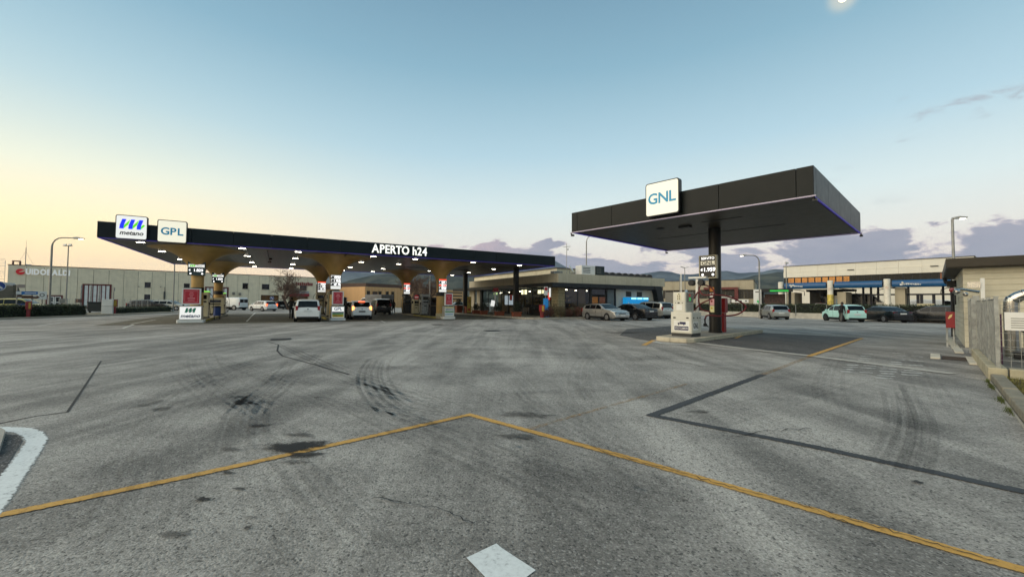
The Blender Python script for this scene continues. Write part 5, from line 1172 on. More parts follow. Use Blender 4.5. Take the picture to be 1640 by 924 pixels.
# charging point
e = dep(1213, 476, 55); r = thing('charging_totem', 'white totem with green lightning mark behind the hedge', 'sign', (e.x, e.y, 0), -.5)
mb = MB(); mb.span((-.45, -.12, 0), (.45, .12, 3.5)); mb.build('panel', WHITE, r, bevel=.02); mb = MB(); mb.xprism([(-.10, 1.75), (.05, 2.35), (-.02, 1.98), (.16, 2.0), (.22, 1.45), (.06, 1.75)], -.14, -.121); mb.build('green_mark', mat('green_mark', '#1f9a4a', .5, emit='#1f9a4a', estr=.2, var=0), r)
mb = MB(); mb.span((-.25, -.135, 3.1), (.25, -.121, 3.2)); mb.build('top_mark', PLAST, r)
e = dep(1228, 470, 56); r = thing('charging_shelter', 'black flat shelter with a green lit edge beside the white totem', 'shelter', (e.x, e.y, 0), -.5)
mb = MB(); mb.span((-.8, -1, 3.2), (2.9, 2, 3.6)); mb.build('roof', PLAST, r); mb = MB(); mb.span((.3, -1.03, 3.22), (2.4, -1.0, 3.42)); mb.build('green_edge', mat('green_edge', '#1ea03c', .5, emit='#1ea03c', estr=.4, var=0), r); mb = MB(); mb.span((-.6, 1, 0), (-.3, 1.3, 3.2)); mb.span((2.6, 1, 0), (2.9, 1.3, 3.2)); mb.build('post', PLAST, r); mb = MB(); mb.span((-.2, .8, .4), (2.2, 1.0, 2.9)); mb.build('display_rack', mat('rack_goods', '#4a342c', .6, var=.6, scale=5), r)

# low wall with hedge in front of the car wash
W0, W1 = Vector((22.4, 55.0)), Vector((39.2, 33.3)); wd = (W1 - W0); WLn = wd.length; WF = Frame(W0.x, W0.y, atan2(wd.y, wd.x))
lw = thing('low_wall', 'low white concrete wall under the clipped hedge behind the right parked cars', 'wall', (W0.x, W0.y, 0), WF.th)
for i in range(10): mb = MB(); mb.span((WLn * i / 10 + .01, 0, 0), (WLn * (i + 1) / 10 - .01, .2, .60)); mb.build('wall_panel', mat('white_wall_concrete', '#b9b5a8', .85, var=.12, streak=.3, grime=.2), lw)
mb = MB()
for i in range(10): mb.tube([(WLn * (i + .02) / 10, -.03, .3), (WLn * (i + .02) / 10, -.03, 1.5)], .035, 6)
mb.build('wire_post', GALV, lw)
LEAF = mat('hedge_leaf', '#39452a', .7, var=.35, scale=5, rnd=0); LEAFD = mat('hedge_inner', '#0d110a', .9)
def hedge(label, F, L, w, z0, z1, n, leaf=LEAF, size=.05, seed=1, rough=.09):
    rnd = random.Random(seed); r = thing('hedge', label, 'hedge', F(0, 0, 0), F.th)
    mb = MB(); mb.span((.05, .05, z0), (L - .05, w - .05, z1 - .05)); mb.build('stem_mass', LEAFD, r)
    mb = MB()
    for _ in range(n):
        u = rnd.random(); x = rnd.random() * L
        if u < .55: p = Vector((x, rnd.uniform(-rough, .05), rnd.uniform(z0, z1)))
        elif u < .8: p = Vector((x, rnd.uniform(0, w), z1 + rnd.uniform(-.06, rough)))
        elif u < .9: p = Vector((rnd.choice((0, L)) + rnd.uniform(-rough, rough), rnd.uniform(0, w), rnd.uniform(z0, z1)))
        else: p = Vector((x, w + rnd.uniform(-.05, rough), rnd.uniform(z0, z1)))
        a = Vector((rnd.gauss(0, 1), rnd.gauss(0, 1), rnd.gauss(0, 1))).normalized(); b_ = a.orthogonal().normalized() * size * rnd.uniform(.6, 1.3); c_ = a.cross(b_) * .7
        mb.quad(p - b_ - c_ * .3, p + c_, p + b_, p - c_)
    o = mb.build('foliage', leaf, r); o['kind'] = 'stuff'; return r
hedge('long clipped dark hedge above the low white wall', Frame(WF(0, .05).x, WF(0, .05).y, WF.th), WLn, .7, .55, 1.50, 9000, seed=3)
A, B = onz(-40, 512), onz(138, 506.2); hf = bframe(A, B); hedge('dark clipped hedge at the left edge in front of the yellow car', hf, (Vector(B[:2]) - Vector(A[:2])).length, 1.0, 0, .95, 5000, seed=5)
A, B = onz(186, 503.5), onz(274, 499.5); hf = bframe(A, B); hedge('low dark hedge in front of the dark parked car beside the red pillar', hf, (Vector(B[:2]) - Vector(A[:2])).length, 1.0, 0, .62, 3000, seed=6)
# kerb in front of the left hedges
A, B = onz(-60, 514.5), onz(300, 500.5); hf = bframe(A, B); L_ = (Vector(B[:2]) - Vector(A[:2])).length
mb = MB(); mb.prism([hf(0, 0)[:2], hf(L_, 0)[:2], hf(L_, 6)[:2], hf(0, 6)[:2]], 0, .1); vg = struct('verge', mb, mat('verge_soil', '#6a6552', .9, var=.3), 'raised verge under the left hedges')
for i in range(24): mb = MB(); mb.box((*hf(L_ * (i + .5) / 24, -.08)[:2], .06), (L_ / 24 - .02, .16, .13), rz=hf.th); mb.build('kerb_stone', KS, vg)

# ------------------------------------------------------------------ compound on the right
ub = thing('utility_building', 'small cream block building with dark roof edge at the right', 'building', RF(0, 9.3), RF.th)
BLK = mat('cream_block', '#cdc7b0', .85, var=.06, scale=1.5, streak=.08, grime=.08, bump=.2, rnd=.03); H_ = 2.86
for i in range(14):
    z0_ = i * .204; mb = MB(); mb.span((0, .0, z0_ + .006), (7, .2, z0_ + .199)); mb.build('block_course', BLK, ub)
    mb = MB(); mb.span((0, .205, z0_ + .006), (.2, 9, z0_ + .199)); mb.build('block_course', BLK, ub)
mb = MB(); mb.span((.04, .03, 0), (6.9, 8.9, H_ - .05)); mb.build('wall_core', mat('block_mortar', '#a89d7c', .9), ub)
mb = MB(); mb.span((-.42, -.42, H_ + .02), (7.4, 9.4, H_ + .34)); mb.build('roof_edge', mat('bronze_roof_edge', '#2f2a20', .45, .3), ub, bevel=.01)
mb = MB(); mb.span((-.38, -.38, H_ + .0), (7.3, 9.3, H_ + .018)); mb.build('soffit', mat('soffit_brown', '#3b352a', .7), ub)
mb = MB(); mb.tube(catmull([(-.36, 7.2, H_), (-.3, 7.2, H_ - .25), (-.12, 7.2, H_ - .5), (-.12, 7.2, 0)], 5), .07, 8); mb.build('downpipe', mat('navy_downpipe', '#11131c', .5), ub, smooth=True)
mb = MB(); mb.box((-.16, 5.8, H_ - .35), (.3, .22, .3)); mb.build('wall_lamp', PLAST, ub, bevel=.02); mb = MB(); mb.box((-.1, 4.2, 1.75), (.06, .5, .42)); mb.build('wall_fitting', PLAST, ub, bevel=.02)
# gas detector / floodlight on the wall
r = thing('wall_equipment', 'galvanised lamp and camera cluster on a white post against the cream block wall', 'equipment', RF(.42, 8.6, 0), RF.th)
mb = MB(); mb.span((-.05, -.05, 0), (.05, .05, 2.45)); mb.build('post', WHITE, r, bevel=.006); mb = MB(); mb.span((-.30, -.10, 1.3), (-.10, .06, 1.55)); mb.span((-.24, -.06, 1.55), (-.08, .02, 1.85)); mb.build('junction_box', GALV, r, bevel=.01)
mb = MB(); mb.tube([(-.08, -.02, 1.98), (-.5, -.12, 2.08), (-.62, -.16, 2.06)], .05, 8); mb.lathe([(.03, -.06), (.10, 0), (.10, .16), (.05, .24)], (-.62, -.3, 2.0), 14, axis='y'); mb.lathe([(.02, -.04), (.07, 0), (.07, .12), (.03, .16)], (-.40, -.2, 1.9), 12, axis='y'); mb.span((-.35, -.1, 2.12), (-.05, .05, 2.32)); mb.build('lamp_arm', STEEL, r, smooth=True)
mb = MB(); mb.lathe([(.02, -.02), (.075, 0), (.075, .05), (.02, .07)], (-.72, -.3, 2.05), 12, axis='y'); mb.build('red_lens', mat('red_lens', '#6c1620', .2), r, smooth=True)
# red cabinet at the corner
r = thing('hose_cabinet', 'red wall cabinet with pale emblem at the corner of the cream block building', 'cabinet', RF(-.19, 9.15, .58), RF.th)
mb = MB(); mb.span((-.27, -.22, .12), (-.04, .0, .70)); mb.build('box', RED, r, bevel=.012); mb = MB(); mb.xprism([(-.22, .46), (-.17, .58), (-.10, .62), (-.12, .52), (-.19, .44)], -.235, -.221); mb.build('pale_emblem', mat('pale_yellow_mark', '#d8c080', .5), r); mb = MB(); mb.span((-.27, -.06, -.58), (-.22, -.01, .12)); mb.span((-.1, -.06, -.58), (-.06, -.01, .12)); mb.build('leg', GALV, r)
# low plinth wall with fence
pw = thing('plinth_wall', 'low pale concrete plinth under the galvanised fence', 'wall', RF(0, 0), RF.th); PWM = mat('plinth_concrete', '#a9a288', .88, var=.15, grime=.35, scale=3, bump=.3)
for i in range(4): mb = MB(); mb.span((-.02, .02 + i * 1.3, 0), (.24, 1.31 + i * 1.3, .26)); mb.build('wall_block', PWM, pw, bevel=.02)
for i in range(4): mb = MB(); mb.span((.26 + i * 1.4, .0, 0), (1.65 + i * 1.4, .24, .26)); mb.build('wall_block', PWM, pw, bevel=.02)
fe = thing('steel_fence', 'tall galvanised grating fence along the compound at the right', 'fence', RF(0, 0), RF.th)
def grating(parent, a, b, z0, z1, step, vert=True, bar=.025, dx=0.0, hs=.13):
    """flat bar grating from a to b in local x,y"""
    A, B = Vector((*a, 0)), Vector((*b, 0)); L = (B - A).length; rz = atan2(B.y - A.y, B.x - A.x); d = (B - A) / L; mb = MB(); n = int(L / step)
    for i in range(n + 1): p = A + d * (L * i / n); mb.box((p.x, p.y, (z0 + z1) / 2), (.004, bar, z1 - z0), rz=rz)
    k = int((z1 - z0) / hs)
    for i in range(k + 1): p = (A + B) / 2; mb.box((p.x, p.y, z0 + (z1 - z0) * i / k), (L, .006 if i not in (0, k) else .03, .006 if i not in (0, k) else .02), rz=rz)
    o = mb.build('grating_panel', GALV, parent); o['kind'] = 'stuff'
def fpost(x, y, h, w=.06, z=0): mb = MB(); mb.box((x, y, z + h / 2), (w, w, h)); mb.box((x, y, z + h + .01), (w + .02, w + .02, .02)); mb.build('fence_post', GALV, fe)
for y in (.12, 1.75, 3.4, 5.1): fpost(.12, y, 1.68 if y < 5 else 1.66, z=0)
for a, b_ in ((.15, 1.72), (1.78, 3.37), (3.43, 5.07)): grating(fe, (.12, a), (.12, b_), .30, 1.64, .066)
for y in (5.35, 6.9): fpost(.05, y, 1.72, .09)
grating(fe, (.05, 5.4), (.05, 6.85), .08, 1.68, .066); grating(fe, (.30, 5.3), (.30, 6.5), .08, 1.66, .066); grating(fe, (.9, 5.35), (.35, 5.32), .08, 1.66, .066)
for x in (1.9, 3.8, 5.6): fpost(x, .12, 1.68)
def mesh_panel(x0, x1, y, z0, z1):
    mb = MB(); n = int((x1 - x0) / .125)
    for i in range(n + 1): mb.box((x0 + (x1 - x0) * i / n, y, (z0 + z1) / 2), (.006, .006, z1 - z0))
    k = int((z1 - z0) / .13)
    for i in range(k + 1): mb.box(((x0 + x1) / 2, y, z0 + (z1 - z0) * i / k), (x1 - x0, .006, .006))
    o = mb.build('mesh_panel', GALV, fe); o['kind'] = 'stuff'
for a, b_ in ((.16, 1.86), (1.94, 3.76), (3.84, 5.56)): mesh_panel(a, b_, .12, .28, 1.64)
# notice on the fence
r = thing('fence_notice', 'white printed notice plate wired to the fence mesh', 'sign', RF(.52, .09, 1.02), RF.th)
mb = MB(); mb.span((-.30, -.012, 0), (.60, .0, .36)); mb.build('plate', WHITE, r); mb = MB()
for kk in range(5): mb.span((-.22, -.0145, .05 + kk * .045), (.2 - .08 * (kk % 2), -.0122, .065 + kk * .045))
mb.build('print_line', mat('grey_print', '#7d7c74', .6), r); mb = MB(); mb.span((.05, -.0145, .29), (.22, -.0122, .33)); mb.build('blue_mark', mat('blue_mark', '#3f7ca8', .5), r)
# insulated pipe and gear inside
r = thing('insulated_pipe', 'shiny bent metal insulated pipe inside the fenced compound', 'pipe', RF(.72, 5.0, 0), RF.th)
mb = MB(); mb.tube(catmull([(0, 0, .1), (0, 0, 1.5), (.05, 0, 1.68), (.22, 0, 1.80), (.5, 0, 1.82), (3.0, 0, 1.82)], 6), .14, 16); mb.build('pipe_jacket', STEEL, r, smooth=True); mb = MB()
for z_ in (.3, .9, 1.4): mb.lathe([(.148, z_), (.148, z_ + .03)], n=16)
mb.lathe([(.17, .0), (.17, .12)], n=16); mb.build('band', GALV, r, smooth=True)
r = thing('gas_skid', 'valves gauges and tubing standing on the slab inside the fence', 'equipment', RF(.78, 3.2, 0), RF.th)
mb = MB(); mb.tube([(-.2, 0, .25), (1.8, .3, .25)], .06, 10); mb.tube([(0, 0, .25), (0, 0, .85), (.3, 0, .85)], .04, 8); mb.tube(catmull([(.3, 0, .85), (.5, 0, 1.0), (.55, 0, .6), (.3, 0, .3)], 5), .025, 6); mb.build('tubing', GALV, r, smooth=True)
mb = MB(); mb.lathe([(.10, -.03), (.10, .03)], (.0, -.05, .95), 14, axis='y'); mb.build('gauge', PLAST, r, smooth=True)
for c_, s_ in (((-.12, 0, .3), (.16, .16, .16)), ((.5, 0, .22), (.12, .2, .2)), ((.3, 0, .85), (.1, .14, .14))): mb = MB(); mb.box(c_, s_); mb.build('valve', PLAST, r, bevel=.02)
mb = MB()
mb = MB(); mb.tube([(-.42, -.5, 0), (-.42, -.5, 1.3)], .018, 8); mb.build('purple_standpipe', mat('purple_paint', '#4a2440', .5), r); mb = MB(); mb.span((.9, .2, 0), (1.6, .8, .65)); mb.lathe([(.22, .0), (.22, .9)], (2.0, .2, 0), 14); mb.build('grey_tank', CONC, r, bevel=.02)
mb = MB(); mb.prism([RF(.25, .25)[:2], RF(7, .25)[:2], RF(7, 9.28)[:2], RF(.25, 9.28)[:2]], .0, .10); struct('compound_slab', mb, mat('slab_concrete', '#6e6b63', .88, var=.2, grime=.2), 'grey slab inside the compound')
# kerb, grass, drain
ke = MB(); o = None
kb = MB(); kb.prism([RF(-.02, -.02)[:2], RF(-.02, -9)[:2], RF(.0, -9)[:2], RF(.0, -.02)[:2]], 0, .02); kr = struct('kerb', kb, CONC, 'weathered kerb between the asphalt and the grass strip at the right')
KW = mat('weathered_kerb', '#7f7a6a', .9, var=.2, grime=.45, scale=4, bump=.4)
for i in range(9):
    mb = MB(); mb.box((*RF(.10, -.5 - i * 1.0)[:2], .07 + random.uniform(-.006, .006)), (.18, .985, .14), rz=RF.th + random.uniform(-.008, .008)); mb.build('kerb_stone', KW, kr, bevel=.02)
mb = MB(); n = 16; vs = []
for j in range(n + 1):
    for i in range(7): p = RF(.2 + i * .9, -9 + 8.98 * j / n); vs.append((p.x, p.y, .08 + (random.uniform(-.03, .04) if 0 < i else 0)))
mb.add(vs, [(j * 7 + i, j * 7 + i + 1, j * 7 + i + 8, j * 7 + i + 7) for j in range(n) for i in range(6)]); struct('grass_ground', mb, mat('grass_soil', '#4a4128', .95, var=.45, scale=7, bump=.6, bscale=30), 'patchy soil of the grass strip')
def blades(name, n, pick, m, label, h=.06, seed=2):
    rnd = random.Random(seed); mb = MB()
    for _ in range(n):
        p = pick(rnd); a = rnd.uniform(0, 6.28); l = h * rnd.uniform(.4, 1.3); d = Vector((cos(a), sin(a), 0)); s_ = Vector((-d.y, d.x, 0)) * .004
        mb.add([p - s_, p + s_, p + d * l * .6 + Vector((0, 0, l))], [(0, 1, 2)])
    o = mb.build(name, m); o['kind'] = 'stuff'; o['label'] = label
GRS = mat('dry_grass', '#6e6a34', .8, var=.45, scale=3)
blades('grass', 9000, lambda r_: RF(.22 + 4 * r_.random() ** 1.5, -.05 - 5 * r_.random(), .08), GRS, 'short patchy grass behind the right kerb')
blades('weeds', 700, lambda r_: RF(-.02 - abs(r_.gauss(0, .03)), -[.25, .9, 1.1, 2.4, 2.6, 3.5][r_.randrange(6)] + r_.gauss(0, .12), 0), mat('weed_leaf', '#4f5a2a', .8, var=.4), 'tufts of weeds growing along the right kerb', .05, 4)
dr = thing('drain_grate', 'dark slotted drain grate between two white concrete blocks by the fence', 'drain', RF(-.38, 4.4, 0), RF.th)
mb = MB(); mb.span((-.26, -.5, .003), (.28, .5, .012)); mb.build('grate_frame', PLAST, dr); mb = MB()
for kk in range(8): mb.span((-.24, -.46 + kk * .12, .012), (.26, -.40 + kk * .12, .022))
mb.build('slat', mat('rusty_iron', '#4a4038', .7, .3), dr)
wk = thing('white_kerb_edge', 'row of white painted edge stones by the compound gate', 'kerb', RF(0, 0), RF.th)
for i, (x_, y0_, y1_) in enumerate(((-.22, 6.4, 8.2), (-.25, 8.22, 10.2), (-.28, 10.22, 12.5), (-.30, 12.5, 14.5), (-.05, 3.0, 5.0), (-.75, 3.9, 5.2))): mb = MB(); mb.span((x_ - .1, y0_, 0), (x_ + .1, y1_ - .02, .045)); mb.build('edge_stone', mat('worn_white_edge', '#c4c0b0', .8, var=.15, grime=.35, scale=4), wk, bevel=.01)
# ------------------------------------------------------------------ vehicles
def interp(prof, x):
    for (x0, z0), (x1, z1) in zip(prof, prof[1:]):
        if x0 <= x <= x1: return z0 + (z1 - z0) * ((x - x0) / (x1 - x0) if x1 > x0 else 1)
    return prof[0][1] if x < prof[0][0] else prof[-1][1]
# top outline rear (-.5) to front (.5) as fraction of length / height; rg: rear glass, wg: windscreen, sw: side windows
KINDS = {
 'hatch': dict(p=[(-.5, .50), (-.49, .60), (-.475, .64), (-.415, .90), (-.37, .96), (-.22, .995), (-.05, 1.0), (.08, .965), (.265, .66), (.30, .635), (.42, .57), (.475, .50), (.5, .40)], rg=(-.468, -.40), wg=(.095, .262), sw=[(-.36, -.22), (-.21, .00), (.015, .17)], belt=.63, wb=.60),
 'estate': dict(p=[(-.5, .50), (-.49, .62), (-.474, .68), (-.405, .89), (-.365, .945), (-.2, .99), (-.03, 1.0), (.04, .982), (.215, .705), (.245, .68), (.39, .615), (.465, .535), (.495, .42), (.5, .36)], rg=(-.466, -.40), wg=(.055, .21), sw=[(-.37, -.22), (-.21, -.05), (-.035, .125)], belt=.665, wb=.58),
 'mpv': dict(p=[(-.5, .46), (-.494, .56), (-.488, .60), (-.462, .88), (-.44, .95), (-.3, .985), (-.05, 1.0), (.10, .975), (.30, .64), (.33, .615), (.43, .55), (.48, .47), (.5, .38)], rg=(-.484, -.452), wg=(.115, .296), sw=[(-.43, -.26), (-.25, -.05), (-.035, .20)], belt=.60, wb=.61),
 'sedan': dict(p=[(-.5, .50), (-.494, .62), (-.48, .70), (-.37, .715), (-.345, .725), (-.20, .955), (-.15, .985), (-.03, 1.0), (.05, .985), (.20, .72), (.23, .69), (.40, .61), (.475, .53), (.5, .42)], rg=(-.338, -.215), wg=(.062, .196), sw=[(-.24, -.13), (-.12, .01), (.025, .14)], belt=.68, wb=.58),
 'van': dict(p=[(-.5, .5), (-.498, .9), (-.49, .96), (-.46, .99), (-.2, 1.0), (.2, .99), (.26, .96), (.385, .60), (.40, .58), (.47, .50), (.49, .44), (.5, .34)], rg=(-.499, -.4935), wg=(.272, .38), sw=[(.10, .29)], belt=.58, wb=.60),
}
TYREM = mat('tyre_black', '#0d0d0d', .85, var=.2); RIM = mat('alloy_rim', '#8f9092', .35, .8, .1); TAIL = mat('tail_lamp_red', '#8e1216', .25, var=.1); TAILON = mat('tail_lamp_lit', '#ff3018', .3, emit='#ff4a22', estr=3.0, var=0); TAILORG = mat('indicator_lit', '#ff8a30', .3, emit='#ff9a50', estr=2.2, var=0)
HEADL = mat('head_lamp_glass', '#a8b0b4', .12, .3, 0); PLATE = mat('number_plate_white', '#d0d2d0', .5, var=.05); CGL = mat('car_glass', '#06080a', .08, spec=.3, var=0)
def paint(name, col, metal=.0, rough=.32): return mat(name, col, rough, metal, .03, 1.0, coat=.3)
def car(name, label, kind, x, y, heading, L, Wd, H, pm, cat='car', group=None, lit=False, lod=1, plate=PLATE, dark_rims=False, z=0.0, tail=None, roofbars=False):
    K = KINDS[kind]; r = thing(name, label, cat, (x, y, z), radians(heading), group); hw = Wd / 2; p = [(a * L, b * H) for a, b in K['p']]; zb = K['belt'] * H; z0 = .17 * H if H < 1.9 else .2 * H
    def hwx(xx):      # plan taper at the ends
        u = abs(xx) / (L / 2); return hw * (1 - .14 * max(0, (u - .72) / .28) ** 2)
    def side(xx, zz):
        w = hwx(xx)
        if zz < z0 + .06 * H: return w * .97
        if zz <= zb: return w * (1.0 - .02 * abs(zz - .42 * H) / (.3 * H))
        return w * (.985 - (.17 if kind != 'van' else .07) * (zz - zb) / (H - zb))
    xs = sorted({a for a, _ in p} | {L * (-.5 + k / 26) for k in range(27)})
    ring = []
    for xx in xs:
        T = interp(p, xx); lo = z0 + (.05 * H if abs(xx) > .485 * L else 0); zl = min(zb, T - .07 * H); pts = [(side(xx, lo) * .96, lo), (side(xx, lo + .05), lo + .05 * H), (side(xx, .40 * H), min(.40 * H, zl - .02 * H)), (side(xx, zl), zl)]
        for f in (.35, .7, .9): zz = zl + (T - zl) * f; pts.append((side(xx, zz) * (1 if f < .9 else .985), zz))
        yt = side(xx, T); pts += [(yt * .88, T), (yt * .5, T + .008 * H), (0, T + .012 * H)]; ring.append(pts)
    mb = MB(); vs, fs = [], []; n = len(ring[0]); m_ = 2 * n - 1
    for xx, pts in zip(xs, ring):
        vs += [(xx, a, b) for a, b in pts] + [(xx, -a, b) for a, b in pts[-2::-1]]
    for i in range(len(xs) - 1):
        for k in range(m_ - 1): fs.append((i * m_ + k, i * m_ + k + 1, (i + 1) * m_ + k + 1, (i + 1) * m_ + k))
        fs.append((i * m_, (i + 1) * m_, (i + 1) * m_ + m_ - 1, i * m_ + m_ - 1))
    fs += [tuple(range(m_)), tuple(range((len(xs) - 1) * m_, len(xs) * m_))[::-1]]
    mb.add(vs, fs); body = mb.build('body', pm, r, smooth=True)
    def topglass(a, b, nm):
        mb = MB(); vs, fs = [], []; N = 6
        for i in range(N + 1):
            xx = (a + (b - a) * i / N) * L; T = interp(p, xx); s_ = (interp(p, xx + .01) - interp(p, xx - .01)) / .02; nn = Vector((-s_, 0, 1)).normalized() * .012; w = side(xx, T) * .86
            for j in range(7): yy = w * (-1 + j / 3); vs.append((xx + nn.x, yy, T + .012 * H * (1 - abs(yy) / w) + nn.z))
        for i in range(N):
            for j in range(6): fs.append((i * 7 + j, i * 7 + j + 1, i * 7 + j + 8, i * 7 + j + 7))
        mb.add(vs, fs); return mb.build(nm, CGL, r, smooth=True)
    topglass(*K['wg'], 'windscreen')
    if kind != 'van': topglass(*K['rg'], 'rear_window')
    else: mb = MB(); mb.span((-.5 * L - .012, -hw * .75, .60 * H), (-.5 * L + .02, -.04, .86 * H)); mb.span((-.5 * L - .012, .04, .60 * H), (-.5 * L + .02, hw * .75, .86 * H)); mb.build('rear_window', CGL, r)
    for sg in (-1, 1):
        for a, b in K['sw']:
            mb = MB(); vs, fs = [], []; N = 4
            for i in range(N + 1):
                xx = (a + (b - a) * i / N) * L; T = interp(p, xx); zt = min(T - .055 * H, .935 * H); zlo = min(zb + .025 * H, zt - .01)
                for j in range(3): zz = zlo + (zt - zlo) * j / 2; vs.append((xx, sg * (side(xx, zz) + .006), zz))
            for i in range(N):
                for j in range(2): fs.append((i * 3 + j, i * 3 + j + 1, i * 3 + j + 4, i * 3 + j + 3))
            mb.add(vs, fs); mb.build('side_window', CGL, r, smooth=True)
    R = min(.33, .215 * H); 
    if H > 1.8: R = .36
    wbx = K['wb'] * L / 2; off = .015 * L
    for sx in (1, -1):
        for sg in (1, -1):
            cx = sx * wbx + off * (1 if sx > 0 else -1) * 0; yo = sg * hwx(cx)
            mb = MB(); mb.lathe([(R * 1.16, -.05), (R * 1.16, .004)] if sg > 0 else [(R * 1.16, -.004), (R * 1.16, .05)], (cx, yo * .995, R * 1.02), 20, axis='y'); mb.build('wheel_arch', BLACK, r)
            prof = [(R * .62, -.10), (R * .95, -.10), (R, -.07), (R, .07), (R * .95, .1), (R * .62, .1)]
            mb = MB(); mb.lathe(prof, (0, 0, 0), 22, axis='y'); w = mb.build('wheel', TYREM, r, smooth=True); w.location = (cx, yo - sg * .085, R)
            if lod:
                mb = MB(); yy = sg * .098
                mb.lathe([(R * .60, yy - .01), (R * .66, yy), (R * .66, yy + .006 * sg), (R * .56, yy + .008 * sg)], n=20, axis='y')
                for k in range(5): a = 2 * pi * k / 5 + .3; mb.box((R * .33 * cos(a), yy + .012 * sg, R * .33 * sin(a)), (R * .62, .02, R * .17), ry=-a)
                mb.lathe([(R * .12, yy), (R * .10, yy + .03 * sg)], n=10, axis='y'); mb.build('rim', RIM if not dark_rims else mat('dark_rim', '#4a4a4c', .4, .7), w, smooth=True)
    zr = .56 * H
    hz = .50 * H
    for sg in (1, -1):
        xr = -.478 * L; big = kind in ('mpv', 'hatch', 'estate')
        mb = MB(); yy = sg * hwx(xr) * .86
        if big: mb.box((xr - .012, sg * hwx(xr) * .90, .60 * H), (.12, .16, .22 * H))
        elif kind == 'van': mb.box((-.495 * L, sg * hw * .87, .5 * H), (.06, .1, .24 * H))
        else: mb.box((xr - .02, sg * hwx(xr) * .74, .60 * H), (.09, .36, .09 * H))
        mb.build('tail_light', tail or (TAILON if lit else TAIL), r, bevel=.015)
        mb = MB(); mb.box((.463 * L, sg * hwx(.46 * L) * .76, .50 * H), (.20, .34, .09 * H), rz=-sg * .35); mb.build('headlight', HEADL, r, bevel=.02)
        mb = MB(); mx = K['wg'][1] * L - .12; mb.box((mx, sg * (side(mx, zb) + .09), zb + .06), (.13, .17, .12)); mb.build('mirror', pm if lod else PLAST, r, bevel=.03)
        if lod:
            mb = MB()
            for a, b in K['sw'][-2:]: mb.box((a * L + .12, sg * (side(a * L, .56 * H) + .012), zb - .06 * H), (.16, .03, .03))
            mb.build('door_handle', pm, r, bevel=.006)
            mb = MB()
            for xx in [K['sw'][0][1] * L + .02 if len(K['sw']) > 1 else .08 * L, K['sw'][-1][0] * L - .005, K['sw'][-1][1] * L + .10]:
                mb.span((xx - .006, sg * (side(xx, .45 * H) + .001), .22 * H), (xx + .006, sg * (side(xx, .45 * H) + .004), zb))
            mb.build('door_gap', BLACK, r)
            mb = MB(); mb.span((-wbx + R * 1.2, sg * (hw * .985), z0 - .01), (wbx - R * 1.2, sg * (hw * 1.0), z0 + .08 * H)); mb.build('sill_trim', PLAST, r)
    mb = MB(); mb.box((-.497 * L, 0, .21 * H), (.06, Wd * .80, .07 * H)); mb.build('rear_bumper', PLAST, r, bevel=.02)
    mb = MB(); mb.box((.494 * L, 0, .26 * H), (.05, Wd * .66, .10 * H)); mb.box((.494 * L, 0, .43 * H), (.04, Wd * .42, .06 * H)); mb.build('front_grille', PLAST, r, bevel=.015)
    pz = {'mpv': .50, 'hatch': .44, 'estate': .50, 'sedan': .55, 'van': .42}[kind] * H
    mb = MB(); mb.box((-.505 * L, 0, pz), (.02, .50, .11)); mb.box((.512 * L, 0, .33 * H), (.02, .50, .11)); pl = mb.build('number_plate', plate, r)
    mb = MB(); mb.box((0, 0, .17 * H), (L * .86, Wd * .86, .13 * H)); mb.build('underbody', BLACK, r)
    if lod and big:
        mb = MB(); mb.tube([(-.47 * L, 0, .615 * H), (-.482 * L, .25, .60 * H + .02)], .012, 5); mb.lathe([(.05, -.01), (.05, .01)], (-.497 * L, 0, .575 * H), 12, axis='x'); mb.build('emblem', RIM, r)
    if roofbars:
        mb = MB()
        for sg in (1, -1): mb.tube([(-.36 * L, sg * hw * .70, H * .985), (-.2 * L, sg * hw * .72, H * 1.03), (.0, sg * hw * .72, H * 1.03), (.05 * L, sg * hw * .7, H * .99)], .02, 6)
        mb.build('roof_rail', PLAST, r)
    return r, K
WH = paint('white_car_paint', '#dcdedb', 0, .3); BK = paint('black_car_paint', '#0c0d0f', .1, .25); SIL = paint('silver_car_paint', '#a9aaa4', .75, .32); SILB = paint('silver_beige_car_paint', '#a9a9a5', .7, .3); MINT = paint('mint_car_paint', '#aedbd3', 0, .3); DGR = paint('charcoal_car_paint', '#1d2023', .3, .28); YEL = paint('yellow_car_paint', '#b0a558', 0, .35); NAVYC = paint('dark_blue_car_paint', '#151a22', .2, .28); BRD = paint('maroon_roof_paint', '#5c1518', .1, .3)
def at(px, py): p = onz(px, py); return p.x, p.y
def rear(px, py, hd, back): p = onz(px, py); return p.x + back * cos(radians(hd)), p.y + back * sin(radians(hd))
E2 = 120.0     # heading straight away along the pump lanes
def mp(s, t): p = MF(s, t); return p.x, p.y
c1, _ = car('parked_car', 'white tall estate seen from behind at the metano side of the middle island', 'mpv', *mp(10.95, 1.95), E2 - 3, 3.95, 1.70, 1.60, WH)
mb = MB(); mb.tube([(-1.2, 0, 1.58), (-1.35, 0, 1.85)], .012, 4); mb.build('aerial', PLAST, c1)
car('parked_car', 'dark car in front of the white tall estate, mostly hidden by it', 'hatch', *mp(11.0, 9.5), E2, 3.9, 1.68, 1.48, NAVYC)
c2, _ = car('parked_car', 'white small hatchback with glowing brake lights between the middle and right islands', 'hatch', *mp(15.0, 4.6), E2 - 2, 3.75, 1.66, 1.52, WH, tail=TAILORG, plate=mat('dark_plate', '#222426', .5))
mb = MB(); mb.box((-1.55, 0, 1.44), (.06, .46, .06)); mb.build('brake_light', TAILON, c2)
mb = MB(); mb.box((.3, 1.25, .75), (.9, .06, .7), rz=-.9); mb.build('open_door', mat('dark_door_lining', '#2a2018', .6), c2)
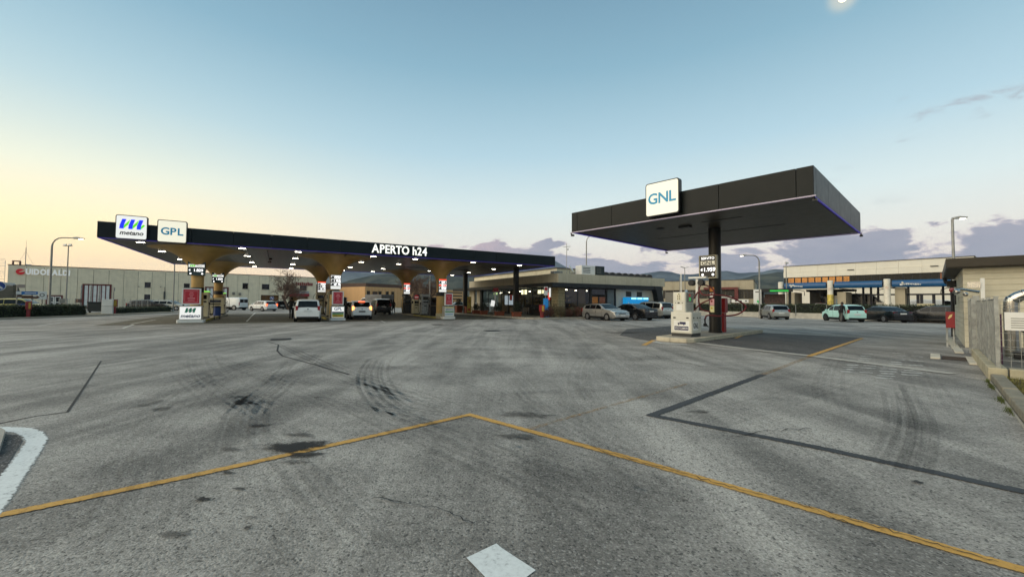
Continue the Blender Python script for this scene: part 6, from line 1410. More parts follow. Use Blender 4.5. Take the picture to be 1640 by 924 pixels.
c3, _ = car('parked_car', 'dark car carrying a pale roof box beyond the white hatchback', 'estate', *mp(14.3, 10.6), E2, 4.4, 1.75, 1.46, DGR)
mb = MB(); mb.box((-.1, 0, 1.70), (1.9, .9, .34)); mb.build('roof_box', mat('grey_roof_box', '#a8a9a8', .35), c3, bevel=.12); mb = MB(); mb.box((.4, 0, 1.5), (.05, 1.1, .05)); mb.box((-.6, 0, 1.5), (.05, 1.1, .05)); mb.build('roof_bar', PLAST, c3)
car('parked_car', 'black upright off-roader seen from behind at the third lane', 'mpv', *mp(19.3, 16.6), E2, 4.1, 1.78, 1.78, BK, dark_rims=True)
c4, _ = car('pickup_truck', 'white pickup with grey canvas load cover beyond the black off-roader', 'van', *mp(20.0, 23.5), E2 + 30, 5.0, 1.9, 2.0, WH, cat='truck'); mb = MB(); mb.span((-2.5, -1.0, .9), (.6, 1.0, 2.35)); mb.build('canvas_cover', mat('grey_canvas', '#77797a', .8, var=.15), c4, bevel=.08)
car('moving_car', 'white hatchback with red lit tail lights driving left behind the pumps', 'hatch', *at(421, 498), 152, 4.3, 1.76, 1.44, WH, tail=TAILON)
car('parked_car', 'black hatchback parked beneath the bare tree', 'hatch', *at(448, 495.2), 130, 4.0, 1.72, 1.45, BK)
car('parked_van', 'white panel van parked before the warehouse wall', 'van', *at(372, 496.5), 168, 4.1, 1.8, 1.9, WH, cat='van')
car('parked_car', 'black estate parked left of the dark shop door of the warehouse', 'estate', *at(407, 491.5), 165, 4.5, 1.8, 1.55, BK)
car('parked_car', 'dark squared pickup behind the white van', 'estate', *at(396, 491.8), 165, 4.2, 1.75, 1.6, DGR)
car('parked_car', 'long dark car behind the low hedge by the red pillar', 'estate', *at(241, 497.5), 12, 4.8, 1.8, 1.42, DGR)
car('parked_car', 'black car nose just left of the leftmost poster stand behind the hedge', 'hatch', *at(272, 497.5), 12, 4.0, 1.7, 1.40, SIL)
car('parked_car', 'yellow hatchback behind the left clipped hedge', 'hatch', *at(34, 503), 25, 3.9, 1.68, 1.5, YEL)
car('parked_car', 'dark lorry cab at the far left edge', 'van', *at(-8, 499), 120, 6.0, 2.3, 3.3, BK, cat='truck')
car('parked_car', 'silver car parked beyond the rightmost poster stand', 'estate', *at(731, 497), 200, 4.4, 1.78, 1.45, SIL)
car('parked_car', 'dark car far behind the pumps below the stop sign', 'hatch', *at(670, 493), 180, 4.2, 1.75, 1.5, DGR)
# beside the cafe
car('parked_car', 'silver estate facing out beside the cafe shrubs', 'estate', *MF(34.1, -4.7)[:2], -60 - 3, 4.55, 1.80, 1.43, SILB, roofbars=True)
c5, _ = car('parked_car', 'glossy black saloon parked nose in between two silver cars', 'sedan', *MF(37.3, -4.7)[:2], 120, 4.85, 1.87, 1.46, BK, plate=PLATE)
car('parked_car', 'silver seven seater parked nose in behind the truck dispenser', 'mpv', *MF(42.2, -2.6)[:2], 120, 4.65, 1.84, 1.66, SIL, roofbars=True)
car('parked_car', 'black hatchback mostly hidden behind the truck dispenser', 'hatch', *MF(44.9, -2.2)[:2], 120, 4.1, 1.75, 1.48, BK)
# along the low wall
car('parked_car', 'silver hatchback parked alone by the low white wall', 'hatch', *rear(1251, 512, 77, 1.85), 77, 3.95, 1.66, 1.44, SIL)
tw, _ = car('parked_car', 'mint green hatchback with a person at its side door', 'hatch', *rear(1372, 516, 83, 1.7), 83, 3.65, 1.66, 1.52, MINT, dark_rims=True)
car('parked_car', 'black saloon right of the mint hatchback', 'sedan', *rear(1444, 517, 86, 2.0), 86, 4.4, 1.76, 1.40, BK)
car('parked_car', 'black hatchback half hidden by the cream block building', 'hatch', *rear(1552, 519, 116, 2.0), 116, 4.2, 1.76, 1.48, DGR, dark_rims=True)
cwp = CWF(w3(1303), 4.2); q_, _ = car('parked_car', 'white car with maroon roof standing in the car wash', 'hatch', cwp.x, cwp.y, 50, 3.9, 1.7, 1.75, WH); mb = MB(); mb.span((-1.35, -.62, 1.752), (.2, .62, 1.80)); mb.build('roof_panel', BRD, q_, bevel=.03)
cwp = CWF(w3(1279), 3.0); car('parked_car', 'black car in the left car wash bay', 'hatch', cwp.x, cwp.y, 50, 4.0, 1.72, 1.7, BK)
cwp = CWF(w3(1486), 11); car('parked_van', 'white panel van beyond the blue steel frame of the car wash', 'van', cwp.x, cwp.y, -40, 5.6, 2.0, 2.35, WH, cat='van')
cwp = CWF(w3(1350), 8); car('parked_car', 'dark coach body behind the vending box of the car wash', 'van', cwp.x, cwp.y, -48, 8.5, 2.4, 3.3, DGR, cat='coach')
# ------------------------------------------------------------------ people
SKIN = mat('skin', '#8a5f4a', .6); HAIR = mat('dark_hair', '#17110d', .7); JBK = mat('black_jacket', '#0b0b0d', .85, var=.2, scale=8); TRB = mat('dark_trousers', '#101116', .85, var=.2); TRG = mat('grey_trousers', '#55534e', .85, var=.15); SHOE = mat('dark_shoe', '#141210', .7)
def person(label, x, y, heading, H=1.74, jacket=JBK, trousers=TRB, reach=None, stride=.10, hood=False, bend=0.0):
    r = thing('person', label, 'person', (x, y, 0), radians(heading)); V, E_, R = [], [], []
    def add(p, rad, par=None):
        V.append(Vector(p)); R.append(rad); i = len(V) - 1
        if par is not None: E_.append((par, i))
        return i
    b = bend
    pel = add((0, 0, .93), .135); wai = add((.01 + b * .1, 0, 1.08), .125, pel); che = add((.02 + b * .25, 0, 1.30), .155, wai); upc = add((.0 + b * .36, 0, 1.43), .125, che); nk = add((.02 + b * .42, 0, 1.51), .055, upc); hd = add((.045 + b * .5, 0, 1.62), .088, nk); add((.05 + b * .54, 0, 1.70), .075, hd)
    for sg in (1, -1):
        st = stride * sg; hp = add((0, sg * .09, .88), .10, pel); kn = add((st * .6 + .03, sg * .10, .49), .065, hp); an = add((st - .03, sg * .105, .09), .042, kn); he = add((st - .02, sg * .105, .04), .036, an); add((st + .15, sg * .12, .035), .034, he)
        sh = add((b * .36, sg * .19, 1.40), .068, upc)
        if reach and sg == reach[0]: el = (b * .3 + .22, sg * .24, 1.17); wr = (b * .3 + .46, sg * .18, 1.12)
        else: el = (b * .2 - .02, sg * .265, 1.12); wr = (b * .2 + .08, sg * .27, .88)
        e = add(el, .048, sh); w = add(wr, .033, e); d = (Vector(wr) - Vector(el)).normalized(); s_ = Vector((0, sg, 0)); u_ = d.cross(s_).normalized()
        pm_ = add(Vector(wr) + d * .055, .030, w)
        for k, ln in enumerate((.075, .088, .08, .062)):
            o_ = s_ * 0 + u_ * (.024 - .016 * k); f1 = add(Vector(wr) + d * .095 + o_, .0095, pm_); f2 = add(Vector(wr) + d * (.095 + ln * .5) + o_ - s_ * .012, .0085, f1); add(Vector(wr) + d * (.09 + ln * .85) + o_ - s_ * .03, .0075, f2)
        t1 = add(Vector(wr) + d * .045 + u_ * .034, .0105, pm_); add(Vector(wr) + d * .085 + u_ * .05 - s_ * .012, .009, t1)
    me = bpy.data.meshes.new('body'); me.from_pydata(V, E_, []); o = bpy.data.objects.new('body', me); COL.objects.link(o); md = o.modifiers.new('Skin', 'SKIN'); sk = me.skin_vertices[0].data
    for i, q in enumerate(R): sk[i].radius = (q, q * (.78 if i in (1, 2, 3) else 1)); 
    sk[2].radius = (.12, .175); sk[3].radius = (.10, .16); sk[1].radius = (.10, .14); sk[0].radius = (.11, .15)
    sk[0].use_root = True; o.modifiers.new('Subdivision', 'SUBSURF').levels = 1
    bpy.context.view_layer.update(); nm = bpy.data.meshes.new_from_object(o.evaluated_get(bpy.context.evaluated_depsgraph_get())); o.modifiers.clear(); o.data = nm; bpy.data.meshes.remove(me)
    nm.name = 'body'
    for m in (jacket, trousers, SKIN, SHOE): nm.materials.append(m)
    for p_ in nm.polygons:
        c = p_.center; arm = abs(c.y) > .2 and c.z > .7 or (c.x > .3 + b * .3 and c.z > .9)
        hand = (arm and c.z < .90 and not (reach and c.x > .3)) or (reach and c.x > .44 + b * .3 and 1.0 < c.z < 1.25)
        p_.material_index = 2 if hand or c.z > 1.50 else (3 if c.z < .09 else (0 if c.z > .86 or arm else 1)); p_.use_smooth = True
    o.parent = r; hx_, hz_ = .045 + b * .5, 1.63
    mb = MB(); mb.lathe([(.02, .13), (.075, .10), (.102, .03), (.105, -.04), (.09, -.10)], n=14); h = mb.build('hood' if hood else 'hair', jacket if hood else HAIR, r, smooth=True); h.location = (hx_ - .018, 0, hz_ + (.02 if not hood else .0)); h.rotation_euler = (0, -.25, 0)
    if hood: h.scale = (1.15, 1.1, 1.25)
    mb = MB(); mb.box((hx_ + .092, 0, hz_ - .01), (.03, .02, .045)); mb.box((hx_ + .085, 0, hz_ - .06), (.012, .045, .008))
    for sg in (1, -1): mb.box((hx_ + .08, sg * .032, hz_ + .012), (.014, .022, .01)); mb.box((hx_, sg * .092, hz_ - .01), (.03, .012, .055))
    mb.build('face', SKIN, r, bevel=.004)
    mb = MB(); mb.lathe([(.165, 0), (.175, .12), (.165, .3)], n=18); j = mb.build('jacket_hem', jacket, r, smooth=True); j.location = (.0, 0, .82); j.scale = (.86, 1.12, 1)
    s = H / 1.76; r.scale = (s, s, s); return r
person('person in a black jacket standing beside the white tall estate', *at(466, 510.5), 100, 1.76, stride=.06)
person('hooded person in black standing between the GPL stand and the white hatchback', *at(551, 512.2), 70, 1.78, hood=True, stride=.05)
person('person in dark clothes beside the black off-roader', *at(630, 503), 150, 1.72, stride=.12)
person('person in a dark jacket and grey trousers reaching into the mint green car', *at(1347, 515.6), 20, 1.74, trousers=TRG, reach=(1,), stride=.14, bend=.35)
# ------------------------------------------------------------------ lamp posts, poles, signs
def lamp(label, px, pb, pt, arm, dirn, lit=True, base=None, head='arm'):
    """base seen at (px,pb); top of pole at image row pt; arm length towards dirn (angle)"""
    p = base or onz(px, pb); D = p.y; zt = dep(px, pt, D).z; r = thing('street_lamp', label, 'street lamp', (p.x, p.y, 0), dirn)
    mb = MB()
    if head == 'arm':
        R_ = min(1.0, arm * .45); pts = [(0, 0, 0), (0, 0, zt - R_ * 1.2)] + [(R_ * (1 - cos(a)), 0, zt - R_ * 1.2 + R_ * 1.2 * sin(a)) for a in (pi / 8, pi / 4, 3 * pi / 8, pi / 2)] + [(arm, 0, zt + .02)]
        mb.tube(pts, [.085, .07] + [.05] * 4 + [.04], 10)
    else: mb.tube([(0, 0, 0), (0, 0, zt)], [.08, .05], 10)
    mb.build('pole', POLE, r, smooth=True); mb = MB(); mb.lathe([(.12, 0), (.12, .25), (.09, .3)], n=12); mb.build('collar', POLE, r, smooth=True)
    if head == 'arm':
        mb = MB(); mb.xprism([(arm - .1, zt - .05), (arm + .6, zt - .02), (arm + .62, zt + .05), (arm + .2, zt + .12), (arm - .1, zt + .07)], -.14, .14); h = mb.build('lamp_head', mat('lamp_head_grey', '#a9aaa6', .45, .3), r, bevel=.02)
        mb = MB(); mb.span((arm + .28, -.08, zt - .07), (arm + .52, .08, zt - .045)); mb.build('diffuser', LAMP if lit else WHITE, h)
    elif head == 'flood':
        mb = MB(); mb.box((0, 0, zt), (.9, .12, .06)); mb.build('crossbar', POLE, r); 
        for s_ in (-.3, .3): mb = MB(); mb.box((s_, -.12, zt + .1), (.34, .12, .24), rx=-.5); mb.build('floodlight', mat('lamp_head_grey', '#a9aaa6', .45, .3), r, bevel=.01)
    elif head == 'double':
        for s_ in (-1, 1): mb = MB(); mb.box((s_ * .45, 0, zt + .1), (.75, .25, .08), ry=-s_ * .25); mb.build('lamp_head', mat('lamp_head_grey', '#a9aaa6', .45, .3), r, bevel=.02)
    return r
lamp('lit curved street lamp at the left edge rising from the clipped hedge', 78, 507, 380, 1.45, radians(20))
lamp('tall plain pole with small floodlight left of the warehouse gate', 105, 499, 394, 0, 0, head='flood')
lamp('slender pole at the left rear corner of the large canopy', 277, 499.5, 400, 0, 0, head='flood')
lamp('lit street lamp in front of the cafe curving up behind the truck canopy', 939, 505, 377, 1.6, radians(-10))
lamp('lit street lamp standing at the low white wall', 1217, 510, 409, 1.3, radians(170))
lamp('thin double headed lamp behind the workshop', 1097, 492, 429, 0, .3, base=dep(1097, 492, 70), head='double')
lamp('thin floodlight pole behind the left end of the car wash', 1260, 492, 422, 0, .6, base=dep(1260, 492, 64), head='flood')
lamp('tall lamp rising behind the cream block building', 1529.5, 495, 350, .12, radians(-20), base=dep(1529.5, 495, 27))
lamp('thin pale pole beside the workshop window band', 1089, 492, 444, 0, .3, base=dep(1089, 492, 66), head='plain')
lamp('slender grey pole between the pump columns', 688, 495, 440, 0, .3, base=dep(688, 495, 62), head='plain')
l_ = lamp('small lamp with white globe behind the cafe wing', 789, 470, 440, 1.5, radians(170), base=dep(812, 470, 62))
def roundsign(label, px, pb, pc, rad, D=None, kind='park', poleh=None):
    p = onz(px, pb) if D is None else dep(px, 490, D); D = p.y; zc = dep(px, pc, D).z; r = thing('road_sign', label, 'road sign', (p.x, p.y, 0), atan2(p.y, p.x) - pi / 2)
    mb = MB(); mb.tube([(0, .04, 0), (0, .04, zc + rad * .8)], .035, 8); mb.build('post', POLE, r)
    W_ = WHITE; B_ = mat('sign_blue', '#1d3f86', .45); R_ = mat('sign_red', '#a01c22', .45)
    if kind == 'plate':
        mb = MB(); mb.span((-rad, -.02, zc - rad * 1.5), (rad, .0, zc + rad * 1.3)); pl = mb.build('plate', W_, r, bevel=.004)
        mb = MB(); mb.lathe([(rad * .75, -.026), (rad * .75, -.021)], (0, 0, zc + rad * .35), 18, axis='y'); mb.build('red_disc', R_, pl); mb = MB(); mb.lathe([(rad * .58, -.031), (rad * .58, -.0265)], (0, 0, zc + rad * .35), 18, axis='y'); mb.build('blue_disc', B_, pl)
        mb = MB(); mb.box((0, -.033, zc + rad * .35), (rad * 1.2, .004, rad * .16), ry=.78); mb.build('red_bar', R_, pl); mb = MB(); mb.span((-rad * .7, -.026, zc - rad * 1.25), (rad * .7, -.021, zc - rad * .85)); mb.build('print_line', mat('navy_print2', '#26406a', .5), pl)
    elif kind == 'disc':
        mb = MB(); mb.lathe([(rad, -.02), (rad, .0)], (0, 0, zc), 22, axis='y'); pl = mb.build('disc', W_, r); mb = MB(); mb.lathe([(rad * .9, -.026), (rad * .9, -.021)], (0, 0, zc), 22, axis='y'); mb.build('blue_disc', B_, pl); mb = MB(); mb.box((0, -.03, zc), (rad * 1.5, .005, rad * .28), ry=.78); mb.build('white_bar', W_, pl)
    elif kind == 'stop':
        mb = MB(); mb.lathe([(rad, -.02), (rad, .0)], (0, 0, zc), 8, axis='y'); pl = mb.build('octagon', R_, r); mb = MB(); mb.span((-rad * .7, -.026, zc - rad * .15), (rad * .7, -.021, zc + rad * .15)); mb.build('white_band', W_, pl)
    elif kind == 'square':
        mb = MB(); mb.span((-rad, -.02, zc - rad * 1.3), (rad, .0, zc + rad * 1.3)); pl = mb.build('plate', W_, r, bevel=.004); mb = MB(); mb.lathe([(rad * .55, -.026), (rad * .55, -.021)], (0, 0, zc + rad * .1), 18, axis='y'); mb.build('dark_ring', PLAST, pl); mb = MB(); mb.lathe([(rad * .36, -.031), (rad * .36, -.0265)], (0, 0, zc + rad * .1), 18, axis='y'); mb.build('white_disc', W_, pl)
    return r
roundsign('white no parking plate on a grey post in front of the cafe glass', 948, 506, 462, .30, kind='plate')
roundsign('round blue sign under the bare tree by the black hatchback', 435, 496, 477.5, .30, kind='disc')
roundsign('red stop sign between the bare trees behind the pumps', 667, 494, 476, .38, D=62, kind='stop')
roundsign('white square sign with dark ring above the left hedge', 66, 505, 473, .28, kind='square')
roundsign('blue round sign cut by the left edge of the view', -5, 507, 458, .40, kind='disc')
# direction sign, call pillar and cabinets at the left
p = onz(41, 508); r = thing('direction_sign', 'signpost with blue and brown arrow boards at the left edge', 'sign', (p.x, p.y, 0), atan2(p.y, p.x) - pi / 2)
mb = MB(); mb.tube([(-.5, .05, 0), (-.5, .05, 2.6)], .035, 8); mb.tube([(.28, .05, 0), (.28, .05, 2.1)], .035, 8); mb.build('post', POLE, r)
mb = MB(); mb.span((-.55, -.01, 1.82), (.58, .02, 2.08)); bb = mb.build('blue_board', mat('sign_blue_light', '#2d6fae', .45), r); mb = MB(); mb.span((-.55, -.014, 1.84), (-.28, -.0105, 2.06)); mb.span((-.1, -.014, 1.92), (.5, -.0105, 1.98)); mb.build('print_line', WHITE, bb)
mb = MB(); mb.xprism([(-.5, 1.5), (.55, 1.5), (.72, 1.6), (.55, 1.74), (-.5, 1.74)], -.01, .02); bb = mb.build('brown_board', mat('sign_brown', '#553420', .5), r); mb = MB(); mb.span((-.46, -.014, 1.52), (-.26, -.0105, 1.6)); mb.span((.34, -.014, 1.66), (.52, -.0105, 1.72)); mb.build('print_line', WHITE, bb)
mb = MB(); mb.span((-.46, -.02, 2.35), (-.1, .02, 2.62)); mb.build('grey_plate', mat('grey_pink_plate', '#9a8a80', .5), r); mb = MB(); mb.span((-.45, -.06, .72), (-.05, -.03, 1.08)); bb = mb.build('arrow_plate', mat('sign_blue', '#1d3f86', .45), r); mb = MB(); mb.tube([(-.38, -.068, .84), (-.3, -.068, .95), (-.18, -.068, .95), (-.12, -.068, .85)], .02, 5); mb.build('white_arrow', WHITE, bb)
def pillar(label, px, pb, s=1.0, rz=-.1, w=1.0):
    p = onz(px, pb); r = thing('hydrant_cabinet', label, 'cabinet', (p.x, p.y, 0), atan2(p.y, p.x) - pi / 2 + rz); r.scale = (w, 1, 1)
    mb = MB(); mb.span((-.16 * s, -.16 * s, 0), (.16 * s, .16 * s, .66 * s)); mb.build('pedestal', RED, r, bevel=.02); mb = MB(); mb.span((-.25 * s, -.22 * s, .67 * s), (.25 * s, .22 * s, 1.28 * s)); b_ = mb.build('box', RED, r, bevel=.02); mb = MB(); mb.span((.02 * s, -.235 * s, .72 * s), (.22 * s, -.221 * s, 1.2 * s)); mb.build('yellow_notice', mat('yellow_sticker', '#a88a2c', .5), b_)
pillar('red hydrant cabinet with yellow side standing before the left hedge', 45, 509.5, 1.0, -.1, .58); pillar('red hydrant cabinet beside the white meter cabinet at the warehouse gate', 181, 503.6, 1.15); pillar('red hydrant cabinet with yellow notice at the cafe corner', 868, 510.8, 1.0)
p = onz(172, 503.8); r = thing('meter_cabinet', 'tall white meter cabinet beside the red cabinet at the warehouse gate', 'cabinet', (p.x, p.y, 0), .55); mb = MB(); mb.span((-.4, -.2, 0), (.4, .2, .80)); mb.span((-.4, -.2, .82), (.4, .2, 1.50)); mb.build('casing', WHITE, r, bevel=.01); mb = MB(); mb.span((-.37, -.21, .84), (.37, -.2, 1.47)); mb.span((-.37, -.21, .04), (.37, -.2, .78)); mb.build('door', WHITE, r)
p = onz(157, 501.5); r = thing('waste_container', 'dark wheeled waste container by the warehouse gate', 'bin', (p.x, p.y, 0), .5); mb = MB(); mb.prism([(-.7, -.45), (.7, -.45), (.7, .45), (-.7, .45)], .2, 1.1); mb.build('bin_body', mat('dark_green_bin', '#1a221e', .5), r, bevel=.04); mb = MB(); mb.span((-.75, -.5, 1.1), (.75, .5, 1.22)); mb.build('lid', PLAST, r, bevel=.04); mb = MB()
for sx in (-.55, .55): mb.lathe([(.1, -.04), (.1, .04)], (sx, -.3, .1), 10, axis='y')
mb.build('wheel', BLACK, r)
# wire fence before the warehouse
A, B = onz(-30, 503.5), onz(300, 496.5); ff = bframe(A, B); L_ = (Vector(B[:2]) - Vector(A[:2])).length; r = thing('wire_fence', 'thin wire mesh fence before the warehouse', 'fence', (A.x, A.y, 0), ff.th)
gaps = [((lambda q: q)(0))]
def fx(px): d = ray(px, 490); q = d.x / d.y; return (q * ff.y - ff.x) / (ff.c - q * ff.s)
g0, g1 = fx(129), fx(184); mb = MB(); wm = MB()
for i in range(30):
    x = L_ * i / 29
    if g0 < x < g1: continue
    mb = MB(); mb.tube([(x, 0, 0), (x, 0, 1.55)], .03, 5); mb.build('fence_post', GALV, r)
for seg in ((0, g0), (g1, L_)):
    for kk in range(11): wm.span((seg[0], -.006, .15 + kk * .135), (seg[1], .006, .158 + kk * .135))
    for kk in range(int((seg[1] - seg[0]) / .25)): wm.span((seg[0] + kk * .25, -.005, .15), (seg[0] + kk * .25 + .008, .005, 1.5))
o = wm.build('mesh_wire', GALV, r); o['kind'] = 'stuff'
gt = thing('gate_posts', 'pair of tall steel gate posts with sliding leaf at the warehouse drive', 'gate', ff(g0, 0), ff.th); mb = MB()
for x in (0, 1.0, 1.9): mb.tube([(x, 0, 0), (x, 0, 3.1)], .07, 8)
mb.build('post', GALV, gt); mb = MB(); mb.span((-.5, -.25, 1.1), (-.1, .1, 1.5)); mb.build('meter_box', mat('rust_box', '#6a5044', .6), gt); mb = MB(); mb.tube([(g1 - g0 - .2, 0, 0), (g1 - g0 - .2, 0, 2.9)], .05, 6); mb.box((g1 - g0 - .2, 0, 2.7), (.16, .16, .4)); mb.build('lamp_pole', POLE, gt)
# ------------------------------------------------------------------ trees and shrubs
BARK = mat('grey_brown_bark', '#4a3c32', .9, var=.25, scale=6); TWIG = mat('twig_brown', '#604c40', .9, var=.2)
def tree(label, base, H, spread, seed, levels=5, lean=0.0, trunk_r=.16, fork=.22, name='bare_tree', forks=3, up=.25, twig=TWIG, lim=1.0):
    rnd = random.Random(seed); r = thing(name, label, 'tree', base); tr = MB(); cr_ = MB()
    def grow(p, d, L, rad, lv):
        rad = max(rad, .022)
        pts = [p]; q = p.copy(); dd = d.copy()
        for k in range(3): dd = (dd + Vector((rnd.gauss(0, .12), rnd.gauss(0, .12), rnd.gauss(0, .08) + .05))).normalized(); q = q + dd * L / 3; pts.append(q.copy())
        (tr if lv == 0 else cr_).tube(pts, [rad, rad * .88, rad * .76, rad * .62], 8 if lv == 0 else (5 if lv < 3 else 3), caps=False)
        if lv >= levels: return
        for k in range(forks if lv else forks + 1):
            a = rnd.uniform(0, 2 * pi); t = rnd.uniform(.35, 1.0) if lv else rnd.uniform(.75, 1); s_ = pts[min(3, int(t * 3))]; o_ = dd.orthogonal().normalized(); o_ = Matrix.Rotation(a, 3, dd) @ o_
            nd = (dd * rnd.uniform(.5, .9) + o_ * rnd.uniform(.5, 1.0) * spread + Vector((0, 0, up))).normalized(); grow(s_, nd, L * rnd.uniform(.62, .84) * (lim if lv == 0 else 1), rad * rnd.uniform(.42, .6), lv + 1)
    grow(Vector((0, 0, 0)), Vector((lean, 0, 1)).normalized(), H * fork, trunk_r, 0)
    tr.build('trunk', BARK, r, smooth=True); o = cr_.build('crown', twig, r); return r
def based(px, py, D=None): p = onz(px, py) if D is None else dep(px, 490, D); return Vector((p.x, p.y, 0))
tree('wide spreading bare tree in front of the warehouse shop', based(463, 496.5, 66), 9.6, 1.5, 11, 6, -.36, .24, .27, forks=3, up=.16, lim=1.45)
tree('bare bushy tree right of the stop sign behind the pumps', based(682, 495, 66), 7.5, 1.0, 21, 6, 0, .15, .27, forks=3, lim=1.35)
tree('bare tree left of the stop sign behind the pumps', based(656, 495, 72), 8.6, .9, 22, 6, 0, .16, .27, forks=3, lim=1.35)
tree('hazy bare tree far behind the rearmost pump column', based(628, 492, 105), 7, .9, 25, 6, 0, .2, .3)
tree('pale bare poplar behind the cafe roof', based(961, 490, 82), 14, .42, 31, 6, 0, .18, .20, name='poplar', forks=4, up=.65)
tree('bare shrubby tree behind the street lamp at the workshop', based(1222, 490, 105), 7.5, .8, 33, 6, 0, .15, .25)
def leafy(mb, rnd, c, rx, rz, n, size):
    for _ in range(n):
        d = Vector((rnd.gauss(0, 1), rnd.gauss(0, 1), rnd.gauss(0, 1))).normalized() * rnd.random() ** .4; p = Vector((c[0] + d.x * rx, c[1] + d.y * rx, c[2] + d.z * rz)); a = Vector((rnd.gauss(0, 1), rnd.gauss(0, 1), rnd.gauss(0, 1))).normalized(); b = a.orthogonal() * size * rnd.uniform(.5, 1.3); e = a.cross(b) * .6; mb.quad(p - b, p - e, p + b, p + e)
rnd = random.Random(9)
RUST = mat('rust_leaf', '#5a3a2c', .8, var=.45, scale=4); OLV = mat('olive_leaf', '#5a5238', .8, var=.4, scale=4)
for i in range(11):
    x = 30.2 + i * .56 + rnd.uniform(-.1, .1); y = -.95 + rnd.uniform(-.35, .25); h = rnd.uniform(.75, 1.05) * (1.25 if i in (2, 3) else 1); m = OLV if i in (2, 3, 6, 10) else RUST
    r = thing('shrub', '%s shrub, %s from the left in the bed before the cafe corner' % ('pale olive' if m is OLV else 'russet', 'first second third fourth fifth sixth seventh eighth ninth tenth eleventh'.split()[i]), 'shrub', MF(x, y, .12), rnd.uniform(0, 6)); mb = MB(); leafy(mb, rnd, (0, 0, h * .5), .48, h * .5, 650, .042); mb.build('foliage', m, r)
    mb = MB()
    for k in range(16): a = rnd.uniform(0, 6.28); mb.tube([(0, 0, 0), (.2 * cos(a), .2 * sin(a), h * .5), (.42 * cos(a), .42 * sin(a), h * rnd.uniform(.8, 1.15))], [.012, .008, .003], 4, caps=False)
    mb.build('stem', TWIG, r)
# ------------------------------------------------------------------ cafe front
TERR = mat('terracotta', '#8a4a30', .8, var=.15, grime=.15); PLG = mat('planter_leaf', '#26301c', .75, var=.4, scale=6); FURN = mat('woven_chair', '#5a4c3a', .7, var=.15)
def planter(label, s, t, w, d, h, ph, seed, tall=False):
    rnd = random.Random(seed); r = thing('planter', label, 'planter', MF(s, t, .13), MF.th); mb = MB(); mb.prism([(-w / 2 * .88, -d / 2 * .88), (w / 2 * .88, -d / 2 * .88), (w / 2 * .88, d / 2 * .88), (-w / 2 * .88, d / 2 * .88)], 0, h * .8); mb.span((-w / 2, -d / 2, h * .8), (w / 2, d / 2, h)); mb.build('tub', TERR, r, bevel=.015); mb = MB()
    for _ in range(3): leafy(mb, rnd, (rnd.uniform(-.1, .1) * w, rnd.uniform(-.1, .1), h + ph * .5), w * .42, ph * .55, 160, .05)
    mb.build('plant', PLG, r)
spots = [(29.0, 2.0, 1.0, .45, .45, 1.0, 'low terracotta trough beside the cafe corner cabinet'), (28.95, 5.4, 1.1, .45, .42, .95, 'terracotta trough below the right square post'), (29.0, 9.2, .9, .45, .42, 1.0, 'terracotta trough with bush left of the A-board easel'), (29.0, 11.2, .9, .45, .42, .8, 'second terracotta trough with bush left of the A-board easel'), (29.2, 14.0, .7, .7, .85, .9, 'tall terracotta tub beside the yellow board'), (29.3, 17.2, .8, .8, .9, .9, 'tall terracotta tub two steps left of the yellow board'), (29.0, 19.2, .6, .45, .5, .8, 'small terracotta trough near the left square post'), (29.0, 21.0, .6, .45, .5, .7, 'small terracotta trough left of the left square post'), (29.0, 22.6, .6, .45, .5, .7, 'leftmost terracotta trough at the far end of the pavement')]
for i, (s, t, w, d, h, ph, lab) in enumerate(spots): planter(lab, s, t, w, d, h, ph, i + 50)
def table(s, t, lab):
    r = thing('cafe_table', lab, 'table', MF(s, t, .13), MF.th); mb = MB(); mb.span((-.36, -.36, .72), (.36, .36, .75)); mb.build('table_top', BF, r); mb = MB(); mb.tube([(0, 0, .02), (0, 0, .72)], .04, 8); mb.span((-.2, -.2, 0), (.2, .2, .025)); mb.build('pedestal', BF, r)
def chair(s, t, rz, lab):
    r = thing('cafe_chair', lab, 'chair', MF(s, t, .13), MF.th + rz, 'woven chairs on the cafe pavement'); mb = MB(); mb.span((-.23, -.23, .42), (.23, .23, .47)); mb.build('seat', FURN, r); mb = MB(); mb.span((-.23, .2, .5), (.23, .24, .86)); mb.build('backrest', FURN, r)
    for a in (-.2, .2):
        for b in (-.2, .2): mb = MB(); mb.tube([(a, b, 0), (a, b, .43 if b < 0 else .84)], .016, 5); mb.build('leg', POLE, r)
    for a in (-.23, .23): mb = MB(); mb.span((a - .02, -.2, .62), (a + .02, .22, .65)); mb.build('armrest', FURN, r)
for i, (s, t, lab) in enumerate(((30.2, 3.4, 'small black cafe table between woven chairs near the cafe corner'), (30.3, 9.9, 'small black cafe table behind the A-board easel'), (30.4, 15.4, 'small black cafe table behind the yellow board'), (30.4, 19.8, 'small black cafe table near the far pavement end'))):
    table(s, t, lab)
    for dx, dy, rz, wh in ((0, .8, 0, 'left'), (0, -.8, pi, 'right'), (.75, 0, -pi / 2, 'glass'), (-.75, 0, pi / 2, 'kerb')): chair(s + dx, t + dy, rz, 'woven chair on the %s side of the ' % wh + lab.split('table ', 1)[1].replace('between woven chairs ', 'table ').replace('behind', 'table behind').replace('near the far', 'table near the far'))
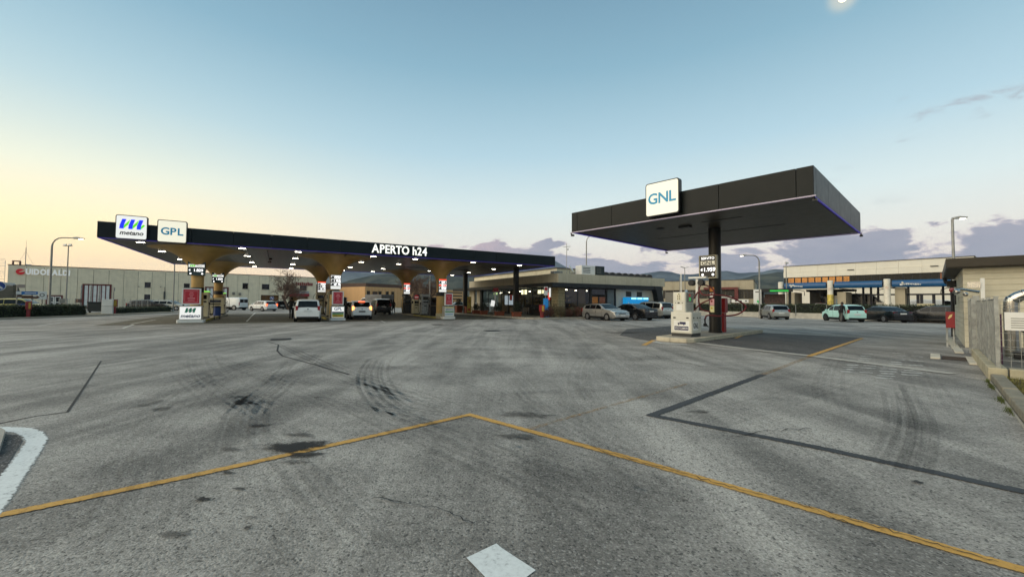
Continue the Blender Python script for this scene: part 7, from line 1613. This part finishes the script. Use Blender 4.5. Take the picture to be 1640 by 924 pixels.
r = thing('yellow_board', 'narrow yellow advertising board standing on the cafe pavement', 'board', MF(28.75, 12.6, .13), MF.th - .3); mb = MB(); mb.span((-.24, -.03, .1), (.24, .03, 2.0)); mb.build('board', mat('yellow_board_print', '#b09a3c', .5, var=.3, scale=5), r, bevel=.02); mb = MB(); mb.text('?', .55, (0, -.035, 1.45), .006, .02); mb.span((-.15, -.036, .35), (.15, -.031, .6)); mb.build('red_print', mat('orange_print', '#a8501c', .5), r); mb = MB(); mb.span((-.3, -.2, 0), (.3, .2, .08)); mb.build('foot', PLAST, r)
r = thing('menu_easel', 'dark easel with white sheets in front of the cafe entrance', 'easel', MF(29.0, 6.9, .13), MF.th - .3); mb = MB(); mb.tube([(-.25, 0, 0), (-.1, .05, 1.5)], .02, 5); mb.tube([(.25, 0, 0), (.1, .05, 1.5)], .02, 5); mb.tube([(0, .5, 0), (0, .06, 1.5)], .02, 5); mb.build('frame', PLAST, r); mb = MB(); mb.box((-.05, -.04, 1.25), (.42, .02, .62), ry=.18); mb.build('sheet', LITW, r); mb = MB(); mb.box((-.1, -.02, .45), (.3, .02, .3)); mb.build('lower_sheet', mat('grey_sheet', '#8c8a84', .6), r)
r = thing('info_post', 'grey post with red box top between the easel and the right square post', 'post', MF(28.8, 6.0, .13), MF.th); mb = MB(); mb.tube([(0, 0, 0), (0, 0, 1.6)], .06, 10); mb.build('post', POLE, r); mb = MB(); mb.span((-.14, -.08, 1.6), (.0, .0, 2.6)); mb.build('pale_tube', WHITE, r); mb = MB(); mb.xprism([(-.34, 2.45), (.34, 2.45), (.2, 2.85), (-.2, 2.85)], -.15, .1); mb.build('red_hood', RED, r)
p = onz(874, 510); r = thing('air_tower', 'slim blue tyre inflator tower under a red round notice at the cafe corner', 'inflator', (p.x, p.y, .0), MF.th - .1); AB = mat('inflator_blue', '#1a78b8', .4, emit='#1a78b8', estr=.12, var=.2, scale=4)
mb = MB(); mb.span((-.24, -.2, .13), (.24, .2, .8)); mb.build('base', AB, r, bevel=.04); mb = MB(); mb.span((-.2, -.16, .81), (.2, .16, 1.9)); mb.build('tower', AB, r, bevel=.04); mb = MB(); mb.lathe([(.14, -.23), (.16, -.2)], (0, 0, .62), 16, axis='y'); mb.build('pale_gauge', WHITE, r); mb = MB(); mb.span((-.2, -.03, 2.2), (.2, .0, 3.0)); pl = mb.build('notice_plate', WHITE, r); mb = MB(); mb.lathe([(.17, -.036), (.17, -.031)], (0, 0, 2.78), 18, axis='y'); mb.build('red_disc', mat('sign_red', '#a01c22', .45), pl); mb = MB(); mb.tube([(0, .03, .1), (0, .03, 3.0)], .035, 8); mb.build('post', POLE, r)
# bright blue hoarding behind the parked cars
r = thing('blue_hoarding', 'bright blue lit vending hoarding behind the parked cars at the cafe end', 'hoarding', MF(42.4, -.75, .0), MF.th); HB = mat('bright_blue_panel', '#0d86c4', .4, emit='#0d8cd0', estr=.28, var=0)
mb = MB(); mb.span((-1.6, -.1, .3), (1.65, .5, 2.12)); mb.build('panel', HB, r, bevel=.02); mb = MB()
for a in (-.95, -.05, .85): mb.span((a, -.12, 1.92), (a + .72, -.101, 2.09))
mb.build('lit_strip', mat('cyan_glow', '#9fe8ff', .4, emit='#8fe4ff', estr=.9, var=0), r); mb = MB()
for zz, w in ((1.3, .75), (.98, .5), (.66, .6)): mb.span((-.9, -.12, zz), (-.9 + w * .8, -.101, zz + .12))
mb.span((-1.45, -.12, .5), (-1.3, -.101, 1.6)); mb.build('white_print', mat('pale_blue_letter', '#a8d8ee', .5), r); mb = MB()
for a in (-1.4, 1.4): mb.span((a - .05, .1, 0), (a + .05, .2, .3))
mb.build('foot', PLAST, r)
# small houses and masts far off are left to the hillside material
# ------------------------------------------------------------------ moon
md = ray(1350, -3).normalized() * 5200; me = MB(); me.lathe([(max(.5, 32 * sin(pi * k / 12)), -32 * cos(pi * k / 12)) for k in range(13)], n=24)
o = me.build('moon', mat('moon_glow', '#fff6d8', .9, emit='#ffedb0', estr=2.6, var=.05), smooth=True, loc=(md.x, md.y, md.z + EYE)); tag(o, 'bright pale yellow moon at the top edge of the sky', 'moon')
# ------------------------------------------------------------------ haze
HAZE = True
if HAZE:
    m = bpy.data.materials.new('haze_air'); m.use_nodes = True; nt = m.node_tree; nt.nodes.remove(nt.nodes['Principled BSDF']); v = nt.nodes.new('ShaderNodeVolumePrincipled'); v.inputs['Color'].default_value = (.62, .74, .92, 1); v.inputs['Density'].default_value = .00010; v.inputs['Anisotropy'].default_value = 0.0
    nt.links.new(v.outputs[0], nt.nodes['Material Output'].inputs['Volume']); mb = MB(); mb.span((-4800, -4800, -6), (4800, 4800, 420)); o = mb.build('haze', m); o['kind'] = 'stuff'; o['label'] = 'thin bluish evening haze over the valley'
    SC.cycles.volume_bounces = 1; SC.cycles.volume_step_rate = 4.0
